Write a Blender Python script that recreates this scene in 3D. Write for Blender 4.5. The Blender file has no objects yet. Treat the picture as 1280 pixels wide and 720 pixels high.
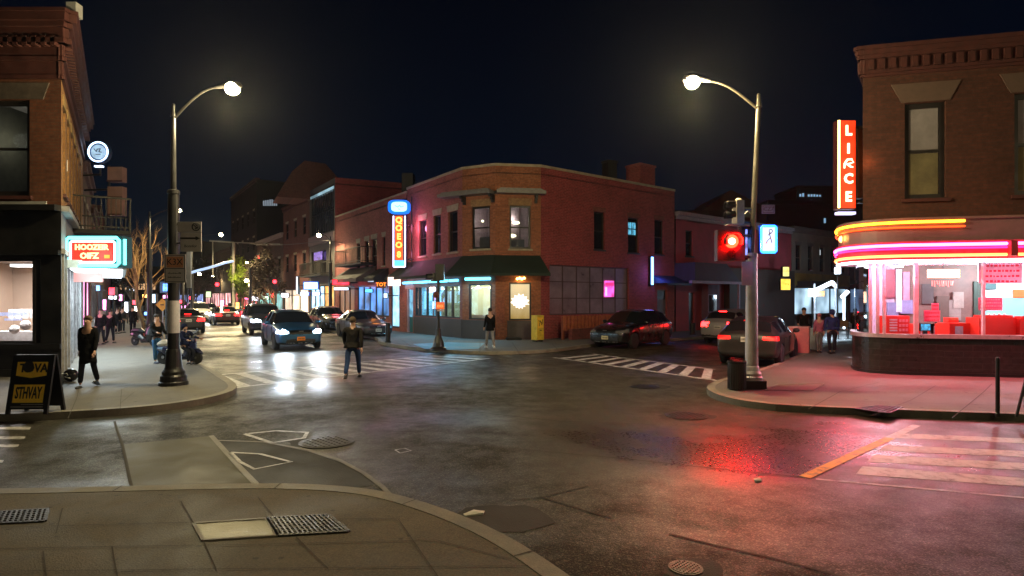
import bpy, bmesh, math, random
from mathutils import Vector, Matrix, noise
random.seed(11)
sc = bpy.context.scene
C = sc.collection
R = math.radians
PI = math.pi
CAMH, F, HOR = 2.05, 750.0, 373.0

# ---------------------------------------------------------------- camera, sky, exposure
cd = bpy.data.cameras.new('camera')
cam = bpy.data.objects.new('camera', cd); C.objects.link(cam)
cd.sensor_width = 36; cd.lens = 36 * F / 1280; cd.clip_start = 0.1; cd.clip_end = 3000
cd.shift_y = 13 / 1280
cam.location = (0, 0, CAMH); cam.rotation_euler = (R(90), 0, 0)
sc.camera = cam
w = bpy.data.worlds.new('World'); sc.world = w; w.use_nodes = True
nt = w.node_tree; bg = nt.nodes['Background']
tc = nt.nodes.new('ShaderNodeTexCoord'); sp = nt.nodes.new('ShaderNodeSeparateXYZ'); cr = nt.nodes.new('ShaderNodeValToRGB')
nt.links.new(tc.outputs['Generated'], sp.inputs[0]); nt.links.new(sp.outputs['Z'], cr.inputs[0])
nt.links.new(cr.outputs[0], bg.inputs[0])
cr.color_ramp.elements[0].position = 0.0; cr.color_ramp.elements[0].color = (0.0028, 0.0068, 0.0125, 1)
cr.color_ramp.elements[1].position = 0.55; cr.color_ramp.elements[1].color = (0.0003, 0.0006, 0.0024, 1)
e = cr.color_ramp.elements.new(0.22); e.color = (0.0010, 0.0028, 0.0078, 1)
bg.inputs[1].default_value = 1.0
sc.view_settings.view_transform = 'Standard'; sc.view_settings.look = 'None'
sc.view_settings.exposure = 0.0; sc.view_settings.gamma = 1.0
sc.cycles.use_denoising = True
sc.cycles.max_bounces = 6; sc.cycles.diffuse_bounces = 3; sc.cycles.glossy_bounces = 4
sc.cycles.transmission_bounces = 6; sc.cycles.transparent_max_bounces = 12
sc.cycles.sample_clamp_indirect = 4.0
sc.cycles.caustics_reflective = False; sc.cycles.caustics_refractive = False

# ---------------------------------------------------------------- helpers
def at(px, py, z=0.0):
    Y = F * (CAMH - z) / (py - HOR)
    return Vector(((px - 640) / F * Y, Y, z))

def pz(py, Y):
    return CAMH + (HOR - py) / F * Y

def px_x(px, Y):
    return (px - 640) / F * Y

def W(o):
    if o is None: return Matrix()
    b = o.matrix_basis.copy()
    return (W(o.parent) @ o.matrix_parent_inverse @ b) if o.parent else b

def adopt(o, parent):
    if parent is not None:
        o.parent = parent
        o.matrix_parent_inverse = W(parent).inverted()
    return o

def tag(o, label=None, cat=None, group=None, kind=None):
    if label: o['label'] = label
    if cat: o['category'] = cat
    if group: o['group'] = group
    if kind: o['kind'] = kind
    return o

def empty(name, loc=(0, 0, 0), rz=0.0, label=None, cat=None, group=None):
    o = bpy.data.objects.new(name, None); C.objects.link(o)
    o.empty_display_size = 0.2
    o.location = loc; o.rotation_euler = (0, 0, rz)
    return tag(o, label, cat, group)

def copy_tree(o, parent=None):
    c = o.copy(); C.objects.link(c)
    if parent is not None:
        c.parent = parent
    for ch in [x for x in C.objects if x.parent == o]:
        copy_tree(ch, c)
    return c

class MB:
    def __init__(s, T=None):
        s.bm = bmesh.new(); s.uv = s.bm.loops.layers.uv.new('UVMap'); s.T = T.copy() if T else Matrix()
    def v(s, p): return s.bm.verts.new(s.T @ Vector(p))
    def face(s, pts, uvs=None):
        vs = [s.v(p) for p in pts]
        try: f = s.bm.faces.new(vs)
        except ValueError: return None
        if uvs:
            for l, q in zip(f.loops, uvs): l[s.uv].uv = q
        return f
    def box(s, x0, x1, y0, y1, z0, z1):
        P = [(x0,y0,z0),(x1,y0,z0),(x1,y1,z0),(x0,y1,z0),(x0,y0,z1),(x1,y0,z1),(x1,y1,z1),(x0,y1,z1)]
        for idx in ((0,1,5,4),(1,2,6,5),(2,3,7,6),(3,0,4,7),(4,5,6,7),(3,2,1,0)):
            q = [P[i] for i in idx]
            if idx in ((0,1,5,4),(2,3,7,6)): uv = [(p[0], p[2]) for p in q]
            elif idx in ((1,2,6,5),(3,0,4,7)): uv = [(p[1], p[2]) for p in q]
            else: uv = [(p[0], p[1]) for p in q]
            s.face(q, uv)
        return s
    def cbox(s, c, size, M=None):
        old = s.T
        s.T = s.T @ Matrix.Translation(c) @ (M.to_4x4() if M else Matrix())
        a, b, d = [x / 2 for x in size]; s.box(-a, a, -b, b, -d, d); s.T = old
        return s
    def prism(s, poly, z0, z1):
        n = len(poly)
        s.face([(p[0], p[1], z1) for p in poly], [(p[0], p[1]) for p in poly])
        s.face([(p[0], p[1], z0) for p in reversed(poly)], [(p[0], p[1]) for p in reversed(poly)])
        acc = 0
        for i in range(n):
            a, b = poly[i], poly[(i + 1) % n]
            L = math.hypot(b[0]-a[0], b[1]-a[1])
            s.face([(a[0],a[1],z0),(b[0],b[1],z0),(b[0],b[1],z1),(a[0],a[1],z1)], [(acc,z0),(acc+L,z0),(acc+L,z1),(acc,z1)])
            acc += L
        return s
    def extr(s, poly, y0, y1):      # polygon in x,z extruded along y
        n = len(poly)
        s.face([(p[0], y0, p[1]) for p in poly], [(p[0], p[1]) for p in poly])
        s.face([(p[0], y1, p[1]) for p in reversed(poly)], [(p[0], p[1]) for p in reversed(poly)])
        for i in range(n):
            a, b = poly[i], poly[(i + 1) % n]
            s.face([(a[0],y1,a[1]),(b[0],y1,b[1]),(b[0],y0,b[1]),(a[0],y0,a[1])], [(a[0],a[1]),(b[0],b[1]),(b[0],b[1]),(a[0],a[1])])
        return s
    def tube(s, pts, r, n=8, caps=True):
        pts = [Vector(p) for p in pts]; m = len(pts)
        rs = r if isinstance(r, (list, tuple)) else [r] * m
        rings = []; up = None
        for i, p in enumerate(pts):
            t = (pts[min(i+1, m-1)] - pts[max(i-1, 0)])
            if t.length < 1e-9: t = Vector((0,0,1))
            t.normalize()
            if up is None:
                up = Vector((0,0,1)) if abs(t.z) < 0.9 else Vector((1,0,0))
            a = t.cross(up)
            if a.length < 1e-6: a = t.orthogonal()
            a.normalize(); b = a.cross(t).normalized(); up = b
            rings.append([s.v(p + (a * math.cos(2*PI*k/n) + b * math.sin(2*PI*k/n)) * rs[i]) for k in range(n)])
        for i in range(m - 1):
            for k in range(n):
                try: s.bm.faces.new((rings[i][k], rings[i][(k+1)%n], rings[i+1][(k+1)%n], rings[i+1][k]))
                except ValueError: pass
        if caps:
            for q in (rings[0], rings[-1]):
                try: s.bm.faces.new(q)
                except ValueError: pass
        return s
    def lathe(s, prof, c=(0,0,0), n=16):
        rings = []
        for r, z in prof:
            rings.append([s.v((c[0]+r*math.cos(2*PI*k/n), c[1]+r*math.sin(2*PI*k/n), c[2]+z)) for k in range(n)])
        for i in range(len(rings)-1):
            for k in range(n):
                s.bm.faces.new((rings[i][k], rings[i][(k+1)%n], rings[i+1][(k+1)%n], rings[i+1][k]))
        s.bm.faces.new(list(reversed(rings[0]))); s.bm.faces.new(rings[-1])
        return s
    def ball(s, c, r, n=12, m=8):
        r = (r, r, r) if not isinstance(r, (tuple, list)) else r
        rows = []
        for j in range(1, m):
            t = PI * j / m
            rows.append([s.v((c[0]+r[0]*math.sin(t)*math.cos(2*PI*k/n), c[1]+r[1]*math.sin(t)*math.sin(2*PI*k/n), c[2]-r[2]*math.cos(t))) for k in range(n)])
        a = s.v((c[0], c[1], c[2]-r[2])); b = s.v((c[0], c[1], c[2]+r[2]))
        for k in range(n):
            s.bm.faces.new((a, rows[0][(k+1)%n], rows[0][k])); s.bm.faces.new((b, rows[-1][k], rows[-1][(k+1)%n]))
            for j in range(len(rows)-1):
                s.bm.faces.new((rows[j][k], rows[j][(k+1)%n], rows[j+1][(k+1)%n], rows[j+1][k]))
        return s
    def rod(s, a, b, r, n=8): return s.tube([a, b], r, n)
    def add_mesh(s, me):
        s.bm.from_mesh(me); return s
    def build(s, name, m, parent=None, smooth=False, bevel=0.0, recalc=True):
        if recalc: bmesh.ops.recalc_face_normals(s.bm, faces=s.bm.faces)
        me = bpy.data.meshes.new(name)
        off = Vector((0,0,0))
        if parent is None and len(s.bm.verts):
            xs = [v.co.x for v in s.bm.verts]; ys = [v.co.y for v in s.bm.verts]; zs = [v.co.z for v in s.bm.verts]
            off = Vector(((min(xs)+max(xs))/2, (min(ys)+max(ys))/2, min(zs)))
            for v in s.bm.verts: v.co -= off
        if smooth:
            for f in s.bm.faces: f.smooth = True
        s.bm.to_mesh(me); s.bm.free()
        if m is not None: me.materials.append(m)
        o = bpy.data.objects.new(name, me); C.objects.link(o)
        o.location = off
        if bevel:
            b = o.modifiers.new('bevel', 'BEVEL'); b.width = bevel; b.segments = 2; b.limit_method = 'ANGLE'
        return adopt(o, parent)

# ---------------------------------------------------------------- materials
MATS = {}
def nodes_of(name):
    m = bpy.data.materials.new(name); m.use_nodes = True
    nt = m.node_tree; p = nt.nodes['Principled BSDF']
    return m, nt, p

def mat(name, col, rough=0.6, metal=0.0, var=0.25, scale=6.0, bump=0.0, coat=0.0, spec=0.5, rvar=0.1, coords='Object', bscale=None):
    """noise-varied painted/metal/stone surface"""
    if name in MATS: return MATS[name]
    m, nt, p = nodes_of(name)
    tc = nt.nodes.new('ShaderNodeTexCoord'); n1 = nt.nodes.new('ShaderNodeTexNoise')
    n1.inputs['Scale'].default_value = scale; n1.inputs['Detail'].default_value = 6; n1.inputs['Roughness'].default_value = 0.65
    nt.links.new(tc.outputs[coords], n1.inputs['Vector'])
    r = nt.nodes.new('ShaderNodeMapRange'); r.inputs[1].default_value = 0.3; r.inputs[2].default_value = 0.7
    r.inputs[3].default_value = 1 - var; r.inputs[4].default_value = 1 + var * 0.6
    nt.links.new(n1.outputs['Fac'], r.inputs[0])
    mx = nt.nodes.new('ShaderNodeVectorMath'); mx.operation = 'SCALE'; mx.inputs[0].default_value = col[:3]
    nt.links.new(r.outputs[0], mx.inputs['Scale']); nt.links.new(mx.outputs[0], p.inputs['Base Color'])
    r2 = nt.nodes.new('ShaderNodeMapRange'); r2.inputs[1].default_value = 0.3; r2.inputs[2].default_value = 0.7
    r2.inputs[3].default_value = max(0.02, rough - rvar); r2.inputs[4].default_value = min(1, rough + rvar)
    nt.links.new(n1.outputs['Fac'], r2.inputs[0]); nt.links.new(r2.outputs[0], p.inputs['Roughness'])
    p.inputs['Metallic'].default_value = metal; p.inputs['Specular IOR Level'].default_value = spec
    p.inputs['Coat Weight'].default_value = coat; p.inputs['Coat Roughness'].default_value = 0.05
    if bump:
        n2 = nt.nodes.new('ShaderNodeTexNoise'); n2.inputs['Scale'].default_value = bscale or scale * 8; n2.inputs['Detail'].default_value = 4
        nt.links.new(tc.outputs[coords], n2.inputs['Vector'])
        b = nt.nodes.new('ShaderNodeBump'); b.inputs['Strength'].default_value = bump; b.inputs['Distance'].default_value = 0.01
        nt.links.new(n2.outputs['Fac'], b.inputs['Height']); nt.links.new(b.outputs[0], p.inputs['Normal'])
    MATS[name] = m
    return m

def emis(name, col, strength, var=0.0, scale=4.0):
    if name in MATS: return MATS[name]
    m, nt, p = nodes_of(name)
    p.inputs['Base Color'].default_value = (col[0]*.5, col[1]*.5, col[2]*.5, 1); p.inputs['Roughness'].default_value = 0.4
    p.inputs['Emission Color'].default_value = (*col[:3], 1); p.inputs['Emission Strength'].default_value = strength
    if var:
        tc = nt.nodes.new('ShaderNodeTexCoord'); n1 = nt.nodes.new('ShaderNodeTexNoise'); n1.inputs['Scale'].default_value = scale
        nt.links.new(tc.outputs['Object'], n1.inputs['Vector'])
        r = nt.nodes.new('ShaderNodeMapRange'); r.inputs[1].default_value = 0.35; r.inputs[2].default_value = 0.65
        r.inputs[3].default_value = strength * (1 - var); r.inputs[4].default_value = strength * (1 + var)
        nt.links.new(n1.outputs['Fac'], r.inputs[0]); nt.links.new(r.outputs[0], p.inputs['Emission Strength'])
    MATS[name] = m
    return m

def brick(name, c1, c2, mortar, sc_=1.0, bump=0.5, stain=0.35):
    if name in MATS: return MATS[name]
    m, nt, p = nodes_of(name)
    tc = nt.nodes.new('ShaderNodeTexCoord'); bt = nt.nodes.new('ShaderNodeTexBrick')
    bt.inputs['Scale'].default_value = 1.0; bt.inputs['Brick Width'].default_value = 0.215 * sc_; bt.inputs['Row Height'].default_value = 0.078 * sc_
    bt.inputs['Mortar Size'].default_value = 0.006 * sc_; bt.inputs['Mortar Smooth'].default_value = 0.2; bt.inputs['Bias'].default_value = -0.1
    bt.inputs['Color1'].default_value = (*c1, 1); bt.inputs['Color2'].default_value = (*c2, 1); bt.inputs['Mortar'].default_value = (*mortar, 1)
    nt.links.new(tc.outputs['UV'], bt.inputs['Vector'])
    n1 = nt.nodes.new('ShaderNodeTexNoise'); n1.inputs['Scale'].default_value = 0.7; n1.inputs['Detail'].default_value = 8; n1.inputs['Roughness'].default_value = .7
    nt.links.new(tc.outputs['UV'], n1.inputs['Vector'])
    n3 = nt.nodes.new('ShaderNodeTexNoise'); n3.inputs['Scale'].default_value = 9; n3.inputs['Detail'].default_value = 3
    nt.links.new(tc.outputs['UV'], n3.inputs['Vector'])
    ad = nt.nodes.new('ShaderNodeMath'); ad.operation = 'ADD'
    nt.links.new(n1.outputs['Fac'], ad.inputs[0]); nt.links.new(n3.outputs['Fac'], ad.inputs[1])
    r = nt.nodes.new('ShaderNodeMapRange'); r.inputs[1].default_value = 0.7; r.inputs[2].default_value = 1.3
    r.inputs[3].default_value = 1 - stain; r.inputs[4].default_value = 1 + stain * .7
    nt.links.new(ad.outputs[0], r.inputs[0])
    mx = nt.nodes.new('ShaderNodeVectorMath'); mx.operation = 'SCALE'
    nt.links.new(bt.outputs['Color'], mx.inputs[0]); nt.links.new(r.outputs[0], mx.inputs['Scale'])
    nt.links.new(mx.outputs[0], p.inputs['Base Color'])
    p.inputs['Roughness'].default_value = 0.85
    b = nt.nodes.new('ShaderNodeBump'); b.inputs['Strength'].default_value = bump; b.inputs['Distance'].default_value = 0.012; b.invert = True
    nt.links.new(bt.outputs['Fac'], b.inputs['Height']); nt.links.new(b.outputs[0], p.inputs['Normal'])
    MATS[name] = m
    return m

def wet(name, dry, wetc, r_dry, r_wet, scale=0.25, lo=0.42, hi=0.6, grain=0.35, bump=0.25, coat=0.0, bdist=.006, gum=0):
    """asphalt / concrete with damp patches: colour and gloss follow the same stains"""
    if name in MATS: return MATS[name]
    m, nt, p = nodes_of(name)
    tc = nt.nodes.new('ShaderNodeTexCoord')
    n1 = nt.nodes.new('ShaderNodeTexNoise'); n1.inputs['Scale'].default_value = scale; n1.inputs['Detail'].default_value = 7; n1.inputs['Roughness'].default_value = .62
    n1.inputs['Distortion'].default_value = 0.6
    nt.links.new(tc.outputs['Object'], n1.inputs['Vector'])
    r = nt.nodes.new('ShaderNodeMapRange'); r.inputs[1].default_value = lo; r.inputs[2].default_value = hi
    nt.links.new(n1.outputs['Fac'], r.inputs[0])
    mx = nt.nodes.new('ShaderNodeMix'); mx.data_type = 'RGBA'
    mx.inputs['A'].default_value = (*dry, 1); mx.inputs['B'].default_value = (*wetc, 1)
    nt.links.new(r.outputs[0], mx.inputs['Factor'])
    g = nt.nodes.new('ShaderNodeTexNoise'); g.inputs['Scale'].default_value = 60; g.inputs['Detail'].default_value = 3; g.inputs['Roughness'].default_value = .8
    nt.links.new(tc.outputs['Object'], g.inputs['Vector'])
    g2 = nt.nodes.new('ShaderNodeTexNoise'); g2.inputs['Scale'].default_value = 1.7; g2.inputs['Detail'].default_value = 6; g2.inputs['Roughness'].default_value = .75
    nt.links.new(tc.outputs['Object'], g2.inputs['Vector'])
    ad = nt.nodes.new('ShaderNodeMath'); ad.operation = 'ADD'
    nt.links.new(g.outputs['Fac'], ad.inputs[0]); nt.links.new(g2.outputs['Fac'], ad.inputs[1])
    gr = nt.nodes.new('ShaderNodeMapRange'); gr.inputs[1].default_value = .7; gr.inputs[2].default_value = 1.3
    gr.inputs[3].default_value = 1 - grain; gr.inputs[4].default_value = 1 + grain
    nt.links.new(ad.outputs[0], gr.inputs[0])
    s = nt.nodes.new('ShaderNodeVectorMath'); s.operation = 'SCALE'
    nt.links.new(mx.outputs['Result'], s.inputs[0]); nt.links.new(gr.outputs[0], s.inputs['Scale']); nt.links.new(s.outputs[0], p.inputs['Base Color'])
    if gum:
        vg = nt.nodes.new('ShaderNodeTexVoronoi'); vg.inputs['Scale'].default_value = gum; nt.links.new(tc.outputs['Object'], vg.inputs['Vector'])
        gm = nt.nodes.new('ShaderNodeMapRange'); gm.inputs[1].default_value = .09; gm.inputs[2].default_value = .13; gm.inputs[3].default_value = .45; gm.inputs[4].default_value = 1; nt.links.new(vg.outputs['Distance'], gm.inputs[0])
        s4 = nt.nodes.new('ShaderNodeVectorMath'); s4.operation = 'SCALE'; nt.links.new(s.outputs[0], s4.inputs[0]); nt.links.new(gm.outputs[0], s4.inputs['Scale']); nt.links.new(s4.outputs[0], p.inputs['Base Color'])
    rr = nt.nodes.new('ShaderNodeMapRange'); rr.inputs[3].default_value = r_dry; rr.inputs[4].default_value = r_wet
    nt.links.new(r.outputs[0], rr.inputs[0]);
    ra = nt.nodes.new('ShaderNodeMath'); ra.operation = 'MULTIPLY_ADD'; ra.inputs[1].default_value = 0.28
    sb = nt.nodes.new('ShaderNodeMath'); sb.operation = 'SUBTRACT'; sb.inputs[1].default_value = 0.5
    nt.links.new(g2.outputs['Fac'], sb.inputs[0]); nt.links.new(sb.outputs[0], ra.inputs[0]); nt.links.new(rr.outputs[0], ra.inputs[2])
    nt.links.new(ra.outputs[0], p.inputs['Roughness'])
    b = nt.nodes.new('ShaderNodeBump'); b.inputs['Strength'].default_value = bump; b.inputs['Distance'].default_value = bdist
    vo = nt.nodes.new('ShaderNodeTexVoronoi'); vo.inputs['Scale'].default_value = 75
    nt.links.new(tc.outputs['Object'], vo.inputs['Vector'])
    nt.links.new(vo.outputs['Distance'], b.inputs['Height']); nt.links.new(b.outputs[0], p.inputs['Normal'])
    p.inputs['Specular IOR Level'].default_value = 0.5
    if coat:
        cw = nt.nodes.new('ShaderNodeMath'); cw.operation = 'MULTIPLY'; cw.inputs[1].default_value = coat
        nt.links.new(r.outputs[0], cw.inputs[0]); nt.links.new(cw.outputs[0], p.inputs['Coat Weight'])
        p.inputs['Coat Roughness'].default_value = 0.22
    MATS[name] = m
    return m

def glass(name, tint=(0.9, 0.95, 1.0), refl=0.12, rough=0.02):
    """thin window glass: mostly see-through, some mirror"""
    if name in MATS: return MATS[name]
    m = bpy.data.materials.new(name); m.use_nodes = True; nt = m.node_tree; nt.nodes.clear()
    o = nt.nodes.new('ShaderNodeOutputMaterial'); t = nt.nodes.new('ShaderNodeBsdfTransparent'); g = nt.nodes.new('ShaderNodeBsdfGlossy')
    t.inputs[0].default_value = (*tint, 1); g.inputs['Roughness'].default_value = rough; g.inputs[0].default_value = (1, 1, 1, 1)
    fr = nt.nodes.new('ShaderNodeLayerWeight'); fr.inputs[0].default_value = 0.25
    ml = nt.nodes.new('ShaderNodeMath'); ml.operation = 'MULTIPLY_ADD'; ml.inputs[1].default_value = 0.6; ml.inputs[2].default_value = refl * .4
    nt.links.new(fr.outputs['Fresnel'], ml.inputs[0])
    mx = nt.nodes.new('ShaderNodeMixShader'); nt.links.new(ml.outputs[0], mx.inputs[0]); nt.links.new(t.outputs[0], mx.inputs[1]); nt.links.new(g.outputs[0], mx.inputs[2])
    nt.links.new(mx.outputs[0], o.inputs[0])
    MATS[name] = m
    return m

def asphalt(name, dark, light, stone, r_hi, r_lo, wet_lo=.44, wet_hi=.60):
    m, nt, p = nodes_of(name); L = nt.links.new
    tc = nt.nodes.new('ShaderNodeTexCoord').outputs['Object']
    def noise_(sc_, det, ro, dist=0):
        n = nt.nodes.new('ShaderNodeTexNoise'); n.inputs['Scale'].default_value = sc_; n.inputs['Detail'].default_value = det; n.inputs['Roughness'].default_value = ro; n.inputs['Distortion'].default_value = dist
        L(tc, n.inputs['Vector']); return n.outputs['Fac']
    def mr(src, a, b, c, d):
        n = nt.nodes.new('ShaderNodeMapRange'); n.inputs[1].default_value = a; n.inputs[2].default_value = b; n.inputs[3].default_value = c; n.inputs[4].default_value = d
        L(src, n.inputs[0]); return n.outputs[0]
    def mth(op, a, b):
        n = nt.nodes.new('ShaderNodeMath'); n.operation = op
        for k, x in enumerate((a, b)):
            if isinstance(x, (int, float)): n.inputs[k].default_value = x
            else: L(x, n.inputs[k])
        return n.outputs[0]
    geo = nt.nodes.new('ShaderNodeNewGeometry').outputs['Position']
    big = noise_(.22, 5, .55, .8); mid = noise_(1.6, 8, .72); fine = noise_(22, 4, .75)
    base_ = mth('ADD', mth('MULTIPLY', big, .6), mth('MULTIPLY', mid, .4))
    for (cx_, cy_, rad_, amt_) in ((3.0, 8.2, 3.4, .17), (5.6, 7.8, 3.0, .07), (-6.0, 16.5, 6.0, .10), (1.0, 10.5, 4.0, .04)):   # wetness added where reflections of signal and shops should show
        vd = nt.nodes.new('ShaderNodeVectorMath'); vd.operation = 'DISTANCE'; L(geo, vd.inputs[0]); vd.inputs[1].default_value = (cx_, cy_, 0)
        base_ = mth('ADD', base_, mr(vd.outputs['Value'], 0, rad_, amt_, 0))
    wetm = mr(base_, wet_lo, wet_hi, 0, 1)
    mx = nt.nodes.new('ShaderNodeMix'); mx.data_type = 'RGBA'; mx.inputs['A'].default_value = (*light, 1); mx.inputs['B'].default_value = (*dark, 1); L(wetm, mx.inputs['Factor'])
    vo = nt.nodes.new('ShaderNodeTexVoronoi'); vo.inputs['Scale'].default_value = 85; L(tc, vo.inputs['Vector'])
    sp_ = nt.nodes.new('ShaderNodeSeparateColor'); L(vo.outputs['Color'], sp_.inputs[0])
    st = mr(sp_.outputs[0], .74, .80, 0, .8)
    m2 = nt.nodes.new('ShaderNodeMix'); m2.data_type = 'RGBA'; L(mx.outputs['Result'], m2.inputs['A']); m2.inputs['B'].default_value = (*stone, 1); L(st, m2.inputs['Factor'])
    v = mth('MULTIPLY', mr(fine, .35, .65, .35, 1.7), mr(mid, .35, .65, .72, 1.28))
    sc2 = nt.nodes.new('ShaderNodeVectorMath'); sc2.operation = 'SCALE'; L(m2.outputs['Result'], sc2.inputs[0]); L(v, sc2.inputs['Scale']); L(sc2.outputs[0], p.inputs['Base Color'])
    rr = mth('ADD', mr(wetm, 0, 1, r_hi, r_lo), mr(fine, .3, .7, -.07, .10)); L(rr, p.inputs['Roughness'])
    h = mth('ADD', mth('MULTIPLY', vo.outputs['Distance'], -.5), mth('MULTIPLY', fine, .6))
    b = nt.nodes.new('ShaderNodeBump'); b.inputs['Distance'].default_value = .010; L(mr(wetm, 0, 1, .75, .32), b.inputs['Strength'])
    L(h, b.inputs['Height']); L(b.outputs[0], p.inputs['Normal'])
    L(mr(wetm, 0, 1, .09, .75), p.inputs['Specular IOR Level'])
    return m
M_asphalt = asphalt('wet asphalt', (.0095,.0085,.0062), (.024,.021,.014), (.10,.092,.07), .64, .26, .41, .66)
M_patch = wet('dark asphalt patch', (0.010, 0.0085, 0.006), (0.006, 0.005, 0.004), 0.85, 0.68, 0.5, .4, .6, .4, .35)
M_patch2 = wet('light asphalt patch', (0.085, 0.08, 0.066), (0.055, 0.052, 0.045), 0.7, 0.5, 0.5, .4, .6, .3, .3)
M_walk = wet('concrete pavement', (0.125, 0.118, 0.10), (0.085, 0.08, 0.068), 0.85, 0.62, 0.35, .4, .65, .4, .25, gum=3.5)
M_walkn = wet('brown near pavement', (0.100, 0.079, 0.050), (0.070, 0.055, 0.036), 0.85, 0.65, 0.8, .4, .65, .6, .35, gum=5.0)
M_slab = wet('old concrete slab', (0.085, 0.078, 0.050), (0.05, 0.046, 0.03), 0.8, 0.55, 0.8, .4, .65, .3, .15)
M_kerb = wet('kerb stone', (0.22, 0.20, 0.155), (0.13, 0.115, 0.09), 0.8, 0.55, 1.2, .4, .6, .3, .2)
M_joint = mat('pavement joint', (0.045, 0.038, 0.026), .9)
M_seal = wet('crack sealant', (0.20, 0.185, 0.15), (0.10, 0.09, 0.075), .7, .5, 3.0, .35, .6, .5, .2)
def worn_paint(name, col, dim=1):
    m, nt, p = nodes_of(name)
    tc = nt.nodes.new('ShaderNodeTexCoord'); n1 = nt.nodes.new('ShaderNodeTexNoise'); n1.inputs['Scale'].default_value = 5; n1.inputs['Detail'].default_value = 9; n1.inputs['Roughness'].default_value = .8
    nt.links.new(tc.outputs['Object'], n1.inputs['Vector'])
    r = nt.nodes.new('ShaderNodeMapRange'); r.inputs[1].default_value = .36; r.inputs[2].default_value = .52
    nt.links.new(n1.outputs['Fac'], r.inputs[0])
    mx = nt.nodes.new('ShaderNodeMix'); mx.data_type = 'RGBA'; mx.inputs['A'].default_value = (0.045, 0.042, 0.036, 1); mx.inputs['B'].default_value = (*col, 1)
    nt.links.new(r.outputs[0], mx.inputs['Factor']); nt.links.new(mx.outputs['Result'], p.inputs['Base Color'])
    p.inputs['Roughness'].default_value = .5; p.inputs['Specular IOR Level'].default_value = .5
    return m
M_white = worn_paint('worn white road paint', (0.52, 0.51, 0.51))
M_yellow = worn_paint('worn yellow road paint', (0.85, 0.40, 0.015))
M_iron = mat('cast iron', (0.05, 0.048, 0.045), .45, .8, .4, 8, .5)
M_black = mat('black paint', (0.012, 0.012, 0.013), .38, 0, .3, 3)
M_blackm = mat('matt black', (0.010, 0.010, 0.011), .75, 0, .3, 3)
M_frame = mat('dark window frame', (0.016, 0.013, 0.012), .45, 0, .3, 4)
M_galv = mat('galvanised steel', (0.34, 0.33, 0.31), .42, .7, .3, 9, .1)
M_alu = mat('brushed aluminium', (0.55, 0.55, 0.57), .32, .9, .15, 12)
M_concr = mat('painted concrete', (0.33, 0.32, 0.31), .8, 0, .3, 2, .2)
M_dglass = mat('dark window glass', (0.012, 0.014, 0.018), .08, 0, .4, 1.5, spec=.8, rvar=.04)
M_glass = glass('clear shop glass')
M_rub = mat('tyre rubber', (0.013, 0.013, 0.013), .8, 0, .3, 20, .3)

# ---------------------------------------------------------------- facades
class Fac:
    """wall plane; p0 is its left end and p1 its right end seen from outside. local x right, y into the wall, z up"""
    def __init__(s, p0, p1):
        s.p0 = Vector((p0[0], p0[1], 0)); s.p1 = Vector((p1[0], p1[1], 0))
        d = s.p1 - s.p0; s.L = d.length; s.u = d.normalized(); s.n = Vector((-s.u.y, s.u.x, 0))
        s.M = Matrix(((s.u.x, s.n.x, 0, s.p0.x), (s.u.y, s.n.y, 0, s.p0.y), (0, 0, 1, 0), (0, 0, 0, 1)))
    def fu(s, px):
        k = (px - 640) / F
        return (k * s.p0.y - s.p0.x) / (s.u.x - k * s.u.y)
    def fz(s, px, py):
        return pz(py, s.p0.y + s.fu(px) * s.u.y)
    def rect(s, x0, y0, x1, y1):
        xm = (x0 + x1) / 2
        return (s.fu(x0), s.fu(x1), s.fz(xm, y1), s.fz(xm, y0))
    def mb(s): return MB(s.M)
    def wall(s, mb, z0, z1, holes=(), depth=0.22, u0=None, u1=None):
        u0 = 0 if u0 is None else u0; u1 = s.L if u1 is None else u1
        us = sorted({u0, u1, *[min(max(h[i], u0), u1) for h in holes for i in (0, 1)]})
        zs = sorted({z0, z1, *[min(max(h[i], z0), z1) for h in holes for i in (2, 3)]})
        for a, b in zip(us, us[1:]):
            for c, d in zip(zs, zs[1:]):
                if b - a < 1e-5 or d - c < 1e-5: continue
                m, n = (a + b) / 2, (c + d) / 2
                if any(h[0] < m < h[1] and h[2] < n < h[3] for h in holes): continue
                mb.face([(a,0,c),(b,0,c),(b,0,d),(a,0,d)], [(a,c),(b,c),(b,d),(a,d)])
        for (a, b, c, d) in [h[:4] for h in holes]:
            y = depth
            mb.face([(a,0,c),(a,0,d),(a,y,d),(a,y,c)], [(0,c),(0,d),(y,d),(y,c)])
            mb.face([(b,0,d),(b,0,c),(b,y,c),(b,y,d)], [(0,d),(0,c),(y,c),(y,d)])
            mb.face([(a,0,d),(b,0,d),(b,y,d),(a,y,d)], [(a,0),(b,0),(b,y),(a,y)])
            mb.face([(b,0,c),(a,0,c),(a,y,c),(b,y,c)], [(b,0),(a,0),(a,y),(b,y)])
        return mb

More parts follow.
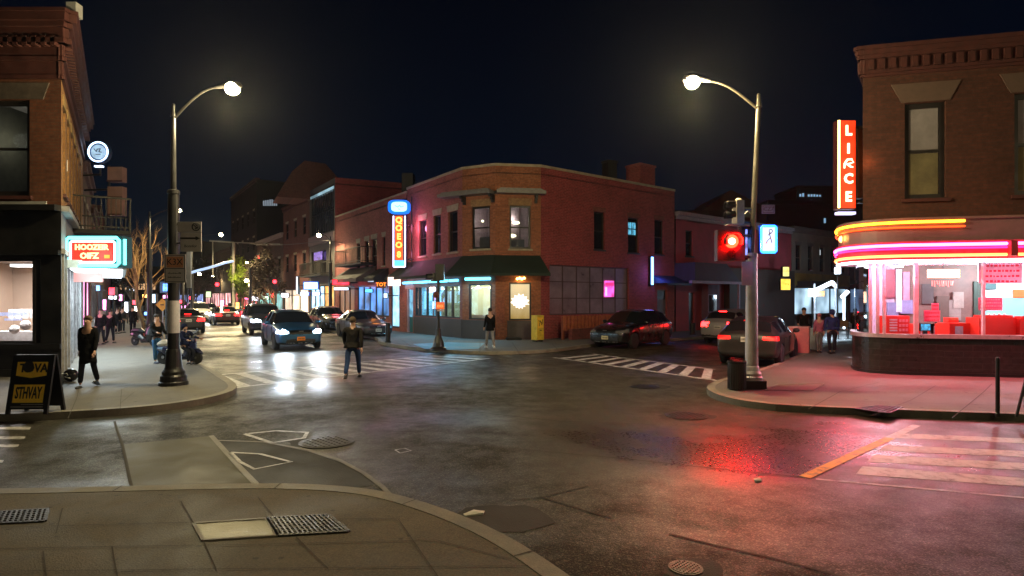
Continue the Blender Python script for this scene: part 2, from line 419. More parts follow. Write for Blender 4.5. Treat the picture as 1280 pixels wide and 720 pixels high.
def window(fac, r, parent, fm=None, pane=None, sash=True, depth=.16, fw=.06, sill=None, lintel=None, lm=None, cols=1, rows=1, name='window'):
    fm = fm or M_frame; pane = pane or M_dglass
    a, b, c, d = r
    mb = fac.mb()
    y0, y1 = depth - .07, depth
    mb.box(a, a+fw, y0, y1, c, d); mb.box(b-fw, b, y0, y1, c, d)
    mb.box(a+fw, b-fw, y0, y1, d-fw, d); mb.box(a+fw, b-fw, y0, y1, c, c+fw)
    if sash: mb.box(a+fw, b-fw, y0+.01, y1-.01, (c+d)/2-.03, (c+d)/2+.03)
    for i in range(1, cols):
        x = a + (b-a)*i/cols; mb.box(x-.025, x+.025, y0+.015, y1-.015, c+fw, d-fw)
    for i in range(1, rows):
        z = c + (d-c)*i/rows; mb.box(a+fw, b-fw, y0+.02, y1-.02, z-.02, z+.02)
    wo = mb.build(name, fm, parent)
    mb = fac.mb(); mb.box(a+fw*.6, b-fw*.6, depth-.025, depth-.015, c+fw*.6, d-fw*.6)
    mb.build('pane', pane, wo)
    if sill:
        mb = fac.mb(); mb.box(a-.08, b+.08, -.07, .1, c-.09, c-.002); mb.build('sill', sill, wo)
    if lintel:
        mb = fac.mb(); h = lintel; mb.extr([(a-.04, d+.002), (b+.04, d+.002), (b+.12, d+h), (a-.12, d+h)], -.025, .05)
        mb.build('lintel', lm or M_concr, wo)
    return wo

def room(fac, r, parent, depth, wm, cm, fm_, y0=.2, name='interior', skew=0.0):
    """a real room behind a shop window: back and side walls, floor and ceiling"""
    a, b, c, d = r
    mb = fac.mb()
    e = b + skew * depth
    mb.face([(a,depth,c),(e,depth,c),(e,depth,d),(a,depth,d)])
    mb.face([(a,y0,c),(a,depth,c),(a,depth,d),(a,y0,d)]); mb.face([(e,depth,c),(b,y0,c),(b,y0,d),(e,depth,d)])
    o = mb.build(name, wm, parent, recalc=False)
    mb = fac.mb(); mb.face([(a,y0,d),(b,y0,d),(e,depth,d),(a,depth,d)]); mb.build('ceiling', cm, o, recalc=False)
    mb = fac.mb(); mb.face([(a,y0,c),(b,y0,c),(e,depth,c),(a,depth,c)]); mb.build('floor', fm_, o, recalc=False)
    return o

def lamp(kind, loc, power, col, parent=None, size=.2, rot=None, spot=None, blend=.5, size_y=None):
    l = bpy.data.lights.new('lamp_light', kind); l.energy = power; l.color = col
    if kind == 'AREA':
        l.shape = 'RECTANGLE' if size_y else 'DISK'; l.size = size
        if size_y: l.size_y = size_y
    else: l.shadow_soft_size = size
    if kind == 'SPOT': l.spot_size = spot; l.spot_blend = blend
    o = bpy.data.objects.new('lamp_light', l); C.objects.link(o); o.location = loc
    if rot is not None: o.rotation_euler = rot
    adopt(o, parent)
    return o

def aim(v):  # euler that points -Z along v
    return Vector(v).to_track_quat('-Z', 'Y').to_euler()

def letters(text, size, m, parent, M, extrude=.01, name='lettering', sx=1.0, offset=0.0):
    cu = bpy.data.curves.new('t', 'FONT'); cu.body = text; cu.size = size; cu.align_x = 'CENTER'; cu.align_y = 'CENTER'
    cu.extrude = extrude; cu.resolution_u = 2; cu.offset = offset; cu.space_line = .9
    t = bpy.data.objects.new('t', cu); C.objects.link(t)
    dg = bpy.context.evaluated_depsgraph_get(); dg.update()
    me = bpy.data.meshes.new_from_object(t.evaluated_get(dg))
    bpy.data.objects.remove(t)
    me.transform(M @ Matrix.Rotation(R(90), 4, 'X') @ Matrix.Diagonal((sx, 1, 1, 1)))
    me.materials.clear(); me.materials.append(m)
    o = bpy.data.objects.new(name, me); C.objects.link(o)
    return adopt(o, parent)

def Tm(x, y, z, rz=0): return Matrix.Translation((x, y, z)) @ Matrix.Rotation(rz, 4, 'Z')
# ================================================================ GROUND
def P2(*l): return [at(a, b) for a, b in l]
mb = MB(); mb.face([(-400,-60,0),(400,-60,0),(400,900,0),(-400,900,0)])
tag(mb.build('street', M_asphalt, recalc=False), 'dark damp asphalt of the street junction', 'street', kind='structure')

def smooth_line(pts, it=2):
    pts = [Vector((p[0], p[1])) for p in pts]
    for _ in range(it):
        q = [pts[0]]
        for a, b in zip(pts, pts[1:]):
            q += [a.lerp(b, .25), a.lerp(b, .75)]
        pts = q + [pts[-1]]
    return pts

def offset_line(pts, d):
    out = []
    for i, p in enumerate(pts):
        t = (pts[min(i+1, len(pts)-1)] - pts[max(i-1, 0)]).normalized()
        out.append(p + Vector((-t.y, t.x)) * d)      # to the left of travel
    return out

KERB = .12
KE = []
def sidewalk(name, label, edge, close, side, m=None):
    e = smooth_line(edge)
    KE.append((e, side))
    inner = offset_line(e, side * .17)
    poly = [tuple(p) for p in inner] + close
    mb = MB(); mb.prism(poly, -.05, KERB)
    tag(mb.build(name, m or M_walk), label, 'pavement', kind='structure')
    mb = MB()
    for i in range(len(e) - 1):
        a, b, c, d = e[i], e[i+1], inner[i+1], inner[i]
        j = [(a.x,a.y),(b.x,b.y),(c.x,c.y),(d.x,d.y)]
        z = KERB + .004
        mb.face([(*j[0],z-.02),(*j[1],z-.02),(*(a.lerp(d,.12)+ (b-a)).to_tuple(),z),(*(a.lerp(d,.12)).to_tuple(),z)] if False else [(*j[0],z),(*j[1],z),(*j[2],z),(*j[3],z)])
        mb.face([(*j[0],0),(*j[1],0),(*j[1],z),(*j[0],z)])
    tag(mb.build('kerb', M_kerb), 'stone kerb along ' + label, 'kerb', kind='structure')
    return e, inner

DL = Vector((-.547, .837)); DR = Vector((.79, .613))
eL = [(-60,9.3),(-12,9.75),(-8.46,9.92),(-6.9,10.45),(-6.2,11.0),(-5.8,11.9),(-5.9,13.0),(-6.7,14.3),(-8.2,16.4),(-10,18.9),(-10-.547*160,18.9+.837*160)]
sidewalk('pavement', 'the left corner pavement with the street lamp', eL, [(-160,150),(-160,9.3)], 1)
eC = [(-6.4-.547*160,29.3+.837*160),(-8,31.75),(-6.5,29.3),(-6.05,27),(-5.08,25.3),(-3.9,23.7),(-2.4,22.4),(-1.0,21.75),(.6,22.0),(1.9,23.2),(3.2,25.2),(5.0,26.9),(9.8,30.4),(9.8+.81*90,30.4+.59*90)]
sidewalk('pavement', 'the pavement round the brick corner building', eC, [(90,160),(-90,165)], 1)
eR = [(16+60,28.7+40),(15.8,28.7),(11.3,22.6),(6.69,16.2),(5.0,14.4),(4.35,13.4),(4.1,12.6),(4.15,11.8),(4.45,11.2),(5.0,10.75),(8.52,9.98),(12,9.3),(60,-1)]
sidewalk('pavement', 'the pink lit pavement in front of the diner', eR, [(90,-1),(90,60)], 1)
nE = [(-60,6.05),(-8,6.05),(-5.1,6.06),(-2.7,6.28),(-1.8,6.2),(-1.15,5.95),(-.28,5.2),(.28,4.42),(.9,3.2),(1.5,1.2),(2.2,-3),(3,-20)]
e, inn = None, None
e, inn = sidewalk('pavement', 'the brown near pavement in the foreground', nE, [(-60,-20)], -1, M_walkn)

Z1, Z2 = .004, .008
def decal(name, label, m, polys, z=Z1, cat='road marking', T=.003):
    mb = MB()
    for p in polys: mb.face([(q[0], q[1], z) for q in p])
    o = mb.build(name, m)
    for f in o.data.polygons: pass
    bmx = bmesh.new(); bmx.from_mesh(o.data)
    for f in bmx.faces:
        if f.normal.z < 0: f.normal_flip()
    bmx.to_mesh(o.data); bmx.free()
    return tag(o, label, cat, kind='structure')

def strip(pts, wd):
    pts = [Vector((p[0], p[1])) for p in pts]
    if isinstance(wd, (int, float)): wd = [wd] * len(pts)
    out = []
    L = []; Rr = []
    for i, p in enumerate(pts):
        t = (pts[min(i+1, len(pts)-1)] - pts[max(i-1, 0)]).normalized(); n = Vector((-t.y, t.x))
        L.append(p + n * wd[i] / 2); Rr.append(p - n * wd[i] / 2)
    for i in range(len(pts) - 1): out.append([L[i], L[i+1], Rr[i+1], Rr[i]])
    return out

# crossing over the left street
A0, A1 = at(292, 485), at(612, 448); B0, B1 = at(258, 470), at(548, 444)
bars = strip([A0, A1], .13) + strip([B0, B1], .13)
for i in range(13):
    t = (i + .4) / 13
    a = A0.lerp(A1, t); b = B0.lerp(B1, t)
    d = (b - a); L = d.length; d = Vector((-.547, .837, 0)) * L
    q = a + Vector((-.547*.1, .837*.1, 0))
    sgn = Vector((.837, .547, 0)) * .14
    bars.append([q - sgn, q + sgn, B0.lerp(B1, t) + sgn, B0.lerp(B1, t) - sgn])
decal('crosswalk', 'worn white crossing over the left street', M_white, bars)
# crossing over the right street
A0, A1 = at(692, 447), at(898, 476); B0, B1 = at(741, 442.5), at(893, 462)
bars = strip([A0, A1], .13) + strip([B0, B1], .13)
for i in range(9):
    t = (i + .5) / 9
    s2 = (A1 - A0).normalized() * .15
    a = A0.lerp(A1, t); b = B0.lerp(B1, min(1, t*1.02))
    bars.append([a - s2, a + s2, b + s2, b - s2])
decal('crosswalk', 'pink lit crossing over the right street', M_white, bars)
# crossing at the lower right
polys = []
for (xa, ya, yb, th) in ((1121,544.5,551.5,5.5),(1106,560,567.5,7),(1092,573,583,8.5),(1078,588,602,10)):
    polys.append([at(xa,ya-th/2), at(1420,yb+(yb-ya)*140/170-th/2), at(1420,yb+(yb-ya)*140/170+th/2), at(xa-8,ya+th/2)])
polys += strip([at(1020,599), at(1420,635)], .05)
decal('crosswalk', 'white barred crossing before the diner at the lower right', M_white, polys)
decal('stop_line', 'yellow diagonal line beside the lower right crossing', M_yellow, strip([at(1006,597), at(1112,548)], .13), Z2)
decal('stop_line', 'whitish upper end of the yellow diagonal line by the kerb', M_white, strip([at(1112,548), at(1146,532)], .12), Z2)
# crossing at far left
decal('crosswalk', 'short white bars of the crossing at the left edge', M_white, [[at(-120,y-1.6), at(x,y-1.6), at(x-2,y+1.6), at(-120,y+1.6)] for x, y in ((39,535.5),(32,547.5),(24,557.5),(5,577))])
# patches
decal('road_patch', 'pale concrete slab let into the road at the left', M_slab, [[at(152,556), at(266,545), at(326,616), at(166,619.5)]], Z1, 'road patch')
dark = [at(x, y) for x, y in ((272,548),(300,551.5),(345,556),(390,566),(430,580),(455,594),(468,606),(440,611),(400,614),(330,614.5))]
decal('road_patch', 'dark curved asphalt patch beside the pale slab', M_patch, [dark], Z1, 'road patch')
crv = [at(x, y) for x, y in ((272,551),(330,553),(385,563),(425,576),(455,592),(478,609),(494,626))]
decal('crack_seal', 'pale curved seam round the dark road patch', M_seal, strip(crv, [.05,.05,.06,.06,.06,.06,.05]), Z2, 'crack seal')
decal('crack_seal', 'pale straight seam along the slab edge', M_seal, strip([at(264,545), at(300,585), at(328,614)], .07), Z2, 'crack seal')
decal('crack_seal', 'dark wavy joint left of the pale slab', M_joint, strip([at(x, y) for x, y in ((143,527),(147,540),(153,556),(157,575),(162,600),(167,618))], .035), Z2, 'crack seal')
for lab, pts, wd in (('long faint crack across the middle of the junction', ((480,560),(560,556),(650,562),(790,575),(900,587),(1003,597)), .02),
        ('thin crack running to the lower right manhole', ((836,668),(900,684),(980,702),(1060,724)), .025),
        ('thin crack by the littered puddle', ((640,626),(678,622),(735,608)), .02),
        ('short crack right of the puddle', ((674,621),(735,640),(765,648)), .02),
        ('long crack from the middle toward the corner building', ((500,500),(590,515),(700,527),(820,531)), .02),
        ('long crack from the left kerb over the junction', ((296,500),(330,512),(420,524),(560,532)), .02)):
    decal('road_crack', lab, M_joint, strip([at(x, y) for x, y in pts], wd), Z2, 'road crack')
def blob(cx, cy, rx, ry, n=22, jit=.12):
    return [at(cx + rx*math.cos(2*PI*k/n)*(1+random.uniform(-jit,jit)), cy + ry*math.sin(2*PI*k/n)*(1+random.uniform(-jit,jit))) for k in range(n)]
decal('road_patch', 'dark damp stain round the white litter', M_patch, [blob(625,649,66,17)], Z1, 'road patch')
decal('road_patch', 'worn dark patch under the middle manhole', M_patch, [blob(858,521,36,4.5)], Z1, 'road patch')
decal('road_patch', 'dark round patch about the lower manhole', M_patch, [blob(868,713,40,14)], Z1, 'road patch')
decal('road_patch', 'dark rough pothole on the left junction', M_patch, [blob(400,554,42,6)], Z1, 'road patch')
decal('road_patch', 'dark patch near the right crossing', M_patch, [blob(812,484,26,3.4)], Z1, 'road patch')
# white painted arrow outlines on the left
tri1 = [at(x, y) for x, y in ((306,543),(345,539),(384,541),(380,548),(340,554),(306,543))]
decal('utility_marking', 'sprayed white loop on the asphalt near the corner', M_white, strip(tri1, .07), Z2)
tri2 = [at(x, y) for x, y in ((288,566),(325,568),(364,578),(318,587),(300,578),(288,566))]
decal('utility_marking', 'sprayed white triangle on the dark road patch', M_white, strip(tri2, .05), Z2)
decal('utility_marking', 'small sprayed white square in the road', M_white, strip([at(x,y) for x, y in ((494,563),(506,561),(514,564),(500,567),(494,563))], .025), Z2)

def manhole(label, cx, cy, r, z=.012):
    c = at(cx, cy)
    root = empty('manhole', (c.x, c.y, 0), 0, label, 'manhole')
    mb = MB(Tm(c.x, c.y, 0)); mb.lathe([(r*1.12, .0), (r*1.12, z), (r*1.02, z)], n=32); mb.build('rim', M_iron, root)
    mb = MB(Tm(c.x, c.y, 0)); mb.lathe([(r*.98, .0), (r*.98, z+.004)], n=32)
    for i in range(-5, 6):
        for j in range(-5, 6):
            x, y = i*r/6, j*r/6
            if x*x+y*y < (r*.85)**2 and (i+j) % 2 == 0: mb.box(x-r/22, x+r/22, y-r/22, y+r/22, z+.004, z+.009)
    mb.build('lid', M_iron, root)
    return root
manhole('round iron manhole cover at the bottom edge', 857, 711, .085*1.35)
manhole('flat iron manhole cover before the diner kerb', 858, 520, .33)
manhole('small iron manhole cover near the right crossing', 806, 483.5, .3)
manhole('iron cover in the road left of the slab seam', 408, 553, .34)

# pavement joints
def joint(px, wd=.008, z=KERB+.003):
    pts = [at(x, y, KERB) for x, y in px]
    return [[(q[0], q[1]) for q in s] for s in strip(pts, wd)]
js = []
for px in (((-60,662),(150,656),(400,650),(500,649)), ((-60,688),(140,684),(300,682),(545,676),(640,700)), ((-60,716),(300,712),(660,708)),
           ((78,636),(70,668)), ((226,627),(252,672),(270,712)), ((140,684),(150,740)), ((322,622),(345,650)), ((370,672),(410,712)), ((54,690),(60,740)), ((498,650),(560,740))):
    js += joint(px)
for px in (((84,526),(96,498),(100,480)), ((150,505),(168,490)), ((60,502),(290,487)), ((150,512),(152,487),(205,487))): js += joint(px)
for px in (((1010,512),(1050,490),(1100,478)), ((1190,523),(1230,490),(1240,480)), ((905,497),(1280,508)), ((945,488),(1280,493)), ((1000,468),(1100,470)), ((1090,520),(1140,500),(1170,482))): js += joint(px, .015)
for px in (((500,424),(520,437)), ((600,428),(600,443)), ((560,424),(545,442)), ((640,428),(650,443)), ((690,430),(700,440))): js += joint(px, .02)
for e_, sd_ in KE:
    acc = 0
    for a, b in zip(e_, e_[1:]):
        L_ = (b-a).length; t_ = (b-a).normalized(); n_ = Vector((-t_.y, t_.x))*sd_
        u_ = (-acc) % 1.6
        while u_ < L_:
            c_ = a + t_*u_
            if 0 < c_.y < 32 and abs(c_.x) < 16: js.append([tuple(c_ - t_*.006), tuple(c_ + t_*.006), tuple(c_ + t_*.006 + n_*.17), tuple(c_ - t_*.006 + n_*.17)])
            u_ += 1.6
        acc += L_
mb = MB()
for p in js: mb.face([(q[0], q[1], KERB+.008) for q in p])
tag(mb.build('pavement_joints', M_joint, recalc=False), 'thin dark joints between the paving slabs', 'pavement joint', kind='structure')
mb = MB(); mb.face([(p[0], p[1], KERB+.004) for p in [at(340,611,0)]*0 or [at(a,b,KERB) for a,b in ((203,632),(235,628),(232,640),(206,642))]])
mb.bm.free()

def grate(label, corners, kind='grate'):
    q = [at(x, y, KERB) for x, y in corners]
    c = sum(q, Vector()) / 4
    root = empty('drain_grate' if kind == 'grate' else 'access_cover', (c.x, c.y, KERB), 0, label, 'drain grate' if kind == 'grate' else 'access cover')
    mb = MB(); mb.face([(p.x, p.y, KERB + .006) for p in q]); mb.build('plate', M_blackm if kind == 'grate' else mat('worn steel plate', (.17,.16,.11), .5, .3, .4, 5, .4), root, recalc=False)
    mb = MB()
    def bar(a, b, wd, h): 
        for s in strip([a, b], wd): mb.prism([(v.x, v.y) for v in s], KERB + .0, KERB + h)
    for i in range(4): bar(q[i], q[(i+1) % 4], .03, .012)
    mb.build('rim', M_iron if kind == 'grate' else M_kerb, root)
    if kind == 'grate':
        mb = MB(); n = 14
        for i in range(1, n): bar(q[0].lerp(q[1], i/n), q[3].lerp(q[2], i/n), .016, .015)
        for i in range(1, 6): bar(q[0].lerp(q[3], i/6), q[1].lerp(q[2], i/6), .012, .013)
        mb.build('bars', M_iron, root)
grate('ridged iron grate in the near pavement beside the pale plate', ((334,648),(410,644),(436,665),(348,670)))
grate('pale worn plate in the near pavement beside the grate', ((242,655),(333,649),(347,670),(254,676)), 'plate')
grate('iron grate at the left edge of the near pavement', ((-30,642),(60,637),(56,652),(-40,657)))
grate('brown iron grate in the pavement before the diner', ((1068,511),(1098,507),(1128,509),(1112,517)))
grate('dark square plate in the pavement right of the white pole', ((972,481),(1030,480),(1016,488),(956,488)), 'plate')
mb = MB(); q = at(1,1,0) if False else None
def litter(label, pts):
    mb = MB(); P = [at(x, y) for x, y in pts]
    n = len(P); c = sum(P, Vector())/n
    rim = [Vector((p.x, p.y, .012 + .012*(i % 2))) for i, p in enumerate(P)]
    for i in range(n): mb.face([rim[i], rim[(i+1) % n], Vector((c.x, c.y, .03))])
    for i in range(n): mb.face([rim[i], rim[(i+1) % n], (rim[(i+1)%n].x, rim[(i+1)%n].y, .004), (rim[i].x, rim[i].y, .004)])
    tag(mb.build('paper_scrap', mat('white paper', (.7,.69,.6), .8)), label, 'litter')
litter('crumpled white paper scrap on the dark damp stain', ((579,644),(592,640),(606,640),(604,644),(582,646)))
litter('small pale scrap on the asphalt before the diner crossing', ((941,600),(950,599),(952,602),(944,603)))

# ================================================================ BRICK CORNER BUILDING (centre)
Mb_orangelit = brick('orange brown brick', (.34,.115,.055), (.24,.078,.038), (.22,.13,.09))  # orange of the street lamps' light put into this brick colour
Mb_red = brick('dark red brick', (.33,.048,.050), (.23,.034,.038), (.38,.15,.14))
Mb_pinklit = brick('red brown brick', (.34,.105,.085), (.25,.077,.063), (.28,.16,.13))  # neon sign's pink light tinted into this brick
M_stone = mat('buff stone', (.36,.31,.22), .8, 0, .3, 4, .2)
M_green = mat('dark green canvas', (.016,.030,.022), .8, 0, .3, 1.5, .3)
M_base = mat('dark grey panel', (.055,.055,.06), .5, 0, .3, 1.2)
M_black2 = mat('near black panel', (.02,.02,.022), .5, 0, .3, 1.2)
c0, c1, c2, c3, c4 = (-5.99,34.3), (-2.4,29.0), (-.78,28.12), (1.37,28.45), (9.45,34.9)
FL, FA, FB, FR = Fac(c0, c1), Fac(c1, c2), Fac(c2, c3), Fac(c3, c4)
HB = 8.27
cb = empty('brick_building', (1, 30, 0), 0, 'brick corner building with dark green awning and cafe windows', 'building')
hl = [FL.rect(*r) for r in ((524,275,533,320),(542,269,551,317),(560,264,572,315))]
hA = [FA.rect(589.5,258,612.5,311)]; hB = [FB.rect(637,257,663.5,311)]
sL = [(FL.fu(519), FL.fu(575), .95+.12, 2.72)]
door_u = (FL.fu(507.5), FL.fu(516.5))
sL.append((door_u[0], door_u[1], .12, 2.6))
sA = [(FA.fu(586), FA.fu(614.5), 1.04, 2.74)]; sB = [(FB.fu(636.5), FB.fu(664), 1.02, 2.8)]
mb = FL.mb(); FL.wall(mb, 0, HB, hl + sL); FL.wall.__self__
mb.build('wall', Mb_pinklit, cb, recalc=False)
mb = FA.mb(); FA.wall(mb, 0, HB, hA + sA); mb.build('wall', Mb_orangelit, cb, recalc=False)
mb = FB.mb(); FB.wall(mb, 0, HB, hB + sB); mb.build('wall', Mb_orangelit, cb, recalc=False)
hr = [FR.rect(*r) for r in ((742.5,265,756,312),(785,272,798.5,316),(818,275,829.5,318))]
gridr = FR.rect(687,331,786,395); gridr = (gridr[0], gridr[1], FR.fz(687,394), FR.fz(687,330.5))
doorr = FR.rect(821.5,364,834,408); doorr = (doorr[0], doorr[1], .12, 2.55)
mb = FR.mb(); FR.wall(mb, 0, HB, hr + [gridr, doorr]); mb.build('wall', Mb_red, cb, recalc=False)
mb = MB(); mb.prism([c0, c1, c2, c3, c4, (4,45), (-2,42)], HB-.35, HB-.3); mb.build('roof', M_black2, cb)
bk = Fac(c4, (3,44)); mb = bk.mb(); bk.wall(mb, 0, HB)
b2_ = Fac((3,44), c0); mb.T = b2_.M; b2_.wall(mb, 0, HB); mb.build('wall', Mb_red, cb)
# coping
def coping(mb, f, z, out=.05, h=.12, th=.3, u0=None, u1=None):
    mb.T = f.M; mb.box(-.02 if u0 is None else u0, f.L+.02 if u1 is None else u1, -out, th, z, z+h)
mb = MB()
for f in (FL, FA, FB, FR): coping(mb, f, HB - .001)
mb.build('coping', M_stone, cb)
M_curt = emis('dim lit curtain', (.34,.25,.30), .10, .5, 2)
for r in hl: window(FL, r, cb, sill=M_stone, lintel=.32, lm=M_stone)
for i, (f, rs) in enumerate(((FA, hA), (FB, hB))):
    r = rs[0]
    wn = window(f, r, cb, pane=M_glass, sill=M_stone, fw=.09)
    room(f, (r[0]-.4, r[1]+.4, r[2]-.3, r[3]+.3), wn, 2.2, mat('flat wallpaper', (.42,.33,.33), .9), mat('flat ceiling', (.5,.45,.42), .9), mat('flat floor', (.2,.15,.12), .8), name='room')
    mb = f.mb(); mb.extr([(r[0]-.05, r[3]), (r[1]+.05, r[3]), (r[1]+.05, r[3]+.34), (r[0]-.05, r[3]+.34)], -.012, .05); mb.build('soldier_course', brick('upright brick course', (.35,.2,.09), (.27,.14,.07), (.2,.16,.11), .5), wn)
    for k in range(2 if i else 1):
        mb = f.mb(); z = r[2] + (1.32 if k == 0 else .72) - (0 if i else -.1); x = r[0] + (.42 if i else .16) - k*.13
        mb.ball((x, .75 + .3*k, z), (.2 if i else .06, .1, .085 if i else .06)); mb.build('lamp_globe', emis('warm globe', (1,.86,.5), 3.2), wn)
    mb = f.mb(); mb.box(r[0]+.1, r[1]-.3 if i == 0 else r[1]-.2, .6, .9, r[2]-.2, r[2]+(.62 if i == 0 else .5)); mb.build('cabinet', mat('grey cabinet', (.12,.11,.12), .7), wn)
    lamp('POINT', f.M @ Vector(((r[0]+r[1])/2, 1.0, r[2]+1.5)), 16, (1,.85,.75), wn, .1)
wlit = emis('blue lit curtain', (.10,.42,.62), 0.9, .6, 6)
for i, r in enumerate(hr):
    wn = window(FR, r, cb, name='window')
    a, b, c, d = r
    if i == 1:
        mb = FR.mb()
        for (x, y) in ((0,0),(1,0),(0,1),(1,1)):
            mb.box(a+.1+x*(b-a-.2)*.52, a+.1+(x+.86)*(b-a-.2)*.52, .125, .13, c+.95+y*.38, c+.95+y*.38+.33)
        mb.build('lit_panes', wlit, wn)
    mb = FR.mb(); mb.extr([(a-.06,d+.001),(b+.06,d+.001),(b+.06,d+.24),(a-.06,d+.24)], -.01, .05); mb.build('soldier_course', brick('red upright brick', (.26,.07,.055), (.2,.05,.04), (.15,.09,.08), .5), wn)
    mb = FR.mb(); mb.box(a-.05, b+.05, -.05, .1, c-.08, c-.002); mb.build('sill', M_base, wn)
# large gridded window (6 x 3)
wn = window(FR, gridr, cb, cols=6, rows=3, sash=False, pane=mat('dim purple glass', (.26,.20,.26), .3, 0, .5, .8, rvar=.04, spec=.8), fm=mat('red grey frame', (.10,.06,.065), .5))
g = FR.rect(757,351,774,371)
mb = FR.mb(); mb.box(g[0], g[1]-.35, .05, .09, g[2], g[3]); mb.build('poster', emis('pink lit poster', (1,.10,.55), 1.5, .5, 3), wn)
mb = FR.mb(); mb.box(g[0]+.05, g[1]-.4, .03, .05, g[3]-.26, g[3]-.1); mb.build('poster_band', emis('magenta band', (1,.03,.2), 1.4), wn)
mb = FR.mb(); mb.box(g[0]+.02, g[1]-.9, .03, .05, g[2]+.05, g[2]+.5); mb.build('poster_patch', emis('pale pink patch', (1,.45,.85), 1.6), wn)
# door
mb = FR.mb(); a, b, c, d = doorr
mb.box(a, b, .12, .17, c, d); dr = mb.build('door', mat('grey door', (.16,.14,.16), .6), cb)
mb = FR.mb(); mb.box(a+.05, b-.05, .1, .12, d-.55, d-.08); mb.build('transom', M_black, dr)
mb = FR.mb(); mb.ball((b-.12, .08, 1.1), .04); mb.build('handle', M_alu, dr)
# eave over the two corner windows
mb = MB()
for f, u0, u1 in ((FA, FA.fu(580)-1.2, FA.L), (FB, 0, FB.L+.15)):
    mb.T = f.M; z = 6.98
    mb.extr([(u0, z-.05), (u1, z-.05), (u1, z+.1), (u0, z+.1)], -.55, 0)
    mb.extr([(u0+.05, z+.1), (u1-.05, z+.1), (u1-.2, z+.2), (u0+.2, z+.2)], -.45, 0)
mb.build('eave', mat('grey painted metal eave', (.20,.19,.19), .5, .2), cb)
mb = MB()
for f, us in ((FA, (.15, FA.L-.1)), (FB, (FB.L-.25,))):
    for u in us:
        mb = f.mb()
        mb.extr([(u-.06,6.55),(u+.06,6.55),(u+.06,6.92),(u-.06,6.92)], -.12, 0); mb.box(u-.05,u+.05,-.42,-.12,6.8,6.92); mb.box(u-.05,u+.05,-.26,-.12,6.66,6.8)
        mb.build('bracket', M_black2, cb)
# shopfront bases and pilasters
mb = FL.mb(); mb.box(FL.fu(518), FL.L, -.05, -.003, .12, 1.04); mb.T = FA.M; mb.box(0, FA.L, -.05, -.003, .12, 1.02)
mb.build('stall_riser', M_base, cb)
mb = FB.mb(); mb.box(FB.fu(634), FB.fu(667), -.05, -.003, .12, 1.0); mb.build('stall_riser', mat('brown grey panel', (.075,.058,.062), .5), cb)
mb = FL.mb(); a, b, c, d = sL[0]
wf = []
for px in (519,523,533,544.5,556,564.5,575):
    u = FL.fu(px); mb.box(u-.05, u+.05, .02, .12, c, d)
mb.box(a, b, 0, .14, c-.001, c+.07); mb.box(a, b, 0.0, .14, d-.07, d)
mb.T = FA.M; a2, b2, c2_, d2 = sA[0]
for u in (a2+.04, b2-.04): mb.box(u-.05, u+.05, .02, .12, c2_, d2)
mb.box(a2, b2, 0, .14, c2_-.001, c2_+.07); mb.box(a2, b2, 0, .14, d2-.07, d2)
sw = mb.build('shop_window', M_black2, cb)
mb = FL.mb(); mb.box(a+.02, b-.02, .07, .08, c+.03, d-.03); mb.T = FA.M; mb.box(a2+.02, b2-.02, .07, .08, c2_+.03, d2-.03); mb.build('pane', M_glass, sw)
# cafe interior: one real room behind both faces of the corner
M_ivory = mat('warm ivory wall', (.62,.52,.27), .85, 0, .15, 1.5); M_bluew = mat('cool pale wall', (.42,.58,.62), .8, 0, .2, 1.5)
mb = MB(); inner_pts = [(-5.0,33.4),(-2.25,29.35),(-.7,28.5),(1.1,28.75),(2.4,31.5),(-2.6,35)]
def wallseg(mb, a, b, z0, z1): mb.face([(*a,z0),(*b,z0),(*b,z1),(*a,z1)])
wallseg(mb, (.15,28.62), (-.6,31.2), .3, 3.3); wallseg(mb, (-.6,31.2), (-2.6,33.6), .3, 3.3); wallseg(mb, (-2.6,33.6),(-4.4,35.6), .3, 3.3)
ir = mb.build('cafe_wall', M_ivory, cb, recalc=False)
mb = MB(); mb.face([(-5.6,34.1,3.25),(-2.3,29.2,3.25),(-.75,28.3,3.25),(1.3,28.6,3.25),(-.3,32,3.25),(-4.2,36,3.25)]); mb.build('ceiling', mat('cafe ceiling', (.6,.58,.5), .9), ir, recalc=False)
mb = MB(); mb.face([(-5.6,34.1,.3),(-2.3,29.2,.3),(-.75,28.3,.3),(1.3,28.6,.3),(-.3,32,.3),(-4.2,36,.3)]); mb.build('floor', mat('cafe floor', (.25,.2,.12), .7), ir, recalc=False)
for i in range(5):
    p = Vector((-1.0 - i*.75, 30.0 + i*1.05, 2.55)); mb = MB(); mb.lathe([(.16,0),(.05,.16),(.02,.2)], p); mb.build('pendant_lamp', emis('cafe pendant glow', (1,.85,.5), 5), ir)
mb = MB(); mb.cbox((-1.4,30.6,.75), (.35,2.4,.9), Matrix.Rotation(R(35),3,'Z')); mb.build('counter', mat('cafe counter', (.3,.2,.1), .6), ir)
for i, (x, y) in enumerate(((-1.3,29.4),(-3.0,31.5))):
    mb = MB(); mb.lathe([(.3,0),(.3,.03)], (x, y, 1.05)); mb.rod((x,y,.3),(x,y,1.05),.03); mb.build('table', M_base, ir)
lamp('POINT', (-1.15,29.7,2.7), 230, (1,.78,.36), cb, .25); lamp('POINT', (-2.6,31.4,2.6), 130, (.8,.9,.85), cb, .25); lamp('POINT', (-4.0,33.2,2.6), 150, (.35,.75,1), cb, .25)
bm_ = emis('cyan lit blind', (.16,.55,.75), 1.7, .5, 1.5)
for pa, pb in ((520,526),(527,533),(535,543.5)):
    mb = FL.mb(); mb.box(FL.fu(pa), FL.fu(pb), .35, .37, 1.12, 2.7); mb.build('blind', bm_, sw)
